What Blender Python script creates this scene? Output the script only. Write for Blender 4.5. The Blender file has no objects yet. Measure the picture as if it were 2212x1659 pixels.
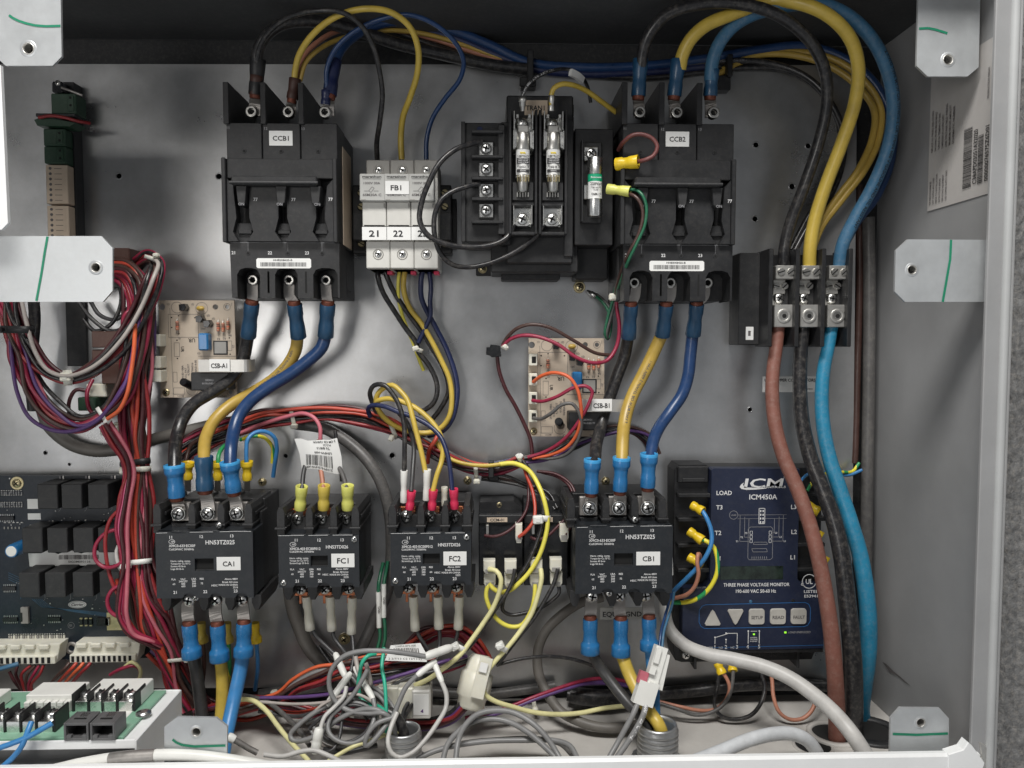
import bpy, math, random
from mathutils import Vector, Matrix, Euler
from mathutils.geometry import tessellate_polygon
R = random.Random(7)
SC = bpy.context.scene
COL = SC.collection
# ---------------- camera, world, lights, exposure ----------------
K = 0.000404          # metres per U (one U = one pixel of a 2212 px wide picture, measured on the back panel)
D = 1660.0            # camera to back panel, in U
ROT = Euler((math.radians(90 - 3.2), 0, math.radians(-1.6))).to_matrix()
CAM = Vector((0, -D * K, 0))
cd = bpy.data.cameras.new('camera'); cam = bpy.data.objects.new('camera', cd); COL.objects.link(cam)
cam.location = CAM; cam.rotation_euler = (math.radians(90 - 3.2), 0, math.radians(-1.6))
cd.sensor_width = 36; cd.lens = 36 * 1660 / 2212; cd.clip_start = 0.01; cd.clip_end = 50
SC.camera = cam
w = bpy.data.worlds.new('World'); SC.world = w; w.use_nodes = True
bg = w.node_tree.nodes['Background']; wn = w.node_tree
wt = wn.nodes.new('ShaderNodeTexCoord'); wx = wn.nodes.new('ShaderNodeSeparateXYZ'); wn.links.new(wt.outputs['Generated'], wx.inputs[0])
wr = wn.nodes.new('ShaderNodeMapRange'); wr.inputs['From Min'].default_value = -0.45; wr.inputs['From Max'].default_value = 0.35; wr.inputs['To Min'].default_value = 0.58; wr.inputs['To Max'].default_value = 0.05
wn.links.new(wx.outputs['Z'], wr.inputs['Value'])
wz = wn.nodes.new('ShaderNodeTexNoise'); wz.inputs['Scale'].default_value = 2.2; wz.inputs['Detail'].default_value = 2; wm = wn.nodes.new('ShaderNodeMapping'); wm.inputs['Scale'].default_value = (1, 1, .45)
wn.links.new(wt.outputs['Generated'], wm.inputs['Vector']); wn.links.new(wm.outputs['Vector'], wz.inputs['Vector'])
wc = wn.nodes.new('ShaderNodeMapRange'); wc.inputs['From Min'].default_value = 0.42; wc.inputs['From Max'].default_value = 0.60; wc.inputs['To Min'].default_value = 0.35; wc.inputs['To Max'].default_value = 2.0
wn.links.new(wz.outputs['Fac'], wc.inputs['Value'])
wmu = wn.nodes.new('ShaderNodeMath'); wmu.operation = 'MULTIPLY'; wn.links.new(wr.outputs[0], wmu.inputs[0]); wn.links.new(wc.outputs[0], wmu.inputs[1])
bg.inputs[0].default_value = (0.95, 0.97, 1.0, 1); wn.links.new(wmu.outputs[0], bg.inputs[1])      # made-up surround, brighter below and blotchy, added for reflections in the metal
def area(name, loc, target, sx, sy, power, col):
    l = bpy.data.lights.new(name, 'AREA'); l.shape = 'RECTANGLE'; l.size = sx; l.size_y = sy; l.energy = power; l.color = col
    o = bpy.data.objects.new(name, l); COL.objects.link(o); o.location = loc
    o.rotation_euler = (Vector(target) - Vector(loc)).to_track_quat('-Z', 'Y').to_euler()
    return o
area('work_light_side', (-0.82, -1.75, 0.03), (-0.02, 0, -0.05), 0.62, 0.60, 6.0, (1.0, 0.97, 0.93))
area('overhead_light', (-0.10, -0.82, 1.05), (0.03, -0.1, -0.27), 0.70, 0.30, 23, (1.0, 0.98, 0.95))
SC.view_settings.view_transform = 'Standard'; SC.view_settings.look = 'None'; SC.view_settings.gamma = 1
SC.view_settings.exposure = -0.08
SC.render.resolution_x = 1024; SC.render.resolution_y = 768

# ---------------- mapping from the survey grid to the place ----------------
def P(u, v, c):
    d = ROT @ Vector(((u - 1106) / 1660.0, -(v - 829.5) / 1660.0, -1))
    t = (-c * K - CAM.y) / d.y
    return CAM + d * t
def PX(u, v, xw):      # on the vertical plane x = xw
    d = ROT @ Vector(((u - 1106) / 1660.0, -(v - 829.5) / 1660.0, -1))
    return CAM + d * ((xw - CAM.x) / d.x)
def PZ(u, v, zw):      # on the horizontal plane z = zw
    d = ROT @ Vector(((u - 1106) / 1660.0, -(v - 829.5) / 1660.0, -1))
    return CAM + d * ((zw - CAM.z) / d.z)
class Frame:           # a thing squarely mounted: front at depth c
    def __init__(s, au, av, c, pu=None, pv=None):
        pu = au if pu is None else pu; pv = av if pv is None else pv
        p = P(pu, pv, c); s.au, s.av = au, av
        s.k = (P(pu + 20, pv, c) - P(pu - 20, pv, c)).x / 40
        s.base = Vector((p.x, 0, p.z)); s.pu, s.pv, s.c = pu, pv, c
        s.sc = ((P(au + 20, av, c) - P(au - 20, av, c)).x / 40) / s.k
    def m(s, u, v, c): return Vector(((u - s.au) * s.k, -c * K, -(v - s.av) * s.k))
    def r(s, px, c=0): return px * s.k
    def at(s, c0): return Deep(s, c0)
_dy = ROT.transposed() @ Vector((0, 1, 0)); VPX = 1106 + 1660*_dy.x/-_dy.z; VPY = 829.5 - 1660*_dy.y/-_dy.z
class Deep:            # pieces that sit deeper than the front of a squarely mounted thing
    def __init__(s, f, c0):
        s.f = f; s.c0 = c0; s.base = f.base; s.q = (D-f.c)/(D-c0); s.k = f.k
    def m(s, u, v, c): return s.f.m(VPX + (u-VPX)/s.q, VPY + (v-VPY)/s.q, c)
    def r(s, px, c=0): return px/s.q*s.f.k
class Free:            # a flexible thing hanging in space
    def __init__(s, u, v, c): s.base = P(u, v, c)
    def m(s, u, v, c): return P(u, v, c) - s.base
    def r(s, px, c=0): return px * K * (D - c) / D
class Raw:             # metres
    def __init__(s, base=(0, 0, 0)): s.base = Vector(base)
    def m(s, x, y, z): return Vector((x, y, z))
    def r(s, px, c=0): return px
# ---------------- materials ----------------
MT = {}
def mat(name, col, rough=0.5, metal=0.0, dust=0.0, bump=0.0, bscale=900, var=0.12, vscale=60, spec=0.5, coat=0.0, emit=None, trans=0.0, alpha=1.0, sss=0.0):
    m = bpy.data.materials.new(name); m.use_nodes = True; nt = m.node_tree; b = nt.nodes['Principled BSDF']
    tc = nt.nodes.new('ShaderNodeTexCoord')
    nz = nt.nodes.new('ShaderNodeTexNoise'); nz.inputs['Scale'].default_value = vscale; nz.inputs['Detail'].default_value = 6; nz.inputs['Roughness'].default_value = 0.65
    nt.links.new(tc.outputs['Object'], nz.inputs['Vector'])
    rp = nt.nodes.new('ShaderNodeValToRGB')
    c0 = [x * (1 - var) for x in col]; c1 = [min(1, x * (1 + var) + 0.15 * var * 0.1) for x in col]
    rp.color_ramp.elements[0].position = 0.3; rp.color_ramp.elements[0].color = (*c0, 1)
    rp.color_ramp.elements[1].position = 0.7; rp.color_ramp.elements[1].color = (*c1, 1)
    nt.links.new(nz.outputs['Fac'], rp.inputs['Fac'])
    out = rp.outputs['Color']
    if dust > 0:       # dirt and dust: worn-on specks and blotches
        n2 = nt.nodes.new('ShaderNodeTexNoise'); n2.inputs['Scale'].default_value = 260; n2.inputs['Detail'].default_value = 8; n2.inputs['Roughness'].default_value = 0.8
        nt.links.new(tc.outputs['Object'], n2.inputs['Vector'])
        r2 = nt.nodes.new('ShaderNodeValToRGB'); r2.color_ramp.elements[0].position = 0.48; r2.color_ramp.elements[0].color = (0, 0, 0, 1)
        r2.color_ramp.elements[1].position = 0.75; r2.color_ramp.elements[1].color = (dust, dust, dust, 1)
        nt.links.new(n2.outputs['Fac'], r2.inputs['Fac'])
        mx = nt.nodes.new('ShaderNodeMix'); mx.data_type = 'RGBA'
        nt.links.new(r2.outputs['Color'], mx.inputs['Factor']); nt.links.new(out, mx.inputs['A']); mx.inputs['B'].default_value = (0.42, 0.38, 0.33, 1)
        out = mx.outputs['Result']
    nt.links.new(out, b.inputs['Base Color'])
    rr = nt.nodes.new('ShaderNodeMapRange'); rr.inputs['To Min'].default_value = max(0.02, rough - 0.1); rr.inputs['To Max'].default_value = min(1, rough + 0.12)
    nt.links.new(nz.outputs['Fac'], rr.inputs['Value']); nt.links.new(rr.outputs['Result'], b.inputs['Roughness'])
    b.inputs['Metallic'].default_value = metal; b.inputs['Specular IOR Level'].default_value = spec
    if coat: b.inputs['Coat Weight'].default_value = coat; b.inputs['Coat Roughness'].default_value = 0.25
    if trans: b.inputs['Transmission Weight'].default_value = trans
    if sss:
        b.inputs['Subsurface Weight'].default_value = sss; b.inputs['Subsurface Scale'].default_value = 0.004
        b.inputs['Subsurface Radius'].default_value = (1, 0.9, 0.7)
    if alpha < 1: b.inputs['Alpha'].default_value = alpha
    if emit: b.inputs['Emission Color'].default_value = (*emit[0], 1); b.inputs['Emission Strength'].default_value = emit[1]
    if bump:
        n3 = nt.nodes.new('ShaderNodeTexNoise'); n3.inputs['Scale'].default_value = bscale; n3.inputs['Detail'].default_value = 4
        nt.links.new(tc.outputs['Object'], n3.inputs['Vector'])
        bp = nt.nodes.new('ShaderNodeBump'); bp.inputs['Strength'].default_value = bump; bp.inputs['Distance'].default_value = 0.0005
        nt.links.new(n3.outputs['Fac'], bp.inputs['Height']); nt.links.new(bp.outputs['Normal'], b.inputs['Normal'])
    MT[name] = m
    return m
# sheet metal and cabinet
mat('galv', (0.46, 0.465, 0.47), 0.29, 0.80, 0.26, 0.5, 9, 0.22, 13)
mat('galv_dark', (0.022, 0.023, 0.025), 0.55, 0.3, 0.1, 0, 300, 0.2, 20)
mat('paint_grey', (0.31, 0.312, 0.315), 0.36, 0.0, 0.08, 0.05, 500, 0.07, 18)
mat('paint_white', (0.86, 0.87, 0.87), 0.4, 0.0, 0.05, 0.04, 500, 0.05, 18)
mat('paint_mid', (0.42, 0.43, 0.43), 0.42, 0.0, 0.08, 0.04, 500, 0.07, 18)
mat('floor_beige', (0.52, 0.50, 0.47), 0.5, 0.0, 0.25, 0.05, 500, 0.10, 24)
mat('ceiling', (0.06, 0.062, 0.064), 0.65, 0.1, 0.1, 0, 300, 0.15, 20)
mat('foam', (0.14, 0.14, 0.14), 0.95, 0, 0.55, 0.9, 700, 0.5, 220)
mat('bracket', (0.54, 0.56, 0.57), 0.40, 0.45, 0.10, 0.03, 300, 0.10, 40)
mat('marker', (0.01, 0.22, 0.12), 0.5)
mat('hole', (0.008, 0.008, 0.008), 0.9)
# plastics
mat('black', (0.013, 0.0135, 0.015), 0.45, 0, 0.05, 0.15, 1500, 0.25, 60)
mat('black2', (0.019, 0.0195, 0.021), 0.5, 0, 0.06, 0.2, 1500, 0.2, 50)
mat('jackgrey', (0.11, 0.11, 0.112), 0.4, 0, 0.05)
mat('black_gloss', (0.012, 0.013, 0.015), 0.2, 0, 0.04, 0, 900, 0.2)
mat('cface', (0.014, 0.017, 0.021), 0.42, 0, 0.04, 0.15, 1500, 0.12, 40)
mat('navy', (0.014, 0.020, 0.046), 0.36, 0, 0.04, 0.05, 900, 0.15, 30)
mat('navy_pcb', (0.007, 0.014, 0.024), 0.3, 0, 0.06, 0.05, 900, 0.2, 40)
mat('navy_line', (0.03, 0.14, 0.36), 0.4)
mat('tan_pcb', (0.50, 0.42, 0.33), 0.45, 0, 0.10, 0.05, 900, 0.08, 40)
mat('green_pcb', (0.22, 0.42, 0.30), 0.4, 0, 0.18, 0.03, 900, 0.1, 40)
mat('grey_plastic', (0.45, 0.45, 0.43), 0.45, 0, 0.06, 0.1, 1500, 0.05)
mat('grey_plastic_d', (0.30, 0.29, 0.27), 0.5, 0, 0.06, 0.1, 1500, 0.06)
mat('white_plastic', (0.62, 0.61, 0.57), 0.45, 0, 0.06, 0.05, 900, 0.06)
mat('bright_plastic', (0.80, 0.80, 0.76), 0.4, 0, 0.03, 0.03, 900, 0.04)
mat('nylon', (0.72, 0.70, 0.60), 0.4, 0, 0.04, 0.03, 900, 0.06, 60, sss=0.3)
mat('paper', (0.80, 0.80, 0.78), 0.6, 0, 0, 0, 900, 0.03)
mat('paper_old', (0.58, 0.47, 0.36), 0.7, 0, 0.1, 0, 900, 0.08)
mat('sticker', (0.50, 0.48, 0.46), 0.55, 0, 0, 0, 900, 0.04)
mat('ink', (0.012, 0.012, 0.014), 0.6)
mat('ink_grey', (0.12, 0.11, 0.11), 0.6)
mat('print_white', (0.70, 0.70, 0.70), 0.5)
mat('print_dim', (0.26, 0.26, 0.27), 0.5)
mat('button', (0.48, 0.46, 0.42), 0.5, 0, 0.05)
mat('lcd', (0.012, 0.022, 0.016), 0.12, 0, 0, 0, 900, 0.6, 120)
mat('led_green', (0.3, 0.8, 0.05), 0.3, emit=((0.4, 1.0, 0.05), 0.6))
mat('dkgreen', (0.018, 0.055, 0.030), 0.45, 0, 0.06)
mat('brownp', (0.085, 0.040, 0.030), 0.5, 0, 0.08)
mat('greenlabel', (0.01, 0.36, 0.18), 0.45)
mat('yellowp', (0.80, 0.60, 0.02), 0.4)
# metals
mat('steel', (0.62, 0.61, 0.58), 0.36, 1.0, 0.08, 0.05, 600, 0.18, 120)
mat('steel_b', (0.78, 0.78, 0.76), 0.27, 1.0, 0.03, 0.08, 400, 0.12, 160)
mat('zinc', (0.58, 0.50, 0.30), 0.32, 1.0, 0.06, 0.05, 600, 0.2, 120)
mat('alu', (0.60, 0.59, 0.56), 0.42, 0.85, 0.08, 0.08, 500, 0.12, 80)
mat('tin', (0.40, 0.38, 0.36), 0.48, 0.8, 0.1, 0.2, 260, 0.2, 90)
mat('copper', (0.55, 0.20, 0.10), 0.35, 0.9, 0.05, 0.1, 500, 0.25, 200)
mat('copper_d', (0.16, 0.045, 0.025), 0.5, 0.4, 0.05, 0.4, 1200, 0.4, 300)
mat('castzinc', (0.52, 0.53, 0.54), 0.38, 0.85, 0.15, 0.25, 500, 0.12, 80)
# crimp sleeves
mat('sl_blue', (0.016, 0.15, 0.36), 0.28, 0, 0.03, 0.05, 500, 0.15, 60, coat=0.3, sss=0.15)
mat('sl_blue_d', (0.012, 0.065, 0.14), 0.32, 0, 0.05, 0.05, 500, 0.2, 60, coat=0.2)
mat('sl_rim', (0.06, 0.36, 0.72), 0.3, 0, 0.02, 0, 500, 0.08, 60, sss=0.15)
mat('sl_yellow', (0.78, 0.54, 0.02), 0.35, 0, 0.04)
mat('sl_lime', (0.66, 0.66, 0.16), 0.35, 0, 0.03, sss=0.1)
mat('sl_red', (0.68, 0.035, 0.10), 0.35, 0, 0.03, sss=0.1)
mat('sl_orange', (0.60, 0.46, 0.08), 0.4, 0, 0.03)
mat('shrink_brown', (0.06, 0.025, 0.018), 0.5, 0, 0.05)
# wire jackets
WC = {'black': ((0.016, 0.016, 0.018), .30), 'char': ((0.040, 0.040, 0.042), .38), 'yellow': ((0.58, 0.42, 0.07), .36), 'lemon': ((0.78, 0.70, 0.10), .36),
 'cream': ((0.74, 0.70, 0.36), .38), 'gold': ((0.46, 0.31, 0.06), .36), 'blue': ((0.014, 0.046, 0.135), .30), 'navyw': ((0.012, 0.020, 0.075), .34),
 'sky': ((0.045, 0.22, 0.50), .34), 'steelblue': ((0.040, 0.135, 0.24), .45), 'cyan': ((0.015, 0.20, 0.34), .42), 'terra': ((0.21, 0.082, 0.060), .55),
 'red': ((0.28, 0.022, 0.026), .36), 'crimson': ((0.28, 0.016, 0.050), .36), 'maroon': ((0.060, 0.012, 0.016), .38), 'orange': ((0.66, 0.12, 0.04), .36),
 'redor': ((0.46, 0.055, 0.03), .36), 'pink': ((0.56, 0.11, 0.22), .36), 'rust': ((0.15, 0.045, 0.042), .42), 'rose': ((0.52, 0.14, 0.18), .4), 'purple': ((0.10, 0.045, 0.17), .38),
 'brown': ((0.065, 0.032, 0.026), .38), 'tan': ((0.46, 0.20, 0.13), .42), 'white': ((0.42, 0.38, 0.35), .4), 'grey': ((0.22, 0.22, 0.22), .38),
 'dgrey': ((0.095, 0.092, 0.090), .42), 'lgrey': ((0.52, 0.51, 0.49), .42), 'pvc': ((0.62, 0.64, 0.66), .38), 'green': ((0.015, 0.13, 0.065), .36),
 'mint': ((0.03, 0.42, 0.27), .36), 'jacket': ((0.13, 0.120, 0.108), .5)}
for n_, (c_, r_) in WC.items():
    big = n_ in ('terra', 'cyan', 'black', 'lgrey', 'steelblue', 'dgrey')
    mat('w_' + n_, c_, r_, 0, 0.26 if big else 0.08, 0.06, 300, 0.14, 70)
# striped green/yellow earth wire
def earth():
    m = mat('w_earth', (0.7, 0.6, 0.05), 0.38); nt = m.node_tree; b = nt.nodes['Principled BSDF']
    tc = nt.nodes.new('ShaderNodeTexCoord'); nz = nt.nodes.new('ShaderNodeTexWave'); nz.inputs['Scale'].default_value = 22; nz.inputs['Distortion'].default_value = 2
    nt.links.new(tc.outputs['Object'], nz.inputs['Vector'])
    r = nt.nodes.new('ShaderNodeValToRGB'); r.color_ramp.interpolation = 'CONSTANT'
    r.color_ramp.elements[0].color = (0.03, 0.30, 0.10, 1); r.color_ramp.elements[1].position = 0.28; r.color_ramp.elements[1].color = (0.80, 0.70, 0.05, 1)
    nt.links.new(nz.outputs['Fac'], r.inputs['Fac']); nt.links.new(r.outputs['Color'], b.inputs['Base Color'])
earth()
# ---------------- mesh builder ----------------
_tx = {}
def textmesh(s):
    if s not in _tx:
        c = bpy.data.curves.new('t', 'FONT'); c.body = s; c.resolution_u = 2; c.offset = 0.018
        o = bpy.data.objects.new('t', c); me = bpy.data.meshes.new_from_object(o)
        vs = [tuple(v.co) for v in me.vertices]; fs = [tuple(p.vertices) for p in me.polygons]
        bpy.data.objects.remove(o); bpy.data.meshes.remove(me); bpy.data.curves.remove(c)
        xs = [v[0] for v in vs] or [0]
        _tx[s] = (vs, fs, min(xs), max(xs))
    return _tx[s]
def parse(s):
    out = []
    for t in s.replace(';', ' ').split():
        a = [float(x) for x in t.split(',')]
        out.append(a)
    known = [(i, a[2]) for i, a in enumerate(out) if len(a) > 2]
    if not known: known = [(0, 60.0)]
    for i, a in enumerate(out):
        if len(a) < 3:
            lo = [k for k in known if k[0] <= i]; hi = [k for k in known if k[0] >= i]
            if lo and hi:
                (i0, c0), (i1, c1) = lo[-1], hi[0]
                t = 0 if i1 == i0 else (i - i0) / (i1 - i0)
                t = t * t * (3 - 2 * t)
                a.append(c0 + (c1 - c0) * t)
            else: a.append((lo or hi)[0][1] if not lo else lo[-1][1])
    return [tuple(a) for a in out]
def spline(pts, step):
    n = len(pts)
    if n == 2: seg = [pts[0].lerp(pts[1], i / 4) for i in range(5)]; return seg
    out = []
    for i in range(n - 1):
        p0 = pts[i - 1] if i else pts[0] * 2 - pts[1]; p1 = pts[i]; p2 = pts[i + 1]; p3 = pts[i + 2] if i + 2 < n else pts[-1] * 2 - pts[-2]
        t01 = max(1e-6, (p1 - p0).length ** .5); t12 = max(1e-6, (p2 - p1).length ** .5); t23 = max(1e-6, (p3 - p2).length ** .5)
        m1 = (p2 - p1 + ((p1 - p0) / t01 - (p2 - p0) / (t01 + t12)) * t12)
        m2 = (p2 - p1 + ((p3 - p2) / t23 - (p3 - p1) / (t12 + t23)) * t12)
        k = max(2, int((p2 - p1).length / step))
        for j in range(k):
            t = j / k
            out.append(p1 * (2*t**3 - 3*t*t + 1) + m1 * (t**3 - 2*t*t + t) + p2 * (-2*t**3 + 3*t*t) + m2 * (t**3 - t*t))
    out.append(pts[-1].copy())
    return out
class MB:
    def __init__(s, f): s.f = f; s.v = []; s.fc = []; s.mi = []; s.sm = []; s.ms = []
    def _m(s, name):
        if name not in s.ms: s.ms.append(name)
        return s.ms.index(name)
    def raw(s, vs, fs, m, smooth=False):
        o = len(s.v); s.v += [Vector(x) for x in vs]; mi = s._m(m)
        for q in fs: s.fc.append([o + i for i in q]); s.mi.append(mi); s.sm.append(smooth)
    def box(s, u0, v0, u1, v1, c0, c1, m, bev=1.0, rot=0.0):
        a = s.f.m(u0, v1, c0); b = s.f.m(u1, v0, c1)     # a: min x, max y(back), min z ; b: max x, min y(front), max z
        x0, x1 = min(a.x, b.x), max(a.x, b.x); y0, y1 = min(a.y, b.y), max(a.y, b.y); z0, z1 = min(a.z, b.z), max(a.z, b.z)
        s.mbox(x0, x1, y0, y1, z0, z1, m, s.f.r(bev, c1), rot)
    def mbox(s, x0, x1, y0, y1, z0, z1, m, b=0.0003, rot=0.0):
        b = min(b, (x1 - x0) * .3, (y1 - y0) * .3, (z1 - z0) * .3)
        vs = []; idx = {}
        for i, X in enumerate((x0, x1)):
            for j, Y in enumerate((y0, y1)):
                for k, Z in enumerate((z0, z1)):
                    sx, sy, sz = (1, -1)[i], (1, -1)[j], (1, -1)[k]
                    idx[i, j, k] = len(vs)
                    vs += [(X, Y + sy*b, Z + sz*b), (X + sx*b, Y, Z + sz*b), (X + sx*b, Y + sy*b, Z)]
        g = lambda i, j, k, a: idx[i, j, k] + a
        fs = []
        for i in (0, 1): fs.append([g(i,0,0,0), g(i,0,1,0), g(i,1,1,0), g(i,1,0,0)][::(1 if i == 0 else -1)])
        for j in (0, 1): fs.append([g(0,j,0,1), g(1,j,0,1), g(1,j,1,1), g(0,j,1,1)][::(1 if j == 0 else -1)])
        for k in (0, 1): fs.append([g(0,0,k,2), g(0,1,k,2), g(1,1,k,2), g(1,0,k,2)][::(1 if k == 0 else -1)])
        for j in (0, 1):
            for k in (0, 1): fs.append([g(0,j,k,1), g(0,j,k,2), g(1,j,k,2), g(1,j,k,1)])
        for i in (0, 1):
            for k in (0, 1): fs.append([g(i,0,k,0), g(i,0,k,2), g(i,1,k,2), g(i,1,k,0)])
        for i in (0, 1):
            for j in (0, 1): fs.append([g(i,j,0,0), g(i,j,0,1), g(i,j,1,1), g(i,j,1,0)])
        for i in (0, 1):
            for j in (0, 1):
                for k in (0, 1): fs.append([g(i,j,k,0), g(i,j,k,1), g(i,j,k,2)])
        if rot:
            cx, cz = (x0 + x1) / 2, (z0 + z1) / 2; ca, sa = math.cos(rot), math.sin(rot)
            vs = [(cx + (x-cx)*ca + (z-cz)*sa, y, cz - (x-cx)*sa + (z-cz)*ca) for x, y, z in vs]
        s.raw(vs, fs, m)
    def prism(s, poly, c0, c1, m, bev=0.0):    # polygon in the u,v plane, depth c0..c1
        n = len(poly); cu = sum(p[0] for p in poly) / n; cv = sum(p[1] for p in poly) / n
        vs = [s.f.m(u, v, c0) for u, v in poly] + [s.f.m(u, v, c1 - bev) for u, v in poly]
        fs = [[i, (i+1) % n, n + (i+1) % n, n + i] for i in range(n)]
        top = n
        if bev:
            ins = []
            for i in range(n):
                p = Vector(poly[i-1]); q = Vector(poly[i]); r = Vector(poly[(i+1) % n])
                e1 = (q-p).normalized(); e2 = (r-q).normalized(); nn = Vector((-e1.y, e1.x)) + Vector((-e2.y, e2.x))
                if nn.length < 1e-4: nn = Vector((-e1.y, e1.x))
                nn = nn / max(0.3, nn.length_squared) * 2 * 0.5 * 2 * 0.5
                ins.append((q, nn))
            area_ = sum(poly[i-1][0]*poly[i][1] - poly[i][0]*poly[i-1][1] for i in range(n))
            sg = 1 if area_ > 0 else -1
            vs += [s.f.m(q.x + nn.x*bev*2*sg*.6, q.y + nn.y*bev*2*sg*.6, c1) for q, nn in ins]
            fs += [[n+i, n+(i+1) % n, 2*n+(i+1) % n, 2*n+i] for i in range(n)]; top = 2*n
        else: pass
        flat = [Vector((u, v, 0)) for u, v in poly]
        for t in tessellate_polygon([flat]):
            fs.append([top + i for i in t]); fs.append(list(reversed(t)))
        s.raw(vs, fs, m)
    def plate(s, outer, holes, c0, c1, m):     # rectangle with holes (lists of u,v points)
        loops = [[Vector((u, v, 0)) for u, v in outer]] + [[Vector((u, v, 0)) for u, v in h] for h in holes]
        allp = [p for l in loops for p in l]; n = len(allp)
        vs = [s.f.m(p.x, p.y, c1) for p in allp] + [s.f.m(p.x, p.y, c0) for p in allp]
        fs = []
        for t in tessellate_polygon(loops): fs.append(list(t)); fs.append([n + i for i in reversed(t)])
        o = 0
        for l in loops:
            k = len(l)
            for i in range(k): fs.append([o+i, o+(i+1) % k, n+o+(i+1) % k, n+o+i])
            o += k
        s.raw(vs, fs, m)
    def sweep(s, pts, rad, m, n=10, caps=True, ell=1.0):    # pts: local vectors
        k = len(pts); fr = None; vs = []
        up = Vector((0.13, -1, 0.21)).normalized()
        for i in range(k):
            t = (pts[min(i+1, k-1)] - pts[max(i-1, 0)]); t = t.normalized() if t.length > 1e-9 else Vector((0, 0, 1))
            if fr is None:
                a = up.cross(t); a = a.normalized() if a.length > 1e-4 else Vector((1, 0, 0)).cross(t).normalized()
            else:
                a = fr - t * fr.dot(t); a = a.normalized()
            fr = a; b = t.cross(a); r = rad[i] if isinstance(rad, (list, tuple)) else rad
            for j in range(n):
                th = 2*math.pi*j/n; vs.append(pts[i] + a*math.cos(th)*r + b*math.sin(th)*r*ell)
        fs = [[i*n+j, i*n+(j+1) % n, (i+1)*n+(j+1) % n, (i+1)*n+j] for i in range(k-1) for j in range(n)]
        s.raw(vs, fs, m, True)
        if caps:
            s.raw(vs[:n], [list(range(n))[::-1]], m); s.raw(vs[-n:], [list(range(n))], m)
    def tube(s, pts, w, m, n=10, w2=None, step=6, wob=0.0):     # pts in u,v,c ; w = width in px
        if isinstance(pts, str): pts = parse(pts)
        ws = [w + (w2 - w) * i / (len(pts)-1) if w2 else w for i in range(len(pts))]
        L = [s.f.m(*p) for p in pts]; path = spline(L, step * K)
        rr = []
        for q in path:
            wq = q + s.f.base; c = -wq.y / K
            if w2:
                j = min(range(len(L)), key=lambda i: (L[i]-q).length_squared); ww = ws[j]
            else: ww = w
            rr.append(s.f.r(ww/2, c) if isinstance(s.f, Free) else s.f.r(ww/2))
        if w2:
            for _ in range(12): rr = [(rr[max(0, i-1)] + rr[i] + rr[min(len(rr)-1, i+1)]) / 3 for i in range(len(rr))]
        if wob: rr = [r * (1 + wob * math.sin(i * 1.3) * math.sin(i * .37)) for i, r in enumerate(rr)]
        s.sweep(path, rr, m, n)
        return path, rr
    def lathe(s, p0, p1, prof, m, n=18, squash=1.0, caps=True):   # prof: (t, r px)
        a = s.f.m(*p0); b = s.f.m(*p1); ax = b - a; L = ax.length; t = ax.normalized()
        x = Vector((0, -1, 0.01)).cross(t)
        x = x.normalized() if x.length > 0.05 else Vector((1, 0, 0)).cross(t).normalized()
        y = t.cross(x); vs = []; cm = (p0[2] + p1[2]) / 2
        for (tt, r) in prof:
            rr = s.f.r(r, cm)
            for j in range(n):
                th = 2*math.pi*j/n; vs.append(a + ax*tt + x*math.cos(th)*rr + y*math.sin(th)*rr*squash)
        k = len(prof)
        fs = [[i*n+j, i*n+(j+1) % n, (i+1)*n+(j+1) % n, (i+1)*n+j] for i in range(k-1) for j in range(n)]
        s.raw(vs, fs, m, True)
        if not caps: return
        if prof[0][1] > 0.01: s.raw(vs[:n], [list(range(n))[::-1]], m)
        if prof[-1][1] > 0.01: s.raw(vs[-n:], [list(range(n))], m)
    def cyl(s, u, v, c0, c1, r, m, n=18, bev=0.8):
        h = abs(c1-c0); t = min(.4, bev*1.0/max(h, .1))
        s.lathe((u, v, c0), (u, v, c1), [(0, r), (1-t, r), (1, max(.1, r-bev))], m, n)
    def dome(s, u, v, c0, c1, r, m, n=18):
        s.lathe((u, v, c0), (u, v, c1), [(0, r), (.45, r*.94), (.75, r*.74), (.93, r*.42), (1, .01)], m, n)
    def ring(s, u, v, c0, c1, r0, r1, m, n=20):        # hollow, r0 inner
        s.lathe((u, v, c0), (u, v, c1), [(0, r1), (.85, r1), (1, r1*.94), (1, r0*1.08), (.9, r0), (0, r0)], m, n, 1.0, False)
    def strip(s, pts, w, t, m, side=None):      # flat bar: width across picture
        if isinstance(pts, str): pts = parse(pts)
        L = spline([s.f.m(*p) for p in pts], 4*K); vs = []; c = pts[0][2]; W = s.f.r(w/2, c); T = s.f.r(t/2, c)
        k = len(L)
        for i in range(k):
            tg = (L[min(i+1, k-1)] - L[max(0, i-1)]).normalized()
            sd = side if side is not None else Vector((0, -1, 0)).cross(tg)
            if sd.length < .3: sd = Vector((1, 0, 0))
            sd = (sd - tg*sd.dot(tg)).normalized(); nn = tg.cross(sd)
            for a, b in ((-1, -1), (1, -1), (1, 1), (-1, 1)): vs.append(L[i] + sd*W*a + nn*T*b)
        fs = [[i*4+j, i*4+(j+1) % 4, (i+1)*4+(j+1) % 4, (i+1)*4+j] for i in range(k-1) for j in range(4)]
        fs += [[0, 1, 2, 3], [k*4-4, k*4-1, k*4-2, k*4-3]]
        s.raw(vs, fs, m)
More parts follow.
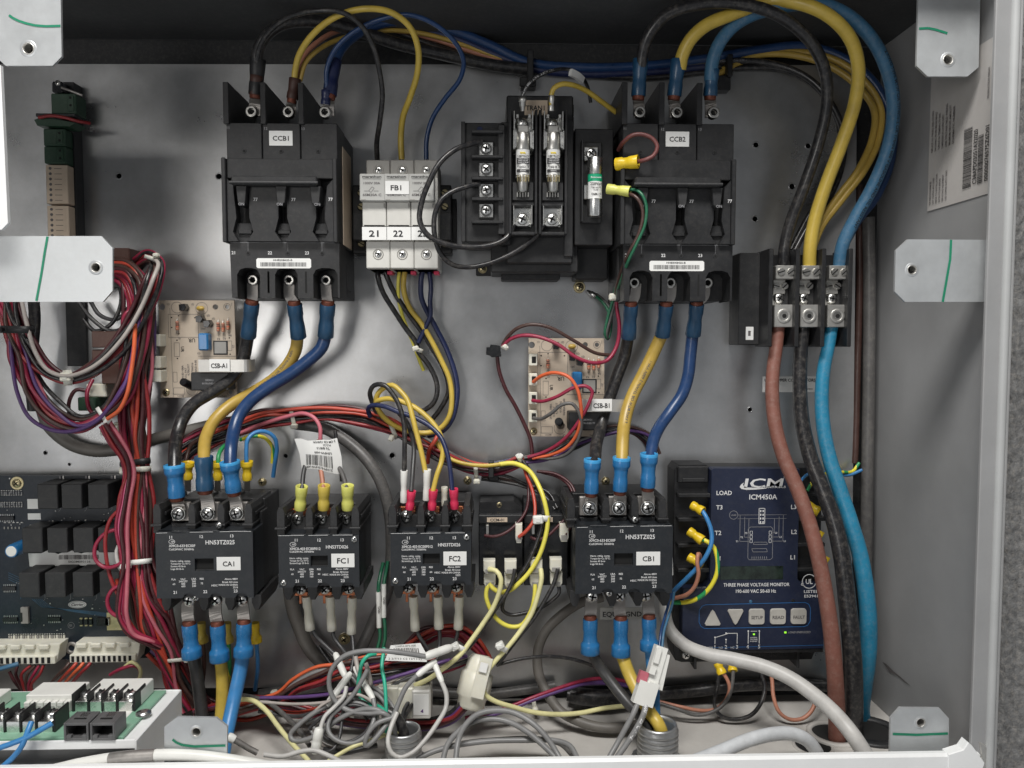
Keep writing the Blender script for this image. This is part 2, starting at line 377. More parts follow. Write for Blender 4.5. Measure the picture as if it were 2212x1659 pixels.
    def text(s, t, u, v, c, h, m, w=None, al='c', rot=0, slant=0.0):   # h: capital height px ; u,v: anchor, v = middle of the capitals
        vs, fs, x0, x1 = textmesh(t); k = h / 0.73; wd = (x1-x0)*k; sx = 1 if not w else w/wd
        off = {'c': -(x0+x1)/2, 'l': -x0, 'r': -x1}[al]; ca, sa = math.cos(rot), math.sin(rot); out = []
        for x, y, z in vs:
            X = (x+off)*k*sx + slant*y*k; Y = -(y*k - h/2)
            out.append(s.f.m(u + X*ca - Y*sa, v + X*sa + Y*ca, c))
        s.raw(out, fs, m)
    def line(s, pts, w, c, m):         # flat printed line
        for (a, b), (p, q) in zip(pts[:-1], pts[1:]):
            d = Vector((p-a, q-b)); L = d.length or 1; n = Vector((-d.y, d.x))/L*w/2
            s.raw([s.f.m(a+n.x, b+n.y, c), s.f.m(p+n.x, q+n.y, c), s.f.m(p-n.x, q-n.y, c), s.f.m(a-n.x, b-n.y, c)], [[0, 1, 2, 3]], m)
    def quad(s, u0, v0, u1, v1, c, m): s.raw([s.f.m(u0, v0, c), s.f.m(u1, v0, c), s.f.m(u1, v1, c), s.f.m(u0, v1, c)], [[0, 1, 2, 3]], m)
    def circ(s, u, v, r, w, c, m, n=20, r2=None):
        pts = [(u + r*math.cos(i*2*math.pi/n), v + (r2 or r)*math.sin(i*2*math.pi/n)) for i in range(n+1)]; s.line(pts, w, c, m)
    def barcode(s, u0, v0, u1, v1, c, m, seed=1, vert=False):
        r = random.Random(seed); x = u0 if not vert else v0; e = u1 if not vert else v1
        while x < e - 1:
            wd = r.choice((.5, .5, .9, 1.3)); 
            if vert: s.quad(u0, x, u1, min(e, x+wd), c, m)
            else: s.quad(x, v0, min(e, x+wd), v1, c, m)
            x += wd + r.choice((.5, .6, 1.0, 1.3))
    def phillips(s, u, v, c, r, m='steel', rot=0.4, washer=None, h=None):
        h = h or r*.55
        if washer: s.cyl(u, v, c-1, c+1.5, washer, m, 20)
        s.dome(u, v, c, c+h, r, m)
        for a in (rot, rot+math.pi/2):
            ca, sa = math.cos(a), math.sin(a); L = r*.58; W = r*.13; zz = c+h+.25
            q = [(u+ca*L-sa*W, v+sa*L+ca*W), (u+ca*L+sa*W, v+sa*L-ca*W), (u-ca*L+sa*W, v-sa*L-ca*W), (u-ca*L-sa*W, v-sa*L+ca*W)]
            s.prism(q, c+h*.5, zz, 'hole')
    def slot(s, u, v, c, r, m='zinc', rot=0.7):
        s.cyl(u, v, c, c+r*.45, r, m, 18, bev=r*.15); ca, sa = math.cos(rot), math.sin(rot); L = r*.95; W = r*.15
        q = [(u+ca*L-sa*W, v+sa*L+ca*W), (u+ca*L+sa*W, v+sa*L-ca*W), (u-ca*L+sa*W, v-sa*L-ca*W), (u-ca*L-sa*W, v-sa*L+ca*W)]
        s.prism(q, c, c+r*.45+.3, 'hole')
    def hexsock(s, u, v, c, r, m='steel', h=None):
        h = h or r*.8
        s.ring(u, v, c, c+h, r*.52, r, m, 22)
        hx = [(u+r*.60*math.cos(i*math.pi/3+.2), v+r*.60*math.sin(i*math.pi/3+.2)) for i in range(6)]
        s.prism([(u+r*.5*math.cos(i*math.pi/3+.2), v+r*.5*math.sin(i*math.pi/3+.2)) for i in range(6)], c, c+h*.35, 'hole')
        s.plate([(u+r*.8*math.cos(i*math.pi/9), v+r*.8*math.sin(i*math.pi/9)) for i in range(18)], [hx[::-1]], c+h*.6, c+h+.2, m)
    def build(s, name, parent=None, label=None, cat=None, group=None, kind=None):
        me = bpy.data.meshes.new(name); me.from_pydata([tuple(v) for v in s.v], [], s.fc)
        for n in s.ms: me.materials.append(MT[n])
        me.polygons.foreach_set('material_index', s.mi); me.polygons.foreach_set('use_smooth', s.sm); me.update()
        o = bpy.data.objects.new(name, me); COL.objects.link(o)
        if parent is None: o.location = s.f.base
        else: o.parent = parent
        tag(o, label, cat, group, kind)
        return o
def tag(o, label=None, cat=None, group=None, kind=None):
    if label: o['label'] = label
    if cat: o['category'] = cat
    if group: o['group'] = group
    if kind: o['kind'] = kind
def thing(name, label, cat, f, group=None, kind=None):
    o = bpy.data.objects.new(name, None); o.empty_display_size = 0.01; COL.objects.link(o); o.location = f.base
    tag(o, label, cat, group, kind); return o
def part(name, root, f, fn, label=None):
    mb = MB(f); fn(mb); return mb.build(name, root, label)
def bend_text(mb, path, rr, s, start, h, m, flip=False, side=0.0):   # printing that follows a cable's skin
    vs, fs, x0, x1 = textmesh(s); k = h * K / 0.73
    cum = [0]
    for a, b in zip(path[:-1], path[1:]): cum.append(cum[-1] + (b-a).length)
    out = []; camdir = Vector((0, -1, 0))
    for x, y, z in vs:
        d = start*K + (x-x0)*k
        if flip: d = start*K + (x1-x)*k
        i = 0
        d = max(0, min(d, cum[-1]-1e-6))
        lo, hi = 0, len(cum)-2
        while lo < hi:
            mid = (lo+hi+1)//2
            if cum[mid] <= d: lo = mid
            else: hi = mid-1
        i = lo; t = (d-cum[i])/max(1e-9, cum[i+1]-cum[i]); p = path[i].lerp(path[i+1], t); tg = (path[i+1]-path[i]).normalized()
        r = rr[i]*1.015; toc = camdir - tg*camdir.dot(tg); toc.normalize(); sd = tg.cross(toc)
        if flip: sd = -sd
        th = ((y-.36)*k)/r + side
        out.append(p + (toc*math.cos(th) - sd*math.sin(th)*-1)*r if False else p + toc*math.cos(th)*r + sd*math.sin(th)*r*-1)
    mb.raw(out, fs, m)
def wire(label, col, w, pts, group=None, name='wire', cat='wire', n=8, w2=None, prt=None, kind=None, wob=0.0, step=6):
    pts = parse(pts) if isinstance(pts, str) else pts
    f = Free(*pts[0]); mb = MB(f); path, rr = mb.tube(pts, w, 'w_'+col, n, w2, step, wob)
    if prt:
        for q in prt: bend_text(mb, path, rr, q[1], q[0], q[2], q[3], *(q[4:]))
    return mb.build(name, None, label, cat, group, kind)
class PF:              # outline traced on a plane at depth c0, extruded squarely
    def __init__(s, c0, u=1106, v=829): s.c0 = c0; p = P(u, v, c0); s.base = Vector((p.x, 0, p.z))
    def m(s, u, v, c):
        p = P(u, v, s.c0); return Vector((p.x - s.base.x, -c*K, p.z - s.base.z))
    def r(s, px, c=0): return px*K*(D-s.c0)/D
# ---------------- the cabinet ----------------
XW = P(1868, 1509, -30).x; ZF = P(1700, 1500, -30).z; ZC = P(600, 88, -30).z; XL = -0.52
YB = 30*K; YF = -410*K
cab = bpy.data.objects.new('electrical_cabinet', None); COL.objects.link(cab); cab.location = (0, 0, ZF)
tag(cab, 'open grey sheet metal cabinet with a bare metal back panel', 'cabinet')
base0 = Vector((0, 0, ZF))
class CF(PF):
    def __init__(s, c0): s.c0 = c0; s.base = base0
def circ_pts(u, v, r, n=12): return [(u + r*math.cos(i*2*math.pi/n), v + r*math.sin(i*2*math.pi/n)) for i in range(n)]
holes = [(257, 380, 6), (473, 381, 6), (98, 978, 4), (617, 985, 5), (847, 984, 6), (1633, 313, 6), (1746, 315, 6), (1631, 473, 6), (1711, 403, 6.5), (1620, 885, 5), (150, 1003, 3), (1755, 478, 5)]
f = CF(0); mb = MB(f)
mb.plate([(-330, 138), (1300, 139.5), (1852, 141), (1838, 1478), (1106, 1483), (-330, 1490)], [circ_pts(*h)[::-1] for h in holes], -4, 0, 'galv')
for u, v, r in holes: mb.ring(u, v, -3, 0.8, r*.92, r*1.3, 'galv')
mb.build('back_panel', cab)
rf = Raw(); 
def slab(name, x0, x1, y0, y1, z0, z1, m, b=0.0006):
    mb = MB(rf); mb.mbox(x0, x1, y0, y1, z0-ZF, z1-ZF, m, b); return mb.build(name, cab)
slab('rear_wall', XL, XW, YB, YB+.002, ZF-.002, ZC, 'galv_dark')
slab('floor_pan', XL, XW, YF+.003, YB-.0005, ZF-.002, ZF, 'floor_beige')
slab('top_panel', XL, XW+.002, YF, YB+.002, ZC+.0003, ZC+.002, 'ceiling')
slab('side_wall', XW+.0003, XW+.0018, YF, YB+.002, ZF-.002, ZC, 'paint_grey')
slab('side_wall', XL-.002, XL-.0003, YF, YB+.002, ZF-.002, ZC, 'paint_grey')
# front flanges
zl = P(1240, 1633, 410).z; xl = P(2135, 400, 410).x
mb = MB(rf)
mb.mbox(XL, xl+.006, YF-.0050, YF+.0015, zl-ZF-.06, zl-ZF, 'paint_white', .0018)
mb.build('bottom_flange', cab)
mb = MB(rf)
mb.mbox(xl, xl+.0120, YF-.002, YF+.001, zl-ZF-.06, ZC-ZF, 'paint_grey', .0006)
# rolled nose of the flange
pts = [Vector((xl+.0128, YF-.0020, z)) for z in [zl-ZF-.06 + i*(ZC-zl+.06)/30 for i in range(31)]]
mb.sweep(pts, .0030, 'paint_mid', 14)
mb.mbox(xl+.0150, xl+.0172, YF-.004, YF+.001, zl-ZF-.06, ZC-ZF, 'paint_grey', .0006)
mb.build('side_flange', cab)
mb = MB(rf)   # foam strip, lumpy edges
nseg = 120
def foamcol(x0, x1, yy, seed):
    r = random.Random(seed); vs = []; fs = []
    for i in range(nseg+1):
        z = zl-ZF-.05 + i*(ZC-zl+.05)/nseg
        j = [r.uniform(-.0006, .0006) for _ in range(5)]
        vs += [(x0+j[0], YF, z), (x0+.001+j[1], yy+j[2], z), ((x0+x1)/2, yy+.0016+j[4]*.6, z), (x1-.001+j[3], yy+j[4], z), (x1+j[3], YF, z)]
    for i in range(nseg):
        for k in range(4): fs.append([i*5+k, i*5+k+1, i*5+k+6, i*5+k+5])
    mb.raw(vs, fs, 'foam')
foamcol(xl+.0166, xl+.0340, YF-.0085, 3)
mb.build('foam_gasket', cab)
slab('outer_frame', xl+.0335, xl+.10, YF-.006, YF-.001, zl-.06, ZC, 'paint_grey')
# folded corner gusset
mb = MB(CF(412)); mb.prism([(2040, 1622), (2072, 1612), (2083, 1596), (2092, 1604), (2118, 1640), (2110, 1665), (2040, 1665)], 405, 424, 'paint_white', 2); 
mb.prism([(2112, 1600), (2124, 1606), (2134, 1622), (2142, 1665), (2108, 1665), (2116, 1630)], 408, 418, 'alu', 2); mb.build('corner_gusset', cab)
# scratch in the side wall paint
mb = MB(Raw(base0)); 
def onwall(u, v, off=0.0004): q = PX(u, v, XW-off); return (q.x, q.y, q.z-ZF)
mb.raw([onwall(*p) for p in [(1906, 1430), (1914, 1434), (1930, 1450), (1945, 1462), (1968, 1483), (1955, 1474), (1938, 1460), (1922, 1452)]], [[0, 1, 7], [1, 2, 6, 7], [2, 3, 5, 6], [3, 4, 5]], 'ink_grey')
mb.build('paint_scratch', cab)
# vertical cable guard strip beside the panel
# ---------------- warning and serial sticker on the side wall ----------------
def wallsticker():
    c = [PX(2029, 125, XW-.0004), PX(2152, 80, XW-.0004), PX(2137, 438, XW-.0004), PX(2003, 457, XW-.0004)]
    c[0] = PX(2031, 137, XW-.0004)
    o = c[3].copy(); f = Raw(o); mb = MB(f)
    y0, y1 = c[3].y, c[2].y; z0, z1 = c[3].z, c[0].z      # y0 far edge, y1 near edge
    z1 = PX(2140, 84, XW).z; z1 = max(z1, z0+.09)
    W = abs(y1-y0); H = z1-z0
    def q(a, b, off=0.0): return (-(off), -(a*W), b*H)     # a 0..1 toward the opening, b 0..1 upward
    def quad(a0, b0, a1, b1, m, off=.0003): mb.raw([q(a0, b0, off), q(a1, b0, off), q(a1, b1, off), q(a0, b1, off)], [[0, 1, 2, 3]], m)
    quad(0, 0, 1, 1, 'sticker', 0)
    r = random.Random(5)
    def vtext(s, a, b, h, L=None, m='ink'):      # reads upward
        vs, fs, x0, x1 = textmesh(s); k = h/.73; wd = (x1-x0)*k/H; sx = 1 if not L else L/wd
        mb.raw([q(a - (y*k)/W + h/W, b + (x-x0)*k*sx/H, .0006) for x, y, z in vs], fs, m)
    def vbar(a0, a1, b0, b1):
        x = b0
        while x < b1:
            d = r.choice((.0016, .003, .005)); quad(a0, x, a1, min(b1, x+d), 'ink', .0006); x += d + r.choice((.002, .003, .004))
    vbar(.60, .73, .08, .48); vtext('C38APD03051A32020', .75, .09, .0045, .36)
    vbar(.82, .90, .08, .40); vtext('00000076575Z6D01', .92, .085, .0042, .36)
    for i, t in enumerate(['FOR WIRING DIAGRAM SEE', 'UNIT CONTROL BOX COVER', 'REFER TO INSTALLATION', 'INSTRUCTIONS BEFORE', 'SERVICING EQUIPMENT', 'USE COPPER SUPPLY WIRE']): vtext(t, .04+.055*i, .04, .0022, .17+.02*(i % 3), 'ink_grey')
    for i, t in enumerate(['REPLACE ALL PANELS AND COVERS', 'DISCONNECT POWER BEFORE SERVICE', 'TORQUE ALL TERMINALS TO SPEC', 'COMPRESSOR FAN CONTROL SUPPLY', 'LINE VOLTAGE FIELD WIRING', 'MINIMUM CIRCUIT AMPACITY', 'SCHEMATIC NUMBER']): vtext(t, .05+.06*i, .42, .0023, .30-.02*(i % 4), 'ink_grey')
    vtext('PRODUCTION ORDER', .93, .62, .002, .2, 'ink_grey')
    mb.build('wall_label', None, 'large tilted grey serial label with barcodes on the right side wall', 'label')
wallsticker()
# ---------------- brackets with green marker strokes ----------------
def bracket(label, poly, hole, r, mark, c, mw=5, leg=None):
    u, v = hole; f = PF(c, u, v); root = thing('mounting_bracket', label, 'bracket', f, 'mounting brackets around the opening')
    def pl(mb):
        n = len(poly)
        mb.plate(poly, [circ_pts(u, v, r*.72, 16)[::-1]], c-5, c, 'bracket')
        if leg: mb.prism(leg[0], leg[1], leg[2], 'bracket')
    part('plate', root, f, pl)
    def nut(mb):
        mb.lathe((u, v, c-22), (u, v, c+1.2), [(0, r*.92), (.9, r*.92), (.97, r*.86), (1, r*.74), (.96, r*.66), (.8, r*.60), (.7, r*.66), (.6, r*.58), (.5, r*.64), (.4, r*.57), (.1, r*.57)], 'alu', 24, 1.0, False); mb.cyl(u, v, c-21, c-17, r*.75, 'hole', 16)
        mb.lathe((u, v, c-.5), (u, v, c+.6), [(0, r*1.25), (1, r*1.1), (1, r*.75)], 'bracket', 24, 1.0, False)
    part('clinch_nut', root, f, nut)
    part('marker_stroke', root, f, lambda mb: mb.line(mark, mw, c+.8, 'marker'))
BR = [('upper left bracket plate with curved green stroke above its hole', [(-90, -60), (130, -60), (133, 122), (113, 142), (12, 142), (-4, 127), (-90, 127)], (61, 105), 15, [(20, 33), (28, 39), (40, 45), (55, 50), (75, 55), (100, 57), (131, 56)], 385),
 ('middle left bracket plate on the left, its green stroke running straight up', [(-90, 510), (219, 510), (243, 536), (243, 628), (222, 652), (-90, 652)], (207, 578), 13, [(103, 511), (97, 545), (90, 590), (79, 650)], 385),
 ('upper right bracket plate in shade with short green stroke above its hole', [(1985, -60), (2119, -60), (2114, 145), (2090, 165), (2004, 165), (1980, 142)], (2048, 129), 14, [(1985, 62), (2005, 61), (2020, 64), (2046, 72)], 330),
 ('middle right bracket plate below the wall label with vertical green stroke', [(1961, 517), (2138, 518), (2128, 652), (1955, 652), (1933, 630), (1935, 541)], (1970, 583), 13, [(2054, 518), (2052, 560), (2045, 600), (2036, 652)], 385),
 ('lower left bracket plate with green stroke, standing beside the green circuit board tray', [(383, 1549), (467, 1551), (491, 1570), (490, 1660), (355, 1660), (355, 1570)], (424, 1581), 13, [(373, 1597), (382, 1604), (395, 1609), (420, 1612), (487, 1610)], 385),
 ('lower right bracket plate with level green stroke in the bottom right corner', [(1944, 1529), (2030, 1530), (2050, 1552), (2049, 1640), (1922, 1640), (1924, 1552)], (1989, 1561), 13, [(1928, 1585), (1980, 1587), (2047, 1584)], 385)]
for b in BR: bracket(*b)
f = PF(425, 5, 300); mb = MB(f); mb.prism([(-400, 141), (1, 141), (17, 482), (3, 496), (-400, 496)], 418, 425, 'paint_white'); mb.build('cover_plate', None, 'bright white plate edge standing at the far left between two brackets', 'plate')  # carried on unseen past the left edge to shade the panel's upper left

# ---------------- circuit breakers ----------------
def breaker(tag_text, au, av, pu, pv, label):
    f = Frame(605, 430, 188, pu, pv); root = thing('circuit_breaker', label, 'circuit breaker', f, 'three pole circuit breakers')
    def housing(mb):
        mb.box(486, 178+85, 726, 640, 0, 120, 'black2', 2)
        mb.box(486, 262, 562.5, 345, 100, 172, 'black', 1.5); mb.box(564, 262, 646, 345, 100, 172, 'black', 1.5); mb.box(647.5, 262, 727, 345, 100, 172, 'black', 1.5)
        mb.box(479, 341, 488, 523, 40, 188, 'black', 1.5); mb.box(719, 341, 728, 523, 40, 188, 'black', 1.5)
        mb.box(488, 341, 719, 384, 100, 180, 'black', 1.5)
        for a, b in ((536, 600), (618, 682)):        # raised blocks between the handles
            mb.prism([(a, 405), (a+6, 400), (b-6, 400), (b, 405), (b, 470), (b-8, 500), (b+6, 521), (a-6, 521), (a+8, 500), (a, 470)], 100, 184, 'black', 1.2)
        mb.prism([(488, 384), (502, 400), (508, 470), (500, 500), (512, 521), (488, 521)], 100, 182, 'black', 1)
        mb.prism([(719, 384), (705, 400), (699, 470), (707, 500), (695, 521), (719, 521)], 100, 182, 'black', 1)
        mb.box(488, 384, 719, 521, 90, 156, 'black', 0)
        for x in (523, 608, 690):                     # cups under the handles
            mb.prism([(x-22, 478), (x+22, 478), (x+26, 500), (x+14, 521), (x-14, 521), (x-26, 500)], 100, 168, 'black2', 3)
            mb.box(x-15, 494, x+15, 504, 150, 174, 'black', 2)
        comb = [(488, 520), (728, 520), (728, 643), (720, 643)]
        for x in (697, 611, 528)[0:3]:
            hw = 27 if x > 690 else 25
            arch = [(x+hw, 643), (x+hw, 592), (x+hw-6, 581), (x+hw-18, 577), (x-hw+18, 577), (x-hw+6, 581), (x-hw, 592), (x-hw, 643)]
            comb += arch
        comb += [(491, 643)]
        mb.prism(comb, 100, 172, 'black')
        mb.box(489, 577, 727, 630, 90, 103, 'hole', 0)
        mb.quad(489, 521.5, 727, 522.2, 172.4, 'print_dim')
        for x in (528, 615, 690): mb.quad(x, 523, x+.6, 545, 172.4, 'print_dim'); mb.cyl(x, 545, 171, 173, 5, 'black2', 14); mb.cyl(x, 545, 172, 173.4, 3, 'hole', 12)
        for x in (524, 604, 685): mb.cyl(x, 323, 171, 173, 5, 'black2', 14); mb.cyl(x, 323, 172, 173.4, 3.2, 'hole', 12)
        for x in (569, 570, 652): mb.quad(x, 585, x+4, 632, 172.4, 'hole')
    part('housing', root, f, housing)
    def fins(x):
        return lambda mb: mb.box(x-6, 177, x+6, 266, 10, 178, 'black', 1)
    for x in (488, 568, 650): part('phase_barrier', root, f, fins(x))
    def handle(mb):
        mb.box(506, 384, 690, 404, 168, 206, 'black', 3)
        mb.tube([(504, 399, 206), (692, 399, 206)], 8, 'black2', 8)
        for x in (525, 610, 690-6):
            mb.prism([(x-12, 404), (x+12, 404), (x+8, 440), (x-2, 446), (x-8, 440)], 150, 198, 'black2', 2)
            mb.box(x-6, 444, x+8, 478, 150, 160, 'hole', 1)
    part('handle', root, f, handle)
    def prn(mb):
        for t, x, y in (('11', 490, 273), ('12', 572, 274), ('13', 653, 274)): mb.text(t, x, y, 172.6, 6, 'print_dim')
        for x in (551, 633, 714.5): mb.text('77', x, 430, 189 if x > 700 else 184.6, 7, 'print_white')
        for x in (525, 607, 688): mb.text('ON', x, 443, 158.6 if 0 else 199, 6, 'print_dim')
        for t, x in (('21', 496), ('22', 576), ('23', 657)): mb.text(t, x, 544, 172.6, 7, 'print_white')
    part('markings', root, f, prn)
    def lab(mb):
        mb.box(578.5, 279, 629.5, 311, 172, 172.8, 'paper', .2); mb.text(tag_text, 604, 295, 173.2, 10.5, 'ink', 35)
    part('name_label', root, f, lab)
    def bar(mb):
        mb.prism([(549, 556), (663, 556), (666, 559), (666, 575), (663, 578), (549, 578), (546, 575), (546, 559)], 172, 172.8, 'paper')
        mb.text('HH83XB425-B', 604, 560, 173.2, 4, 'ink', 42); mb.barcode(555, 565, 655, 574, 173.2, 'ink', 3)
    part('barcode_label', root, f, bar)
    for x in (550, 629, 707):
        part('terminal_screw', root, f.at(128), lambda mb, x=x: mb.hexsock(x, 247, 130, 13, 'steel', 12))
    for x in (546, 624, 704):
        part('terminal_screw', root, f.at(120), lambda mb, x=x: mb.hexsock(x, 606, 120, 12, 'steel', 12))
    def side(mb):
        mb.box(727.5, 300, 729, 520, 40, 130, 'paper_old', .2)
        mb.box(727.5, 560, 729, 620, 40, 95, 'black2', .2)
    part('side_label', root, f, side)
    return f, root
breaker('CCB1', 605, 430, 605, 430, 'black three pole circuit breaker with white label CCB1, left of the three white fuse holders')
breaker('CCB2', 605, 430, 1467, 434, 'black three pole circuit breaker with white label CCB2, right of the transformer')

# ---------------- contactors ----------------
def contactor(big, tag_text, pu, pv, label):
    if big: A = dict(u0=337, u1=547, v0=1147, v1=1294, xs=(388, 451, 513), xb=(407, 465, 521), c=215)
    else: A = dict(u0=602, u1=776, v0=1155, v1=1270, xs=(645, 697, 749), xb=(647, 699, 751), c=200)
    u0, u1, v0, v1, xs, xb, C = A['u0'], A['u1'], A['v0'], A['v1'], A['xs'], A['xb'], A['c']
    mu, mv = (u0+u1)/2, (v0+v1)/2
    f = Frame(mu, mv, C, pu, pv); root = thing('contactor', label, 'contactor', f, 'black contactors in a row')
    X = lambda cx: cx/3 + (0 if big else 460.9); Y = lambda cy: cy/3 + 1106
    def base(mb):
        mb.box(u0+8, v0-46, u1-10, v1-2, 0, 30, 'black2', 2)
        mb.box(u0+4, v0-50, u1-4, v1+14, 28, 118, 'black', 2)
        mb.box(u0+2, v0-28, u1-1, v1+4, 110, 150, 'black2', 2)
    dv = [u0+8] + [(xs[0]+xs[1])/2, (xs[1]+xs[2])/2] + [u1-6]
    part('base', root, f, base)
    for i, x in enumerate(dv):            # ribs between the terminals: rounded tops above, tapered below
        h = 8 if i in (1, 2) else 9
        part('terminal_rib', root, f.at(185), lambda mb: (mb.prism([(x-h, v0+1), (x-h, v0-50), (x-h*.6, v0-62), (x+h*.6, v0-62), (x+h, v0-50), (x+h, v0+1)], 60, 192, 'black2', 2),
            mb.box(x-h-3, v0-42, x+h+3, v0-34, 60, 175, 'black', 1), mb.box(x-h-3, v0-20, x+h+3, v0-15, 60, 198, 'black', 1)))
    dv = [u0+18] + [(xb[0]+xb[1])/2, (xb[1]+xb[2])/2] + [u1-2 if not big else u1+4]
    for i, x in enumerate(dv):
        part('terminal_rib', root, f.at(185), lambda mb: mb.prism([(x-11, v1-6), (x+11, v1-6), (x+11, v1+14), (x+5, v1+30), (x-5, v1+30), (x-11, v1+14)], 60, 180, 'black2', 2))
    wx0, wx1, wy0, wy1 = (X(1262), X(1385), Y(300), Y(382)) if big else (X(630), X(742), Y(282), Y(355))
    def face(mb):
        mb.box(u0, v0, u1, v1, 148, C-8, 'cface', 1)
        for x in xs: pass
        out = [(u0, v0)]
        for x in xs:      # scoops in the top edge
            out += [(x-19, v0), (x-14, v0+2.5), (x, v0+4), (x+14, v0+2.5), (x+19, v0)]
        out += [(u1, v0), (u1, v1)]
        for x in reversed(xb):
            out += [(x+15, v1), (x+10, v1-8), (x, v1-11), (x-10, v1-8), (x-15, v1)]
        out += [(u0, v1)]
        mb.plate(out, [[(wx0, wy0), (wx0, wy1), (wx1, wy1), (wx1, wy0)]], C-12, C, 'cface')
        mb.box(wx0+1, wy0+1, wx1-1, wy1-1, C-9, C-7.6, 'hole', 0)
        mb.quad(wx0, wy1-2.5, wx1, wy1, C-3, 'black2')
    part('face_cover', root, f, face)
    def prn(mb):
        c = C+.5; T = mb.text; W = 'print_white'
        if big:
            for t, x, y in (('11', 1112, 157), ('12', 1310, 154), ('13', 1507, 151), ('21', 1131, 523), ('22', 1327, 520), ('23', 1524, 517)): T(t, X(x), Y(y), c, 6.6, W)
            T('HN53TZ025', X(1430), Y(192), c, 9.6, W, 63); T('XMC0-633·EC00F', X(1098), Y(214), c, 5.8, W, 57, 'l'); T('Coil:24VAC 50/60Hz', X(1098), Y(237), c, 4.6, W, 54, 'l')
            for i, t in enumerate(('Herm. refrig. comp.', 'Torque for Cu 75°C:', 'Screws 45 lb-in', 'Lugs 50 lb-in')): T(t, X(1107), Y(315+17.5*i), c, 3.8, W, (43, 43, 32, 28)[i], 'l')
            for t, x, y in (('FLA', 1124, 437), ('VAC', 1184, 436), ('LRA', 1255, 434), ('RES', 1306, 434), ('240/277', 1185, 451), ('480', 1185, 467), ('600', 1186, 483), ('360', 1255, 450), ('300', 1255, 466), ('240', 1255, 482), ('63', 1125, 468), ('75', 1306, 465), ('HESC', 1388, 479)): T(t, X(x), Y(y), c, 4.2, W)
            for t, y in (('Above 480V', 437), ('Break All Lines', 457), ('MADE IN CHINA', 476), ('2216', 493)): T(t, X(1540), Y(y), c, 4.1, W, al='r')
            lu, lv = X(1118), Y(187)
            mb.line([(u0+3, Y(130)), (X(1090), Y(128))], .8, c, W); mb.line([(X(1235), Y(125)), (X(1385), Y(124))], .8, c, W); mb.line([(X(1430), Y(123)), (u1-3, Y(122))], .8, c, W)
        else:
            for t, x, y in (('11', 539, 178), ('12', 688, 178), ('13', 837, 178), ('21', 541, 448), ('22', 689, 448), ('23', 837, 448)): T(t, X(x), Y(y), c, 6.6, W)
            T('HN53TD026', X(803), Y(224), c, 7.4, W, 48); T('XMC0-403·EC00F012', X(495), Y(235), c, 6, W, 67, 'l'); T('Coil:24VAC 50/60Hz', X(495), Y(254), c, 4.2, W, 53, 'l')
            for i, t in enumerate(('Herm. refrig. comp.', 'Torque for Cu 75°C:', 'Screws/Lugs 25 lb-in')): T(t, X(495), Y(297+16.5*i), c, 3.8, W, 41, 'l')
            for t, x, y in (('FLA', 511, 371), ('VAC', 573, 371), ('LRA', 636, 371), ('RES', 684, 371), ('240/277', 573, 387), ('480', 573, 403), ('600', 573, 419), ('240', 636, 387), ('200', 636, 403), ('160', 636, 419), ('40', 511, 403), ('60', 684, 403), ('HESC', 726, 407)): T(t, X(x), Y(y), c, 4.0, W)
            for t, y in (('Above 480V', 371), ('Break All Lines', 390), ('MADE IN CHINA', 408), ('2235', 425)): T(t, X(875), Y(y), c, 4.0, W, al='r')
            lu, lv = X(518), Y(206)
            mb.line([(u0+1, Y(148)), (X(590), Y(148))], .8, c, W); mb.line([(X(618), Y(148)), (X(746), Y(147))], .8, c, W); mb.line([(X(776), Y(147)), (X(905), Y(147))], .8, c, W)
        mb.circ(lu, lv, 6.5, .9, c, W, 16, 4.6); T('HF', lu+1, lv, c, 4, W, slant=.3)
    part('printing', root, f, prn)
    lx0, lx1, ly0, ly1 = (X(1405), X(1560), Y(291), Y(379)) if big else (X(765), X(915), Y(270), Y(360))
    part('name_label', root, f, lambda mb: (mb.box(lx0, ly0, lx1, ly1, C, C+.9, 'paper', .2), mb.text(tag_text, (lx0+lx1)/2, (ly0+ly1)/2, C+1.3, 11 if big else 12, 'ink', 25)))
    for (x, y) in (((1405, 95), (1240, 581)) if big else ((915, 175), (452, 460))):
        part('cover_screw', root, f, lambda mb, x=x, y=y: mb.phillips(X(x), Y(y), C-16 if big and y < 120 else (C-18 if big else C), 7, 'steel_b'))
    Ct, Cb = (180, 160) if big else (146, 138)
    for i, x in enumerate(xs):
        def top(mb, x=x, i=i):
            y = v0-40 if big else v0-36
            if big: mb.box(x-20, y-22, x+20, y+20, Ct-22, Ct-12, 'tin', 2)
            else:
                mb.box(x-17, y-18, x+17, y+22, Ct-26, Ct-16, 'copper', 1)
                mb.box(x-14, y-6, x+14, y+12, Ct-10, Ct-3, 'steel', 2)
                for k in range(5): mb.box(x-19, y-18+k*6, x-16, y-15+k*6, Ct-24, Ct-2, 'copper', 1); mb.box(x+16, y-18+k*6, x+19, y-15+k*6, Ct-24, Ct-2, 'copper', 1)
            mb.phillips(x, y, Ct, 14 if big else 12.5, 'steel_b', .3+i*.5, 15.5 if big else 14.5, 9)
            # scoop under the screw
            mb.prism([(x-20, v0-18), (x+20, v0-18), (x+17, v0-4), (x+8, v0+3), (x-8, v0+3), (x-17, v0-4)], Ct-50, Ct-6, 'black_gloss', 2)
        part('terminal', root, f.at(Ct), top)
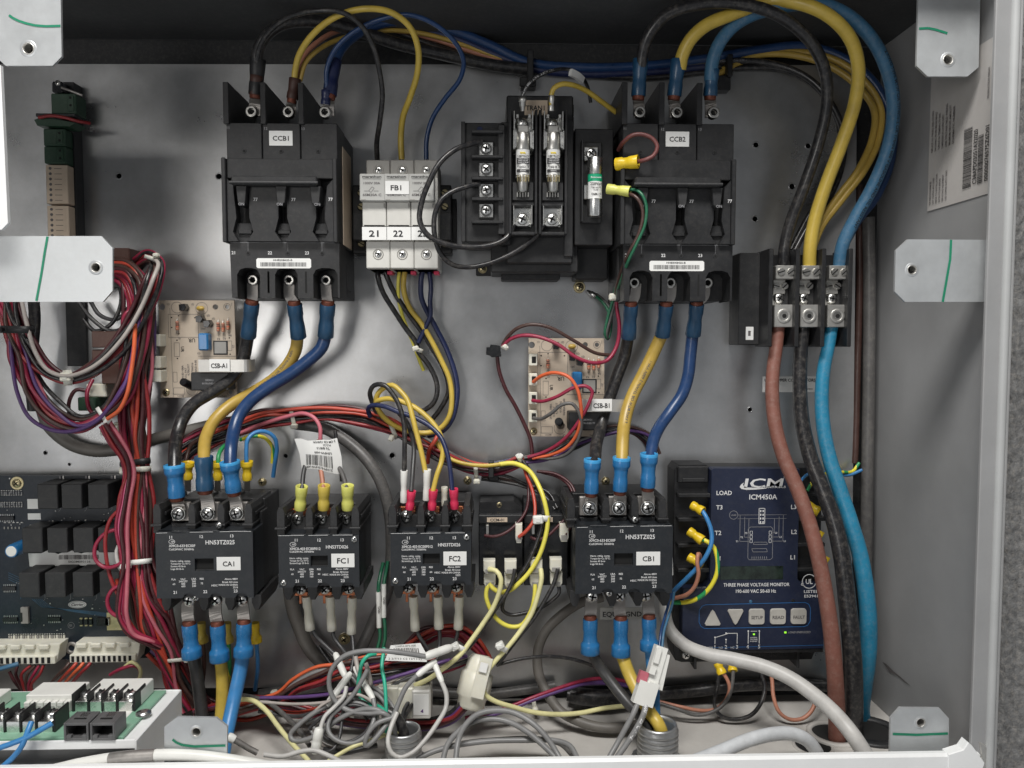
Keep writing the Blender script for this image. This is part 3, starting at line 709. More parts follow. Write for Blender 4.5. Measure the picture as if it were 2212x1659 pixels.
    for i, x in enumerate(xb):
        def bot(mb, x=x, i=i):
            y = v1+4
            mb.phillips(x+(0 if big else 2), y, Cb, 14 if big else 12, 'steel_b', .2+i*.6, None, 8)
            if not big:
                mb.box(x-13, y+6, x+16, y+15, Cb-26, Cb, 'copper', 1.2)
                mb.box(x-5, y+10, x+1, y+36, Cb-14, Cb-9, 'copper', 1); mb.box(x+4, y+10, x+9, y+30, Cb-22, Cb-17, 'copper', 1)
        part('terminal', root, f.at(Cb), bot)
    return f, root
contactor(True, 'CA1', 442, 1220.5, 'black contactor with white label CA1, nearest the red wire bundle')
contactor(True, 'CB1', 1348, 1209.5, 'black contactor with white label CB1, just left of the navy voltage monitor')
contactor(False, 'FC1', 689, 1212.5, 'smaller black contactor with white label FC1 and lime crimp terminals on top')
contactor(False, 'FC2', 931, 1208, 'smaller black contactor with white label FC2 and red crimp terminals on top')

# ---------------- fuse holders ----------------
for i, (pu, num) in enumerate(((811, '21'), (864, '22'), (917, '23'))):
    f = Frame(811, 455, 165, pu, 455)
    root = thing('fuse_holder', ('white fuse holder numbered 21, fed by the black wire', 'white fuse holder numbered 22 with label FB1, fed by the yellow wire', 'white fuse holder numbered 23, fed by the blue wire')[i], 'fuse holder', f, 'three white fuse holders side by side')
    def body(mb):
        mb.box(785, 336, 837, 378, 20, 125, 'grey_plastic_d', 2); mb.box(786, 376, 837, 520, 20, 128, 'white_plastic', 1)
        mb.box(785.5, 517, 837.5, 577, 20, 140, 'white_plastic', 2)
        mb.box(787, 570, 835, 577, 20, 120, 'grey_plastic', 1); mb.box(824, 577, 836, 585, 60, 90, 'sl_red', 1)
    part('housing', root, f, body)
    def draw(mb):
        mb.box(777.5, 376, 831.5, 434, 120, 165, 'grey_plastic', 1.5); mb.box(780.5, 434, 832, 487, 120, 152, 'white_plastic', 1.5)
        mb.box(780, 430.5, 790, 433, 160, 166, 'grey_plastic_d', .3)
        mb.box(784, 484, 829, 487, 150, 154, 'hole', .2); mb.box(827, 437, 832.4, 446, 140, 154, 'grey_plastic_d', .5)
    part('fuse_drawer', root, f, draw)
    def prn(mb):
        c = 165.5
        mb.text('marathon', 804, 382, c, 5.2, 'ink', 41); mb.line([(784, 387), (824, 387)], .7, c, 'ink')
        if i != 1:
            mb.text('1000V 30A', 804, 396, c, 5, 'ink_grey', 36); mb.line([(787, 413), (797, 413)], .8, c, 'ink_grey'); mb.line([(808, 413), (818, 413)], .8, c, 'ink_grey')
            mb.line([(797, 413), (804, 404), (809, 407), (802, 416), (797, 413)], .8, c, 'ink_grey')
        mb.text('6SM30A C', 804, 421, c, 5.4, 'ink_grey', 40)
    part('printing', root, f, prn)
    if i == 1: part('name_label', root, f, lambda mb: (mb.box(780, 392, 831, 420, 165, 166, 'paper', .2), mb.text('FB1', 803, 406, 166.5, 11, 'ink', 23)))
    part('number_label', root, f, lambda mb: (mb.box(779.5, 488, 834, 516.5, 152.2, 153.4, 'paper', .2), mb.text(num, 805, 502, 154, 14, 'ink', 21)))
    for y, c in ((359, 124), (546, 139)):
        part('terminal_screw', root, f, lambda mb: (mb.ring(812, y, c-2, c+2, 10, 12, 'grey_plastic_d'), mb.cyl(812, y, c-2, c+.6, 10.3, 'hole'), mb.phillips(812, y, c, 8.5, 'steel_b', .5, None, 3)))
for pu, lb, sg in ((775, 'dark grey rail end stop left of the fuse holder numbered 21', 1), (962, 'dark grey rail end stop right of the fuse holder numbered 23', -1)):
    f = Frame(pu, 470, 70); root = thing('rail_end_stop', lb, 'end stop', f, 'rail end stops beside the fuse holders')
    part('block', root, f, lambda mb: (mb.box(pu-17, 396, pu+12, 545, 0, 50, 'black2', 2), mb.box(pu-17 if sg < 0 else pu-14, 460, pu+14, 520, 0, 70, 'galv_dark', 3), mb.box(pu+12*1, 420, pu+22, 530, 0, 20, 'black', 1)))
    for y in (413, 443, 524):
        part('screw', root, f, lambda mb: mb.slot(pu-2 if sg < 0 else pu+2, y, 50 if y < 460 else 52, 7.5, 'zinc', .5))

# ---------------- transformer with fuse clips ----------------
f = Frame(1160, 380, 200); root = thing('transformer', 'black control transformer with label TRAN1, terminal screws and fuse clips', 'transformer', f)
def core(mb):
    mb.box(1096, 186, 1246, 560, 20, 135, 'black', 3); mb.box(1060, 505, 1262, 578, 0, 110, 'black2', 3); mb.box(1260, 480, 1338, 590, 0, 70, 'black', 3)
    mb.box(1024, 548, 1272, 576, 0, 12, 'black', 2); mb.box(1085, 553, 1225, 590, 0, 60, 'galv_dark', 2)
    mb.box(1083, 250, 1104, 520, 20, 150, 'black2', 2); mb.box(1225, 240, 1246, 545, 30, 140, 'black2', 2)
    for k in range(12): mb.box(1246, 200+k*28, 1249, 226+k*28, 20, 120, 'black2', 1)
part('core_and_coil', root, f, core)
def lblock(mb):
    mb.box(995, 252, 1092, 515, 20, 150, 'black', 2)
    for y in (278, 332, 379, 424, 474): mb.box(1018, y-4, 1088, y+3, 150, 172, 'black', 1.5)
    mb.box(995, 252, 1004, 515, 150, 158, 'black', 1); mb.box(1076, 260, 1092, 500, 148, 164, 'black2', 2)
    mb.cyl(1036, 266, 150, 150.6, 6, 'w_navyw', 14)
part('terminal_block', root, f, lblock)
for k, y in enumerate((311, 356, 402, 446)):
    part('terminal_screw', root, f, lambda mb: (mb.box(1033.5, y-16, 1067, y+16, 150, 156, 'steel_b', 2.5), mb.phillips(1050, y, 157, 12.5, 'steel_b', .2+k*.5, 13.5, 6)))
for a, b in ((1100, 1163), (1166, 1229)):
    m = (a+b)/2
    def chan(mb):
        mb.box(a, 230, a+6, 500, 130, 172, 'black', 1.5); mb.box(b-6, 230, b, 500, 130, 172, 'black', 1.5)
        mb.box(a, 310, b, 318, 130, 142, 'black2', 1); mb.box(a+6, 425, b-6, 437, 130, 160, 'black2', 2); mb.box(a+4, 494, b-4, 502, 130, 168, 'black', 2)
        mb.prism([(a+8, 385), (a+18, 385), (a+22, 410), (b-22, 410), (b-18, 385), (b-8, 385), (b-8, 425), (a+8, 425)], 130, 165, 'black2', 2)
    part('fuse_channel', root, f, chan)
    def clip(mb):
        for s in (-1, 1):
            mb.box(m+s*20-1.2, 236, m+s*20+1.2, 276, 140, 182, 'steel_b', .4); mb.box(m+s*21-1.4, 280, m+s*21+1.4, 320, 140, 190, 'steel_b', .5)
            mb.box(m+s*13-3, 244, m+s*13+3, 252, 160, 186, 'steel_b', 1)
            mb.prism([(m+s*14, 282), (m+s*22, 280), (m+s*22, 318), (m+s*15, 314)][::s], 180, 183, 'steel_b')
        mb.box(m-20, 240, m+20, 320, 138, 142, 'steel_b', 1)
        mb.dome(m-2, 256, 148, 165, 15, 'steel_b', 14); mb.box(m-12, 262, m+12, 282, 150, 170, 'steel', 2)
    part('fuse_clip', root, f, clip)
    part('lower_prongs', root, f, lambda mb: (mb.box(m-16, 410, m+16, 420, 146, 158, 'steel', .4), [mb.box(m-14+k*6, 408, m-11+k*6, 418, 156, 168, 'steel', .4) for k in range(5)]))
    def sad(mb):
        mb.box(m-22, 437, m+20, 480, 140, 143, 'steel_b', 1); mb.box(m-22, 437, m-19.5, 480, 140, 168, 'steel_b', .5); mb.box(m+18, 437, m+20.5, 478, 140, 172, 'steel_b', .5)
        mb.prism([(m-20, 476), (m-8, 458), (m+6, 456), (m+18, 476), (m+10, 481), (m-12, 481)], 144, 158, 'steel_b', 2)
        mb.phillips(m-1, 465, 155, 14, 'steel_b', .4, 15, 7)
    part('saddle_terminal', root, f, sad)
part('name_label', root, f, lambda mb: (mb.box(1136, 197, 1188, 230, 135, 136, 'paper_old', .2), mb.text('TRAN1', 1160, 214, 136.5, 11, 'ink', 42)))
def rblock(mb):
    mb.box(1250, 257, 1338, 518, 20, 130, 'black', 2); mb.box(1262, 290, 1310, 470, 130, 140, 'black2', 2); mb.box(1262, 290, 1266, 470, 140, 160, 'black', 1)
part('fuse_block', root, f, rblock)
part('terminal_screw', root, f, lambda mb: (mb.box(1268, 302, 1301, 333, 142, 148, 'steel_b', 2.5), mb.phillips(1284, 318, 149, 12.5, 'steel_b', .7, 13.5, 6), mb.box(1268, 386, 1280, 418, 142, 150, 'steel_b', 1.5)))
def foot(x, y): return lambda mb: mb.phillips(x, y, 12, 9, 'zinc', .6, 11)
part('mounting_screw', root, f, foot(1254, 564)); part('mounting_screw', root, f, foot(1040, 560))
# fuses: lifted out of their clips, so things of their own
for k, m in enumerate((1130, 1196)):
    ff = Frame(m, 350, 185); r = thing('cartridge_fuse', ('white cartridge fuse under the black ring wire, first from the left in the transformer', 'white cartridge fuse under the yellow ring wire, second from the left in the transformer')[k], 'fuse', ff, 'slim white cartridge fuses')
    part('barrel', r, ff, lambda mb: mb.lathe((m, 318, 172), (m, 380, 172), [(0, 15), (1, 15)], 'paper', 22))
    part('upper_cap', r, ff, lambda mb: mb.lathe((m, 285, 172), (m, 322, 172), [(0, 14), (.05, 16), (.95, 16), (1, 15.4)], 'steel', 22))
    part('lower_cap', r, ff, lambda mb: (mb.lathe((m, 376, 172), (m, 412, 172), [(0, 15.4), (.25, 14), (.4, 12), (.9, 11.5), (1, 8)], 'steel', 22), [mb.box(m-13+j*6, 378, m-11+j*6, 392, 180, 187, 'zinc', .4) for j in range(5)]))
    def prn(mb):
        c = 187.4*1.0; c = 172+15*ff.k/K+.6
        mb.prism([(m-7, 329), (m+4, 329), (m+6, 332), (m-5, 332)], c-4, c, 'yellowp'); mb.text('LIMITRON', m, 337, c-.2, 4, 'ink', 24)
        mb.box(m-13.5, 341, m+13.5, 353, c-7, c-.3, 'ink', .3)
        for j, t in enumerate(('CURRENT LIMITING', 'TIME DELAY', 'CLASS CC FUSE')): mb.text(t, m, 343.5+j*3.8, c, 2.4, 'print_white', 22)
        mb.text(('FNQ-R-3 1/2', 'FNQ-R 3')[k], m, 360, c-.2, 4.6, 'ink', 25); mb.box(m-13.5, 365.5, m+13.5, 371, c-7, c-.3, 'ink', .3); mb.text('600VAC', m, 368.3, c, 2.6, 'print_white', 13)
    part('printing', r, ff, prn)
ff = Frame(1289, 395, 190); r = thing('cartridge_fuse', 'cartridge fuse with green band reading 250Vac in the right block of the transformer', 'fuse', ff)
part('barrel', r, ff, lambda mb: mb.lathe((1289, 368, 165), (1289, 428, 165), [(0, 15.5), (1, 15.5)], 'paper', 22))
part('band', r, ff, lambda mb: mb.lathe((1289, 371, 165), (1289, 388, 165), [(0, 15.8), (1, 15.8)], 'greenlabel', 22))
part('upper_cap', r, ff, lambda mb: mb.lathe((1289, 334, 165), (1289, 372, 165), [(0, 14), (.06, 16.5), (1, 16.5)], 'steel_b', 22))
part('lower_cap', r, ff, lambda mb: mb.lathe((1289, 425, 165), (1289, 463, 165), [(0, 16.5), (.94, 16.5), (1, 14)], 'steel_b', 22))
def prn(mb):
    c = 165+15.8*ff.k/K+.6
    mb.text('Bussmann', 1289, 380, c, 4, 'print_white', 22); mb.text('250Vac', 1289, 394, c-.2, 6.4, 'ink', 25); mb.text('TIME DELAY', 1289, 402, c-.2, 3, 'ink_grey', 21); mb.text('FUSE', 1289, 407, c-.2, 3, 'ink_grey', 10); mb.text('FNM-10', 1290, 416, c-.2, 5, 'ink', 21)
part('printing', r, ff, prn)

# ---------------- power distribution block ----------------
f = Frame(1730, 640, 120); root = thing('distribution_block', 'black three pole power distribution block feeding the brown, black and light blue cables', 'terminal block', f)
def body(mb):
    mb.box(1616, 541, 1664, 744, 0, 62, 'black2', 2); mb.box(1660, 545, 1842, 745, 0, 60, 'black', 2)
    for x in (1666, 1724, 1780, 1838): mb.box(x-4.5, 538, x+4.5, 748, 40, 118, 'black', 1.5)
    for x in (1714, 1771, 1829): mb.box(x-9, 606, x+6, 660, 50, 80, 'black2', 2)
part('body', root, f, body)
part('small_label', root, f, lambda mb: (mb.box(1633, 704, 1650, 733, 62, 63, 'paper', .2), mb.line([(1638, 714), (1644, 714)], 1, 63.4, 'ink'), mb.box(1638, 713, 1643.5, 724, 63, 63.4, 'ink_grey', 0)))
for k, x in enumerate((1694, 1748, 1809)):
    hw = 21 if k != 1 else 19
    def lug(mb):
        mb.box(x-hw, 575, x+hw, 604, 60, 104, 'alu', 1.2); mb.box(x-hw+2, 604, x+8, 634, 55, 84, 'alu', 1.2); mb.box(x-hw+1, 632, x+12, 660, 55, 76, 'alu', 1.2); mb.box(x-hw-1, 658, x+hw, 706, 60, 102, 'alu', 1.2)
        mb.ring(x-1, 682, 100, 104, 9, 15.5, 'alu', 24); mb.cyl(x-1, 682, 98, 103, 9.5, 'steel', 20); mb.prism([(x-1+5*math.cos(a*math.pi/3), 682+5*math.sin(a*math.pi/3)) for a in range(6)], 100, 103.6, 'hole')
    part('lug', root, f.at(98), lug)
    for dx, y, c, rr in ((-10, 589, 103, 8.5), (11, 589, 103, 8.5), (-12, 617, 82, 7), (6, 617, 84, 8)):
        part('clamp_screw', root, f.at(98), lambda mb: mb.slot(x+dx, y, c, rr, 'steel', R.uniform(-.9, .9)))
    part('centre_screw', root, f.at(92), lambda mb: mb.phillips(x-6, 644, 78, 12, 'steel_b', R.uniform(0, 1)))
# ---------------- phase monitor ----------------
f = Frame(1625, 1215, 88); root = thing('voltage_monitor', 'navy three phase voltage monitor with five grey buttons, behind the big brown cable', 'monitor', f)
def base(mb):
    mb.prism([(1470, 1008), (1530, 1008), (1536, 1014), (1780, 1016), (1784, 1022), (1784, 1418), (1776, 1424), (1770, 1440), (1482, 1443), (1468, 1438), (1464, 1420), (1461, 1020)], 0, 62, 'black', 1)
    mb.box(1467, 1010, 1532, 1045, 55, 74, 'black', 2); mb.cyl(1502, 1026, 60, 66, 8, 'hole', 14); mb.box(1476, 1035, 1524, 1043, 72, 76, 'black2', 1)
    for y in (1070, 1122, 1178, 1232): mb.box(1465, y-4, 1534, y+5, 50, 86, 'black', 1.5); mb.box(1722, y-4, 1783, y+5, 50, 86, 'black', 1.5)
    mb.box(1476, 1405, 1784, 1414, 55, 86, 'black', 1)
    for x in (1507, 1733): mb.box(x, 1412, x+6, 1455, 0, 72, 'black2', 1)
    for k in range(14): mb.box(1556+k*12, 1417, 1560+k*12, 1432, 55, 64, 'black2', .5)
    mb.cyl(1744, 1422, 55, 63, 6, 'hole', 14)
part('housing', root, f, base)
part('mounting_screw', root, f, lambda mb: mb.phillips(1492, 1427, 62, 9.5, 'steel_b', .6, None, 3))
def face(mb):
    mb.prism([(1538, 1012), (1724, 1014), (1724, 1060), (1724, 1252), (1735, 1262), (1784, 1264), (1784, 1405), (1476, 1408), (1476, 1270), (1524, 1268), (1534, 1256), (1534, 1016)], 60, 88, 'navy', 1.4)
part('face_plate', root, f, face)
def prn(mb):
    c = 88.5; T = mb.text; W = 'print_white'
    T('ICM', 1645, 1043, c, 20, W, 82, slant=.18)
    sw = [(1604, 1042), (1597, 1047), (1595, 1052), (1599, 1056), (1610, 1058), (1630, 1057.5), (1655, 1055), (1630, 1053.5), (1612, 1053), (1604, 1050), (1602, 1047)]
    mb.raw([f.m(x, y, c) for x, y in sw], [[0, 1, 2, 10], [2, 3, 9, 10], [3, 4, 8, 9], [4, 5, 7, 8], [5, 6, 7]], W)
    T('CONTROLS', 1667, 1052, c, 4.6, W, 54); T('ICM450A', 1646, 1073, c, 11, W, 60); T('TM', 1691, 1031, c, 2.6, W)
    T('LOAD', 1562, 1064, c, 9.5, W, 33); T('T3', 1552, 1095, c, 9.5, W); T('T2', 1550, 1150, c, 9.5, W); T('T1', 1550, 1205, c, 9.5, W); T('L3', 1712, 1095, c, 9.5, W); T('L2', 1714, 1149, c, 9.5, W); T('L1', 1712, 1204, c, 9.5, W)
    T('THREE PHASE VOLTAGE MONITOR', 1635, 1263, c, 7.6, W, 143); T('190-600 VAC 50-60 Hz', 1634, 1277, c, 7.6, W, 87)
    mb.circ(1749, 1257, 15, 1.6, c, W, 24); T('UL', 1749, 1257, c, 11, W, 15); T('C', 1734, 1263, c, 6.5, W); T('LISTED', 1755, 1279, c, 6.4, W, 34); T('E539410', 1757, 1289, c, 6, W, 36)
    D_ = 'print_dim'
    mb.circ(1583, 1112, 9, .9, c, D_); T('LOAD', 1583, 1112, c, 3.2, D_)
    for y in (1112, 1120): mb.line([(1592, y), (1637, y)], .7, c, D_); mb.line([(1651, y), (1697, y)], .7, c, D_)
    mb.line([(1637.5, 1098), (1650, 1098), (1650, 1131), (1637.5, 1131), (1637.5, 1098)], 1.3, c, W)
    for yy in (1104, 1112, 1120, 1128):
        for xx in (1641, 1646.5): mb.quad(xx-1.4, yy-2.4, xx+1.4, yy+2, c, W)
    for k, (x, y) in enumerate(((1597, 1169), (1607, 1160), (1616, 1151))):
        mb.line([(x, 1112+4*k), (x, y), (1620, y)], .9, c, D_); T('T%d' % (k+1), x-6, y, c, 3.8, W)
    for k, (x, y) in enumerate(((1690, 1169), (1681, 1160), (1671, 1151))):
        mb.line([(x, 1112+4*k), (x, y), (1665, y)], .9, c, D_); T('L%d' % (k+1), x+4, y, c, 3.8, W)
    mb.line([(1620, 1138), (1664, 1138), (1668, 1142), (1668, 1205), (1664, 1209), (1618, 1209), (1615, 1205), (1615, 1142), (1620, 1138)], .9, c, D_)
    for y in (1151, 1160, 1169): mb.line([(1619, y-4), (1624, y-4), (1624, y+3), (1619, y+3), (1619, y-4)], .8, c, W); mb.line([(1660, y-4), (1665, y-4), (1665, y+3), (1660, y+3), (1660, y-4)], .8, c, W)
    for a, b in ((1171, 1176), (1185, 1192)): mb.line([(1628-(b-1176)*.3, a), (1655, a), (1657, b), (1626, b), (1628-(b-1176)*.3, a)], .9, c, D_)
    for k in range(8): mb.line([(1624+k*4.5, 1202), (1624+k*4.5, 1207)], 1.2, c, D_)
    # buttons panel outline
    o = [(1526, 1306), (1741, 1303), (1749, 1307), (1753, 1316), (1753, 1344), (1748, 1353), (1740, 1356), (1524, 1358), (1516, 1353), (1512, 1344), (1512, 1318), (1518, 1309), (1526, 1306)]
    mb.line(o, 1.3, c, 'navy_line'); mb.line([(1476, 1401), (1784, 1397)], 1, c, 'navy_line'); mb.cyl(1623, 1300, 88, 89, 3.5, 'w_steelblue', 14); mb.cyl(1715, 1299, 88, 89, 3.5, 'hole', 14)
    mb.line([(1544, 1245), (1525, 1262)], .01, c, D_)
    # contact sketch
    mb.line([(1547, 1392), (1547, 1378), (1574, 1370)], 1.3, c, W); mb.line([(1571, 1369), (1595, 1369), (1595, 1392)], 1.3, c, W); mb.line([(1571, 1391), (1571, 1383)], 1.3, c, W)
    for x, y in ((1571, 1369), (1547, 1378), (1571, 1383), (1619, 1365), (1643, 1365)): mb.cyl(x, y, 88, 88.8, 1.8, W, 10)
    mb.line([(1619, 1365), (1619, 1392)], 1.6, c, W); mb.line([(1643, 1365), (1643, 1392)], 1.6, c, W); mb.line([(1624, 1365), (1638, 1365)], 1, c, W)
    for i, t in enumerate(('CONTROL', 'VOLTAGE', '19-240VAC')): T(t, 1631, 1379+4*i, c, 2.6, W, 16)
    for t, x in (('1', 1547), ('2', 1571), ('3', 1595), ('4', 1618), ('5', 1643)): T(t, x, 1398.5, c, 8.2, W)
    T('COM', 1536, 1400, c, 4.2, W); T('NO', 1560, 1400, c, 4.2, W); T('NC', 1585, 1400, c, 4.2, W); T('LOAD ENERGIZED', 1730, 1368, c, 4.6, D_, 48, slant=.2); T('Made in USA', 1513, 1268, c, 4, D_, 26)
part('printing', root, f, prn)
part('display', root, f, lambda mb: mb.box(1556, 1223, 1692, 1252, 86, 89, 'lcd', .5))
part('status_lamp', root, f, lambda mb: mb.box(1697, 1366.5, 1701.5, 1370, 88, 90, 'led_green', .3)); part('status_lamp', root, f, lambda mb: mb.box(1629, 1370, 1633, 1373, 88, 90, 'led_green', .3))
def rr(x, y, h, r=6): return [(x+sx*(h-r)+r*math.cos(a), y+sy*(h-r)+r*math.sin(a)) for sx, sy, a0 in ((1, 1, 0), (-1, 1, 90), (-1, -1, 180), (1, -1, 270)) for a in [math.radians(a0+k*30) for k in range(4)]]
def tri(x, y, s): return [(x, y-s*17), (x+4, y-s*13), (x+17, y+s*13), (x+15, y+s*17), (x-15, y+s*17), (x-17, y+s*13), (x-4, y-s*13)][::s]
part('arrow_button', root, f, lambda mb: mb.prism(tri(1541, 1334, 1), 86, 92, 'button', 1.5)); part('arrow_button', root, f, lambda mb: mb.prism(tri(1590, 1333, -1), 86, 92, 'button', 1.5))
for t, x in (('SETUP', 1636), ('READ', 1682), ('FAULT', 1727)):
    part('button', root, f, lambda mb: (mb.prism(rr(x, 1332.5, 17), 86, 92, 'button', 1.5), mb.text(t, x, 1333.5, 92.5, 7, 'ink_grey', 25)))

# ---------------- current sensing boards ----------------
def sensor_board(txt, pu, pv, label, plug):
    f = Frame(425, 755, 45, pu, pv); root = thing('sensor_board', label, 'circuit board', f, 'tan current sensor boards')
    X = lambda a: a/3; Y = lambda a: 553+a/3
    def pcb(mb):
        hl = [circ_pts(X(1052), Y(328), 7)[::-1], circ_pts(X(1398), Y(328), 6)[::-1], circ_pts(X(1474), Y(327), 5)[::-1], circ_pts(X(1485), Y(888), 5)[::-1]]
        mb.plate([(344, 648), (507, 648), (509, 861), (343, 860)], hl, 38, 42, 'tan_pcb')
    part('board', root, f, pcb)
    def cr(mb):
        c = 42.4; L = mb.line; G = 'ink_grey'
        L([(X(1092), Y(376)), (X(1285), Y(376)), (X(1285), Y(526)), (X(1092), Y(526)), (X(1092), Y(376))], .8, c, G); L([(X(1104), Y(335)), (X(1112), Y(920))], .8, c, G)
        mb.circ(X(1150), Y(331), 12, .8, c, G); mb.circ(X(1310), Y(337), 13, .8, c, G); mb.circ(X(1237), Y(868), 13, .8, c, G); mb.circ(X(1474), Y(327), 7.5, .8, c, G); mb.circ(X(1485), Y(888), 7.5, .8, c, G)
        L([(X(1280), Y(650)), (X(1530), Y(650))], .8, c, G); L([(X(1126), Y(562)), (X(1160), Y(562)), (X(1160), Y(652)), (X(1126), Y(652)), (X(1126), Y(562))], .8, c, G)
        L([(X(1115), Y(755)), (X(1140), Y(755)), (X(1140), Y(820)), (X(1115), Y(820)), (X(1115), Y(755))], .8, c, G)
        L([(X(1474), Y(550)), (X(1500), Y(550)), (X(1500), Y(613)), (X(1474), Y(613)), (X(1474), Y(550))], .8, c, G)
        L([(X(1115), Y(858)), (X(1187), Y(858)), (X(1187), Y(900)), (X(1115), Y(900)), (X(1115), Y(858))], .8, c, G); L([(X(1505), Y(300)), (X(1505), Y(322))], .7, c, G)
        for t, x, y, h, r in (('C1', 1095, 310, 4, math.pi), ('Q1', 1252, 312, 4, math.pi), ('Q2', 1352, 385, 4, math.pi), ('Q3', 1385, 405, 4, math.pi), ('R4', 1490, 515, 4.5, math.pi), ('R2', 1452, 535, 4.5, math.pi), ('R3', 1415, 537, 4.5, math.pi), ('C4', 1264, 915, 4, math.pi), ('MOV1', 1160, 912, 4, math.pi), ('K1', 1160, 535, 4, math.pi), ('C5', 1285, 632, 4, math.pi), ('OPC', 1445, 915, 4, math.pi), ('Z1', 1510, 585, 4.5, math.pi/2), ('JW1', 1318, 470, 4, math.pi),
            ('294-83-108A', 1176, 760, 4.6, -math.pi/2), ('U.S. PAT', 1196, 760, 4.6, -math.pi/2), ('4,706,017', 1214, 740, 4.6, -math.pi/2), ('47306316', 1240, 730, 4.6, -math.pi/2), ('04/30A314-00', 1262, 730, 4.6, -math.pi/2)): mb.text(t, X(x), Y(y), c, h, G, rot=r)
        mb.text('UR', X(1240), Y(547), c, 9, 'ink', 15, rot=math.pi); mb.text('UR', X(1180), Y(605), c, 7, 'ink', 12, rot=math.pi/2)
        for x, y in ((1113, 397), (1264, 398), (1113, 462), (1158, 385), (1158, 503), (1145, 545), (1145, 665), (1485, 530), (1488, 637)): mb.cyl(X(x), Y(y), 42, 42.5, 1.6, 'hole', 8)
        mb.box(X(1380), Y(548), X(1473), Y(640), 42, 43.2, 'ink', .3); mb.box(X(1388), Y(556), X(1465), Y(632), 43, 43.6, 'grey_plastic_d', .3)
        mb.box(X(1100), Y(860), X(1150), Y(895), 42, 42.3, 'tan_pcb', 0)
    part('board_printing', root, f, cr)
    def tr(x, y): return lambda mb: mb.prism([(X(x)-8, Y(y)-6), (X(x)+4, Y(y)-8), (X(x)+8, Y(y)), (X(x)+3, Y(y)+8), (X(x)-7, Y(y)+7)], 42, 62, 'black_gloss', 1.5)
    for x, y in ((1208, 333), (1313, 407), (1362, 438)): part('transistor', root, f, tr(x, y))
    def res(x, y): return lambda mb: (mb.tube([(X(x), Y(y)-17, 44), (X(x), Y(y)-13, 48), (X(x), Y(y)+13, 48), (X(x), Y(y)+17, 44)], 1.6, 'steel', 6), mb.lathe((X(x), Y(y)-10, 48), (X(x), Y(y)+10, 48), [(0, 2.5), (.12, 4), (.25, 3.3), (.75, 3.3), (.88, 4), (1, 2.5)], 'w_tan', 10), [mb.lathe((X(x), Y(y)-6+k*4, 48), (X(x), Y(y)-4.6+k*4, 48), [(0, 3.7), (1, 3.7)], ('brownp', 'ink', 'w_orange', 'zinc')[k], 10) for k in range(4)])
    for x, y in ((1156, 450), (1420, 458), (1452, 462), (1484, 448)): part('resistor', root, f, res(x, y))
    part('film_capacitor', root, f, lambda mb: mb.box(X(1308), Y(500), X(1372), Y(612), 42, 66, 'w_blue' if 0 else 'sl_blue', 3))
    part('ceramic_capacitor', root, f, lambda mb: mb.lathe((X(1285), Y(338), 50), (X(1335), Y(338), 50), [(0, 1.5), (.2, 5), (.8, 5), (1, 1.5)], 'w_gold', 10))
    part('electrolytic_capacitor', root, f, lambda mb: mb.lathe((X(1240), Y(850), 42), (X(1218), Y(812), 75), [(0, 9), (.9, 9), (1, 8)], 'black_gloss', 16))
    part('current_sensor', root, f, lambda mb: (mb.box(X(1280), Y(752), X(1520), Y(868), 42, 85, 'black', 2), mb.text('282MG1', X(1400), Y(800), 85.5, 4, 'print_dim'), mb.text('EXTRUDED TY', X(1400), Y(822), 85.5, 3.5, 'print_dim')))
    part('mounting_screw', root, f, lambda mb: mb.phillips(X(1066), Y(888), 42, 8, 'zinc', .8, None, 3))
    def strap(mb):
        y = Y(713); mb.strip([(426, y, 92), (470, y, 96), (520, y, 98), (532, y, 96), (537, y, 86), (537, y, 60)], 27, 2.2, 'alu', Vector((0, 0, 1)))
    part('strap', root, f.at(98), strap)
    part('name_label', root, f.at(98), lambda mb: (mb.prism([(453, 776), (497, 776), (497, 802), (453, 802)], 99, 101, 'paper'), mb.text(txt, 474, 790, 101.6, 10.5, 'ink', 35)))
    if plug:
        for y in (695+40, 782, 812):
            part('plug_socket', root, f, lambda mb: (mb.box(322 if y > 740 else 337, y-13, 358, y+13, 40, 72, 'nylon', 1.5), mb.box(316 if y > 740 else 340, y-9, 330 if y > 740 else 350, y+9, 48, 66, 'nylon', 1.5)))
    else:
        for y in (691+3, 735+3-2, 775-1+2, 815):
            part('plug_socket', root, f, lambda mb: (mb.box(344, y-13, 362, y+13, 42, 60, 'nylon', 1.5), mb.box(350, y-7, 359, y+7, 58, 60.6, 'hole', .5)))
sensor_board('CSB-A1', 425, 755, 'tan circuit board with strap label CSB-A1, beside the upper red wire bundle', True)
sensor_board('CSB-B1', 1223, 838, 'tan circuit board with strap label CSB-B1, below the transformer', False)

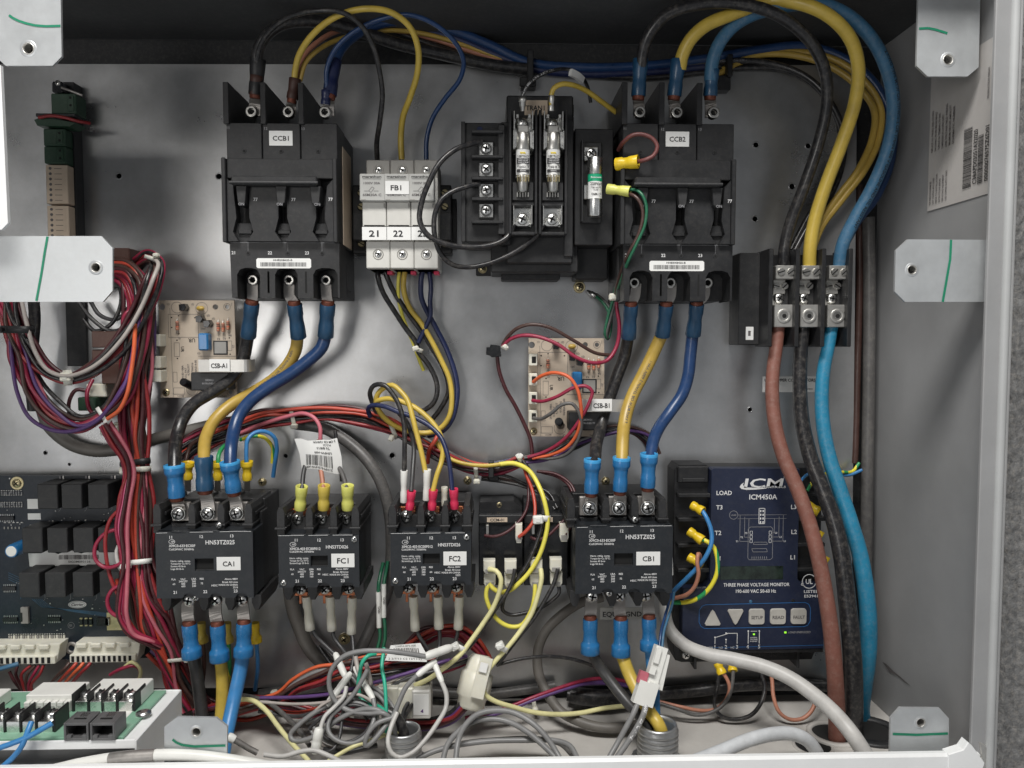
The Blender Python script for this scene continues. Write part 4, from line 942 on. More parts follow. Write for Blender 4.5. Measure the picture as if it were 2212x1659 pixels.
# ---------------- relays between the contactors ----------------
for k, (x0, tx) in enumerate(((1033, 'CCM-01'), (1131, 'CCM-02'))):
    f = Frame(1082, 1180, 110, x0+49, 1180); root = thing('relay', ('black plug in relay left of its twin, with tan strip label', 'black plug in relay right of its twin, nearest contactor CB1')[k], 'relay', f, 'pair of black plug in relays')
    part('case', root, f, lambda mb: (mb.box(1034, 1110, 1130, 1268, 0, 104, 'black_gloss', 2), mb.prism([(1036, 1092), (1112, 1090), (1130, 1104), (1130, 1114), (1034, 1114)], 0, 70, 'black', 1.5), mb.box(1034, 1112, 1130, 1130, 60, 110, 'black', 1.5)))
    part('name_label', root, f, lambda mb: (mb.box(1052, 1117, 1096, 1127, 110, 110.8, 'paper_old', .2), mb.text(tx, 1074, 1122, 111.2, 6, 'ink', 30)))
    part('mounting_screw', root, f, lambda mb: mb.phillips(1079, 1099, 68, 7.5, 'zinc', .3, None, 3))
    for x, y in ((1053, 1140), (1121, 1146)): part('blade', root, f, lambda mb: mb.box(x-3, y-10, x+3, y+10, 104, 124, 'steel', .5))
# receptacles pushed on the relay blades
def receptacle(u, v, c, label, w=26, h=30, tilt=0):
    f = Frame(u, v, c+20); root = thing('spade_connector', label, 'connector', f, 'white push on connectors')
    part('shell', root, f, lambda mb: (mb.prism([(u-w/2, v-h/2), (u+w/2, v-h/2), (u+w/2, v+h/4), (u+w/3, v+h/2), (u-w/3, v+h/2), (u-w/2, v+h/4)], c, c+20, 'nylon', 2), mb.box(u-w/3, v+h/8, u+w/3, v+h/2.3, c+10, c+20.6, 'grey_plastic_d', .5)))
    return root
for u, v, lb in ((1057, 1226, 'upper white connector first from the left on the relay pair'), (1103, 1226, 'upper white connector second from the left on the relay pair'), (1159, 1224, 'upper white connector third from the left on the relay pair'), (1201, 1222, 'upper white connector rightmost on the relay pair'),
                 (1058, 1254, 'lower white connector first from the left, yellow wires in it'), (1103, 1256, 'lower white connector second from the left, dark wires in it'), (1158, 1254, 'lower white connector third from the left, pale wires in it'), (1202, 1253, 'lower white connector rightmost, black wires in it')):
    receptacle(u, v, 118 if v < 1240 else 108, lb)
receptacle(1121, 1153, 118, 'narrow white connector with the orange wire on the left relay', 15, 42); receptacle(1219, 1151, 118, 'narrow white connector at the top right of the right relay', 20, 40)

# ---------------- main controller board ----------------
f = Frame(140, 1225, 50); root = thing('controller_board', 'large navy main controller circuit board with three rows of black relays', 'circuit board', f)
Xc = lambda a: a/3; Yc = lambda a: 1106+a/3
def pcb(mb):
    mb.plate([(-260, 1024), (320, 1024), (322, 1436), (-260, 1440)], [], 32, 38, 'navy_pcb')
part('board', root, f, pcb)
def smd(mb):
    r = random.Random(11); c = 38
    def chip(x, y, w, h, t, m): mb.box(x-w/2, y-h/2, x+w/2, y+h/2, c, c+t, m, .3)
    for i in range(16): 
        for j in range(2):
            x = -2+i*5.2; y = 1062+j*26
            if x < 46: chip(x+r.uniform(-1, 1), y+r.uniform(-2, 2), 3, 7, 2, 'print_dim'); chip(x, y-5, 3, 1.5, 2.2, 'steel'); chip(x, y+5, 3, 1.5, 2.2, 'steel')
    for i in range(5): chip(8+i*9, 1128, 5, 2, 2, 'steel'); chip(6+i*8, 1140, 3, 5, 2, 'grey_plastic_d')
    for (x, y, n) in ((12, 1118, 8), (107, 1345, 7), (12, 1345, 8), (12, 1275, 7)):
        chip(x, y, n*4, 9, 4, 'black_gloss')
        for k in range(n): chip(x-n*2+2+k*4, y-7, 1.4, 4, 1.5, 'steel_b'); chip(x-n*2+2+k*4, y+7, 1.4, 4, 1.5, 'steel_b')
    for k in range(24): chip(8+k*5.2, 1386, 3.4, 10, 3, ('grey_plastic_d', 'steel', 'nylon')[k % 3]); chip(8+k*5.2, 1378, 3, 2, 3, 'steel_b')
    for k in range(70):
        x, y = r.uniform(0, 310), r.choice((r.uniform(1030, 1060), r.uniform(1305, 1372), r.uniform(1100, 1135), r.uniform(1238, 1305)))
        chip(x, y, r.choice((1.6, 2.4, 3.5)), r.choice((1.6, 3)), 1.5, r.choice(('steel', 'print_dim', 'grey_plastic_d', 'print_white')))
    for (x, y) in ((166, 1352), (177, 1352), (187, 1352)): chip(x, y, 7, 12, 4, 'black_gloss'); chip(x, y-8, 6, 3, 3, 'zinc'); chip(x, y+8, 6, 3, 3, 'zinc')
    chip(214, 1351, 26, 18, 5, 'black_gloss'); chip(240, 1352, 38, 40, .5, 'zinc'); chip(224, 1351, 8, 16, 5, 'steel'); chip(45, 1335, 16, 36, 6, 'grey_plastic_d'); chip(38, 1338, 6, 20, 7, 'black_gloss')
    for row in (1064, 1163, 1264):
        for k in range(3):
            x = (130, 104, 90)[(row-1064)//99]+k*56; chip(x, row-34, 4, 10, 2, 'print_dim'); chip(x+7, row-34, 3, 10, 2, 'steel'); mb.line([(x-2, row+20), (x-2, row+36), (x-6, row+40)], .8, c+.4, 'print_dim')
            chip(x, row-5, 8, 6, 3, 'nylon')
    # traces
    for k in range(6): mb.line([(60+k*4, 1300), (80+k*4, 1318), (120+k*3, 1322+k), (200, 1330+k*1.5), (225, 1334+k*1.5)], .8, c+.4, 'w_steelblue')
    for k in range(4): mb.line([(10, 1240+k*5), (35, 1252+k*5), (35, 1290+k*3)], .8, c+.4, 'w_steelblue')
    mb.text('E1', 142, 1360, c+.5, 5, 'print_dim'); mb.circ(143, 1360, 7, .8, c+.5, 'print_dim'); mb.text('P9', 233, 1392, c+.5, 5, 'print_white')
part('small_components', root, f, smd)
for row, xs in ((1068, (108, 160, 217)), (1165, (72, 126, 182, 236)), (1264, (62, 118, 178, 236))):
    for x in xs: part('relay_cube', root, f.at(100), lambda mb: mb.box(x-22, row-27, x+22, row+28, 38, 100, 'black2', 1.5))
part('barcode_label', root, f.at(43), lambda mb: (mb.prism([(62, 1194), (90, 1194), (104, 1186), (126, 1196), (152, 1187), (176, 1195), (206, 1187), (228, 1195), (262, 1186), (262, 1221), (64, 1223)], 42, 43, 'paper'), mb.barcode(128, 1198, 216, 1208, 43.5, 'ink_grey', 9), mb.text('5023M093126', 172, 1213, 43.5, 4.5, 'ink_grey', 48)))
part('oval_badge', root, f, lambda mb: (mb.prism([(158+20*math.cos(a*.3142), 1313+8.2*math.sin(a*.3142)) for a in range(20)], 38, 39, 'print_white'), mb.circ(158, 1313, 17.5, .6, 39.4, 'ink', 24, 6.6), mb.text('Carrier', 158, 1312.5, 39.4, 6, 'ink', 27, slant=.3)))
for y0, y1 in ((1076, 1098), (1108, 1122)): part('blank_square', root, f, lambda mb: mb.box(57, y0, 85, y1, 38, 39, 'paper', .2))
part('capacitor', root, f.at(92), lambda mb: (mb.lathe((26, 1189, 38), (26, 1189, 92), [(0, 15), (.9, 15), (1, 13.5)], 'sl_blue', 20), mb.cyl(26, 1189, 92, 92.8, 11.5, 'bright_plastic', 20)))
part('mounting_screw', root, f, lambda mb: (mb.cyl(36, 1041, 38, 39, 15, 'zinc', 22), mb.phillips(36, 1041, 39, 10, 'zinc', .9, None, 4)))
part('mounting_hole', root, f, lambda mb: mb.ring(143, 1411, 38, 41, 7, 14, 'tin', 20))
def conn(x0, x1, y, n, cl):
    def fn(mb):
        mb.prism([(x0+8, y-18), (x1+4, y-18), (x1-4, y+22), (x0-4, y+22)], 38, 70, 'nylon', 1.5)
        for k in range(cl): a = x0+12+k*(x1-x0-20)/cl; mb.box(a, y-19, a+(x1-x0)/cl*.6, y-8, 68, 78, 'nylon', 2)
        mb.box(x0-2, y+6, x1-4, y+24, 50, 78, 'nylon', 1)
        for k in range(n): a = x0+2+k*(x1-x0-10)/n; mb.box(a, y+9, a+(x1-x0)/n*.5, y+22, 70, 78.6, 'hole', .2)
    return fn
part('edge_connector', root, f.at(78), conn(-60, 116, 1418, 13, 5)); part('edge_connector', root, f.at(78), conn(146, 292, 1416, 12, 4))

# ---------------- terminal strip on the upper left ----------------
f = Frame(128, 340, 60); root = thing('terminal_strip', 'tall narrow terminal strip, green blocks above white ones, at the upper left', 'terminal strip', f)
part('rail', root, f, lambda mb: (mb.box(90, 262, 146, 600, 0, 32, 'black', 1), mb.box(118, 168, 150, 262, 0, 34, 'black2', 2), mb.box(100, 600, 145, 800, 0, 8, 'black', 1)))
for (a, b, x0, x1, m) in ((202, 246, 114, 168, 'dkgreen'), (278, 315, 95, 142, 'dkgreen'), (316, 353, 95, 142, 'dkgreen')):
    part('green_block', root, f, lambda mb: (mb.box(x0, a, x1, b, 20, 60, m, 2), mb.box(x1-18, a+5, x1-4, b-5, 58, 62, 'dkgreen', 1), [mb.cyl(x1-11, a+10+j*16, 60, 62.6, 3, 'hole', 10) for j in range(2)]))
part('flange', root, f, lambda mb: (mb.prism([(82, 262), (100, 255), (172, 268), (158, 276), (88, 274)], 30, 70, 'dkgreen', 1), mb.box(80, 245, 165, 252, 30, 60, 'black', 1)))
for (a, b) in ((355, 440), (444, 520)):
    part('white_block', root, f, lambda mb: (mb.box(95, a, 142, b, 20, 56, 'paper_old', 1.5), [mb.cyl(105, a+8+j*11.5, 55, 56.6, 3.4, 'ink_grey', 10) for j in range(int((b-a)/11.5))], [mb.quad(114, a+8+j*11.5, 130, a+9+j*11.5, 56.5, 'ink_grey') for j in range(int((b-a)/11.5))]))
part('clamp', root, f, lambda mb: (mb.box(116, 176, 140, 200, 20, 60, 'black_gloss', 3), mb.phillips(130, 180, 60, 6, 'steel', .4), mb.tube([(138, 190, 60), (160, 198, 64), (182, 206, 60)], 6, 'tin', 8)))
# dark relay socket behind the left bunch
f = Frame(225, 690, 70); root = thing('relay_socket', 'dark brown relay block half hidden behind the red wires', 'relay', f)
[part('relay_block', root, f, lambda mb: mb.box(*q)) for q in ((190, 535, 272, 620, 0, 40, 'black', 2), (194, 716, 268, 752, 0, 66, 'brownp', 2), (190, 756, 252, 788, 0, 60, 'brownp', 2), (212, 786, 256, 832, 0, 64, 'brownp', 2), (244, 533, 278, 580, 0, 60, 'brownp', 2))]
[part('connector', root, f, lambda mb: mb.box(*q)) for q in ((170, 833, 214, 862, 10, 50, 'nylon', 2), (156, 862, 196, 892, 10, 60, 'dkgreen', 2), (200, 925, 240, 948, 5, 55, 'nylon', 2))]

# ---------------- lower left circuit tray in the foreground ----------------
ZT = P(190, 1600, 370).z      # tray top height
zo = ZT
f = Raw(Vector((P(190, 1600, 370).x, -0.15, ZT)))
fx = f.base.x
root = thing('circuit_tray', 'white metal tray holding a pale green circuit board at the lower left', 'circuit board', f)
def up(u, v, h=0.0):   # point on the tray plane (h above it) seen at u,v, in local metres
    p = PZ(u, v, ZT + h); return p - f.base
yb = up(100, 1497).y; yf = up(100, 1604).y; xr0 = up(366, 1500).x; xr1 = up(300, 1600).x
xr = up(338, 1550).x; xL = -0.30
def tray(mb):
    mb.mbox(xL, xr, yf-.001, yb, -.0016, 0, 'paint_white', .0004); mb.mbox(xL, xr+.0008, yf-.0022, yf-.001, -.004, .0022, 'paint_white', .0003)
    mb.mbox(xr, xr+.0015, yf-.002, yb, -.045, .0015, 'paint_white', .0004); mb.mbox(xL, xr, yb, yb+.0015, -.02, .001, 'paint_white', .0004); mb.mbox(xL, xr, yf+.006, yf+.008, -.032, -.002, 'paint_grey', .0004)
part('tray', root, f, tray)
xg = up(322, 1520).x
part('green_board', root, f, lambda mb: (mb.mbox(xL, xr-.009, yf+.0015, yb-.003, .0005, .0026, 'green_pcb', .0003)))
part('blank_strip', root, f, lambda mb: mb.mbox(xr-.030, xr-.019, yf+.006, yb-.006, .0026, .0029, 'bright_plastic', .0001))
def head(u, v):
    p = up(u, v, .003)
    return lambda mb: mb.sweep([Vector((p.x, p.y, .0025)), Vector((p.x, p.y, .0040)), Vector((p.x, p.y, .0050))], [.0055, .0053, .003], 'steel_b', 20)
part('board_screw', root, f, head(310, 1541))
def screw_row(us, vtop, name):      # barrier strips : u list, image v of the screw tops
    for i, u in enumerate(us):
        h = .012; p = up(u, vtop, h)
        def fn(mb):
            w_ = .0058; x, y = p.x, p.y
            mb.mbox(x-w_, x+w_, y-.009, y+.008, .0027, h-.003, 'black_gloss', .0004)
            for s in ((-1, 1) if i == len(us)-1 else (-1,)): mb.mbox(x+s*(w_+.0006)-.0007, x+s*(w_+.0006)+.0007, y-.0095, y+.009, .0027, h+.004, 'black', .0004)
            mb.mbox(x-.0048, x+.0048, y-.0085, y+.006, h-.003, h-.0018, 'steel_b', .0003); mb.mbox(x-.0048, x+.0048, y-.0092, y-.0084, h-.011, h-.0018, 'steel_b', .0002)
            mb.sweep([Vector((x, y, h-.002)), Vector((x, y, h+.0008)), Vector((x, y, h+.0019)), Vector((x, y, h+.0021))], [.0050, .0050, .0036, .0004], 'steel_b', 16)
            mb.mbox(x-.003, x+.003, y-.0006, y+.0006, h, h+.0024, 'hole', .0001, .4); mb.mbox(x-.0006, x+.0006, y-.003, y+.003, h, h+.0024, 'hole', .0001)
        part('screw_terminal', root, f, fn)
screw_row((190, 222, 252, 283), 1498, 'a'); screw_row((-22, 12, 46, 80, 113), 1540, 'b')
for u in (178, 234):
    p = up(u, 1558, .012)
    def jack(mb):
        x, y, h = p.x, p.y, .0150; w_ = .0083; b_ = y+.0085; a_ = y-.0085
        mb.mbox(x-w_, x-w_+.0015, a_, b_, .0027, h, 'jackgrey', .0003); mb.mbox(x+w_-.0015, x+w_, a_, b_, .0027, h, 'jackgrey', .0003)
        mb.mbox(x-w_+.0015, x+w_-.0015, a_+.0003, b_, h-.002, h-.0001, 'jackgrey', .0002); mb.mbox(x-w_+.0015, x+w_-.0015, b_-.004, b_-.001, .0027, h-.002, 'hole', 0); mb.mbox(x-w_+.0015, x+w_-.0015, a_+.0002, b_, .0027, .0042, 'jackgrey', .0002)
        mb.mbox(x-w_+.0015, x-.0035, a_+.0002, a_+.003, .0042, .0062, 'jackgrey', .0002); mb.mbox(x+.0035, x+w_-.0015, a_+.0002, a_+.003, .0042, .0062, 'jackgrey', .0002)
        for k in range(5): mb.mbox(x-.0022+k*.0011, x-.0018+k*.0011, y+.0, b_-.002, h, h+.0004, 'steel_b', .00005)
        mb.mbox(x-.004, x+.004, y-.003, y-.0018, h, h+.0005, 'hole', 0)
    part('phone_jack', root, f, jack)
def header(u0, u1, v, n, h=.014, lip=True):
    a, b = up(u0, v, h), up(u1, v, h)
    def fn(mb):
        x0, x1, y = a.x, b.x, a.y
        mb.mbox(x0, x1, y-.012, y+.010, .0027, h, 'bright_plastic', .0006)
        if lip:
            for k in range(n):
                q = x0+.001+(x1-x0-.002)*k/n; d = (x1-x0)/n; mb.mbox(q, q+d*.8, y-.0165, y-.012, .0027, h-.0035, 'bright_plastic', .0004); mb.mbox(q+d*.15, q+d*.62, y-.0169, y-.0163, h-.009, h-.006, 'grey_plastic', .0001)
    return fn
part('wire_plug', root, f, header(76, 178, 1486, 7)); part('wire_plug', root, f, header(208, 318, 1478, 7, .014, False)); part('wire_plug', root, f, header(-30, 6, 1500, 3, .012))

# ---------------- threaded conduit fittings ----------------
def fitting(u, v, c, R0, label, hex_):
    p = P(u, v, c); f = Raw(Vector((p.x, p.y, ZF))); H = p.z-ZF; k = K*(D-c)/D; r0 = R0*k
    root = thing('conduit_fitting', label, 'conduit fitting', f, 'threaded conduit fittings')
    def fn(mb):
        prof = [(H*.25, r0*1.0)]; n = 6
        for i in range(n): z = H*.3+H*.62*i/n; d = H*.62/n; prof += [(z, r0*.95), (z+d*.35, r0*1.02), (z+d*.65, r0*1.02), (z+d*.95, r0*.95)]
        prof += [(H*.96, r0*.96), (H, r0*.93), (H, r0*.84), (H*.9, r0*.82), (H*.1, r0*.82)]
        N = 36; vs = [Vector((rr_*math.cos(2*math.pi*j/N), rr_*math.sin(2*math.pi*j/N), z)) for z, rr_ in prof for j in range(N)]
        mb.raw(vs, [[i*N+j, i*N+(j+1) % N, (i+1)*N+(j+1) % N, (i+1)*N+j] for i in range(len(prof)-1) for j in range(N)], 'castzinc', True)
        mb.raw([Vector((r0*.83*math.cos(2*math.pi*j/N), r0*.83*math.sin(2*math.pi*j/N), .0006)) for j in range(N)], [list(range(N))], 'hole')
    part('threaded_sleeve', root, f, fn)
    def nut(mb):
        N = 48; prof = [(0, 1.0), (H*.02, 1.22), (H*.22, 1.22), (H*.27, 1.17), (H*.27, .95)]
        vs = [Vector((r0*q*(1+(.06 if (j//4) % 2 and q > 1.1 else 0))*math.cos(2*math.pi*j/N), r0*q*(1+(.06 if (j//4) % 2 and q > 1.1 else 0))*math.sin(2*math.pi*j/N), z)) for z, q in prof for j in range(N)]
        mb.raw(vs, [[i*N+j, i*N+(j+1) % N, (i+1)*N+(j+1) % N, (i+1)*N+j] for i in range(len(prof)-1) for j in range(N)], 'castzinc')
    part('lock_nut', root, f, nut)
fitting(871, 1574, 255, 40, 'silver threaded conduit fitting in the floor under the grey wire tangle', 0)
fitting(1421, 1562, 265, 45, 'silver threaded conduit fitting in the floor taking the black and yellow cables', 0)
# floor bushing and knock-out ring on the right
def bush(u, v, rr_, label, m, name='floor_bushing', ri=.7, h=.002):
    p = PZ(u, v, ZF); f = Raw(Vector((p.x, p.y, ZF))); N = 32
    mb = MB(f); prof = [(0, 1), (h, 1), (h*1.3, .94), (h*1.3, ri), (.0004, ri)]
    mb.raw([Vector((rr_*q*math.cos(2*math.pi*j/N), rr_*q*math.sin(2*math.pi*j/N), z)) for z, q in prof for j in range(N)], [[i*N+j, i*N+(j+1) % N, (i+1)*N+(j+1) % N, (i+1)*N+j] for i in range(len(prof)-1) for j in range(N)], m, True)
    mb.raw([Vector((rr_*ri*math.cos(2*math.pi*j/N), rr_*ri*math.sin(2*math.pi*j/N), .0005)) for j in range(N)], [list(range(N))], 'hole')
    mb.build(name, None, label, 'bushing')
bush(1880, 1582, .026, 'black oval floor bushing at the right, where the light blue cable goes down', 'black2')
bush(1800, 1588, .021, 'pale raised knockout ring in the floor around the brown cable', 'floor_beige', ri=.8)
bush(1756, 1612, .016, 'dark floor hole swallowing the thick white cable', 'floor_beige', ri=.85, h=.0008)

# ---------------- flat labels stuck to the panel ----------------
f = Frame(1703, 829, 0); mb = MB(f); mb.box(1647, 813, 1763, 847, 0, 1.2, 'paper', .3); mb.text('USE COPPER CONDUCTORS', 1706, 821, 1.7, 6.5, 'ink', 110); mb.text('ONLY', 1666, 836, 1.7, 6.5, 'ink'); mb.text('WARNING', 1745, 840, 1.7, 3, 'ink')
mb.build('panel_label', None, 'white sticker about copper conductors behind the big brown cable', 'label')
f = Frame(1343, 1325, 0); mb = MB(f); mb.box(1296, 1312, 1392, 1338, 0, .8, 'grey_plastic', .3); mb.text('EQUIP GND', 1344, 1326, 1.3, 11, 'ink', 84)
mb.build('panel_label', None, 'grey strip reading EQUIP GND under contactor CB1', 'label')
# screws in the back panel
for u, v, lb in ((1252, 620, 'green ground screw with ring terminal below the transformer'), (743, 1382, 'brass coloured screw low on the panel between FC1 and FC2'), (565, 1042, 'small screw behind the blue loop beside contactor CA1'), (1010, 1039, 'small brassy screw left of the black tie mount'), (1309, 1040, 'small brassy screw between the blue sleeves above contactor CB1')):
    f = Frame(u, v, 6); mb = MB(f); mb.cyl(u, v, 0, 3, 13 if v in (620, 1382) else 9, 'zinc', 20); mb.phillips(u, v, 3, 9.5 if v in (620, 1382) else 7.5, 'zinc', R.uniform(0, 1.5))
    mb.build('panel_screw', None, lb, 'screw', 'screws in the back panel')
# ---------------- heavy cables with crimped lugs ----------------
def sleeve(mb, p0, p1, w, m, rim=None, rimm=None, pinch=.92):
    """p0: lug end, p1: mouth where the cable enters"""
    r = w/2; R1 = (rim or w*1.06)/2
    mb.lathe(p0, p1, [(0, r*.97), (.02, r), (.30, r), (.38, r*pinch), (.50, r*pinch), (.60, r*.97), (.66, r*1.0)] + ([(.72, R1*.97), (.76, R1)] if rim else [(.76, r*1.02)]) + [(.985, R1), (1, R1*.96), (.99, R1*.84), (.82, R1*.74)], m, 22)
    if rim: mb.lathe([p0[i]+(p1[i]-p0[i])*.9 for i in range(3)], p1, [(0, R1*1.01), (.9, R1*1.015), (1, R1*.97), (.95, R1*.83), (0, R1*.80)], rimm or m, 22)
def pcable(label, jackets, ends, group=None, name='power_cable', prt=None, cat='cable'):
    p0 = parse(jackets[0][2])[0]; f = Free(*p0); root = thing(name, label, cat, f, group)
    for j in jackets:
        col, w, pts = j[:3]; w2 = j[3] if len(j) > 3 else None
        def fn(mb):
            path, rr = mb.tube(pts, w, 'w_'+col, 14, w2, 6)
            if prt and j is jackets[0]:
                for q in prt: bend_text(mb, path, rr, q[1], q[0], q[2], q[3], *(q[4:]))
        part('jacket', root, f, fn)
    for e in ends:
        a, b, w, m = e['a'], e['b'], e['w'], e['m']
        part('sleeve', root, f, lambda mb: sleeve(mb, a, b, w, m, e.get('rim'), e.get('rimm')))
        if 'lug' in e:
            l = e['lug']; lw = e.get('lw', 22)
            def lg(mb):
                d = Vector(a)-Vector(b); d.normalize(); q = [a[i]+d[i]*9 for i in range(3)]; q0 = [a[i]-d[i]*2 for i in range(3)]
                mb.lathe(q0, q, [(0, w*.42), (.8, w*.42), (1, w*.36)], 'copper_d', 16)
                mb.strip([tuple(q0), tuple([a[i]+d[i]*4 for i in range(3)])] + [tuple(x) for x in l], lw, 5, 'tin', Vector((1, 0, 0)))
            part('lug', root, f, lg)
    return root
G1 = 'cables from the breakers down to the contactors'
E = lambda a, b, w, m, **k: dict(a=a, b=b, w=w, m=m, **k)
pcable('black cable with blue sleeves from CCB1 to contactor CA1, passing behind the strap', [('black', 27, '536,722,80 532,745,70 524,780,64 500,816,75 460,846,85 418,873,95 394,906,105 383,940,125 378,973,160 377,1020,186')],
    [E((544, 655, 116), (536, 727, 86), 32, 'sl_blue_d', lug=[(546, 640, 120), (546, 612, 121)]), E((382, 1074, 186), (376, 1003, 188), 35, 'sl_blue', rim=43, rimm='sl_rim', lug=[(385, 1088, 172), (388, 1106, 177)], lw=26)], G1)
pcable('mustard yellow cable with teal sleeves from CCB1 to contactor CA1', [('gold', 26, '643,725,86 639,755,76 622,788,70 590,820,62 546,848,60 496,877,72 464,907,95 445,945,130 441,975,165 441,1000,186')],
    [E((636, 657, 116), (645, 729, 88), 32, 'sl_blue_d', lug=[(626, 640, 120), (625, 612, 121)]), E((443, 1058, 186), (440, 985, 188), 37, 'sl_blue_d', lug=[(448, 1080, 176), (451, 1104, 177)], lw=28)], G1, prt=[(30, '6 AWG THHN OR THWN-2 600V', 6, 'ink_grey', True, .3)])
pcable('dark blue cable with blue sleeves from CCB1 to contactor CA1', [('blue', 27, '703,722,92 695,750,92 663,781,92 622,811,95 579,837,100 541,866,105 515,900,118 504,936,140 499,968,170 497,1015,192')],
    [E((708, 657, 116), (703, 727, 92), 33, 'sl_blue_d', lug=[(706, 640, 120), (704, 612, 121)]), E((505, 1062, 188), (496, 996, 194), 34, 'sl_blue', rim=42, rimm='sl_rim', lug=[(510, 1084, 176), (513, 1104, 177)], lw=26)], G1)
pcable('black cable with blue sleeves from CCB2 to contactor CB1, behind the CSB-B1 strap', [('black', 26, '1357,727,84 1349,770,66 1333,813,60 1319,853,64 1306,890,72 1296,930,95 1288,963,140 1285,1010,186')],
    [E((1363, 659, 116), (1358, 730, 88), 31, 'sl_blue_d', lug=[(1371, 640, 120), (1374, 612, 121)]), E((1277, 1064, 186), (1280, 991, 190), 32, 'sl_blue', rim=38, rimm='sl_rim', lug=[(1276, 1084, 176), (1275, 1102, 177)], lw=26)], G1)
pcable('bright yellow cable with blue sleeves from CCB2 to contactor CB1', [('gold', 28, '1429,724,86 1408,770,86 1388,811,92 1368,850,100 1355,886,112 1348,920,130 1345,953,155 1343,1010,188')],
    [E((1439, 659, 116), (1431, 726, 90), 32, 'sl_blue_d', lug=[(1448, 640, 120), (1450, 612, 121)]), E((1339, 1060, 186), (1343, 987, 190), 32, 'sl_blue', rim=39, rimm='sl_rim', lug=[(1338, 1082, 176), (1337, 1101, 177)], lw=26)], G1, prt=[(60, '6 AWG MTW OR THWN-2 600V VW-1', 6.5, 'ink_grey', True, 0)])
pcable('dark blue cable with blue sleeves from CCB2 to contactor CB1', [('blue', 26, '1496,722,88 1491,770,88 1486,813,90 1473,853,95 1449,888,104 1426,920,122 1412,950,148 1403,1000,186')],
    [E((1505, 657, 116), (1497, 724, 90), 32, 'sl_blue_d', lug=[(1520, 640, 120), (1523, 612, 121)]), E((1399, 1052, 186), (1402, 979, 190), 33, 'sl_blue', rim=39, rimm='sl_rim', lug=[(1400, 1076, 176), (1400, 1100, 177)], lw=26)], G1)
G2 = 'cables leaving the contactors downwards'
for lb, col, w, pts, a, b, lug in (
    ('black cable below contactor CA1, first of three in blue flared sleeves', 'char', 27, '414,1400,160 424,1450,150 431,1500,140 437,1550,140 442,1610,150', (409, 1349, 168), (415, 1420, 168), [(406, 1330, 168), (406, 1302, 157)]),
    ('yellow cable below contactor CA1, middle of three in blue flared sleeves', 'yellow', 26, '474,1405,160 479,1450,155 480,1500,155 477,1550,160 474,1610,175', (470, 1350, 168), (475, 1427, 168), [(466, 1330, 168), (465, 1302, 157)]),
    ('light blue cable below contactor CA1, leaning left behind the corner bracket', 'sky', 30, '527,1400,165 519,1450,170 508,1500,185 497,1550,210 487,1600,240 480,1650,260', (527, 1346, 170), (526, 1418, 172), [(526, 1328, 168), (523, 1302, 157)]),
    ('black cable below contactor CB1 running into the threaded fitting', 'char', 25, '1276,1395,165 1282,1415,165 1298,1443,165 1322,1476,180 1352,1513,205 1384,1549,235 1408,1585,250 1420,1625,255', (1275, 1337, 168), (1275, 1411, 168), [(1276, 1320, 168), (1278, 1292, 157)]),
    ('yellow cable below contactor CB1 running into the threaded fitting', 'yellow', 29, '1341,1400,165 1346,1420,170 1359,1456,185 1379,1496,210 1402,1536,240 1423,1566,262 1434,1600,262 1438,1630,262', (1341, 1338, 168), (1341, 1416, 170), [(1338, 1320, 168), (1338, 1290, 157)]),
    ('blue cable below contactor CB1, half hidden by the white connector', 'sky', 25, '1403,1388,165 1407,1430,170 1412,1480,190 1414,1530,220 1416,1580,245 1418,1620,250', (1402, 1335, 168), (1403, 1404, 170), [(1401, 1318, 168), (1400, 1288, 157)])):
    pcable(lb, [(col, w, pts)], [E(a, b, 33, 'sl_blue', rim=42, lug=lug, lw=26)], G2)
# top of the breakers
G3 = 'cables arching over the breakers'
pcable('heavy black cable arching from the left pole of CCB1 to the right', [('black', 25, '556,165,150 556,120,165 572,80,175 610,52,170 680,46,140 770,66,90 860,95,50 960,118,30 1060,140,20 1140,150,16')], [E((553, 205, 150), (557, 128, 158), 31, 'shrink_brown' if 0 else 'black', lug=[(551, 225, 133), (550, 250, 131)], lw=24)], G3)
pcable('black wire curving from CCB1 down to the fuse holder numbered 21', [('black', 11, '553,150,160 560,105,180 585,65,205 630,35,230 690,23,250 740,27,250 780,55,240 806,100,220 820,155,195 826,205,165 820,265,130 814,310,90 815,345,70')],
    [E((551, 206, 152), (555, 164, 156), 26, 'shrink_brown')], G3)
pcable('yellow wire curving from CCB1 down to the fuse holder numbered 22', [('yellow', 13, '635,190,155 638,150,165 648,115,180 680,70,205 728,35,230 790,19,245 845,27,240 885,58,225 903,105,200 902,155,170 886,210,130 870,255,95 866,300,75 868,345,70')],
    [E((631, 214, 152), (638, 170, 156), 24, 'shrink_brown', lug=[(629, 230, 133), (629, 250, 131)], lw=20)], G3)
pcable('blue wire curving from CCB1 down to the fuse holder numbered 23', [('blue', 10, '706,190,155 706,150,160 724,107,175 760,72,190 820,42,210 880,32,220 935,50,215 980,88,195 1001,130,165 994,170,135 960,215,105 934,256,85 922,300,75 921,345,70')],
    [E((703, 226, 152), (705, 195, 156), 20, 'w_navyw'), E((712, 206, 148), (722, 130, 140), 30, 'w_navyw', lug=[(710, 226, 133), (709, 250, 131)], lw=24)], G3)
wire('brass yellow wire from CCB1 joining the bundle behind the breakers', 'gold', 10, '648,175,150 660,135,155 690,106,150 735,84,120 790,70,70 860,66,40 930,76,25 1010,100,15 1080,125,12 1160,142,12', G3)
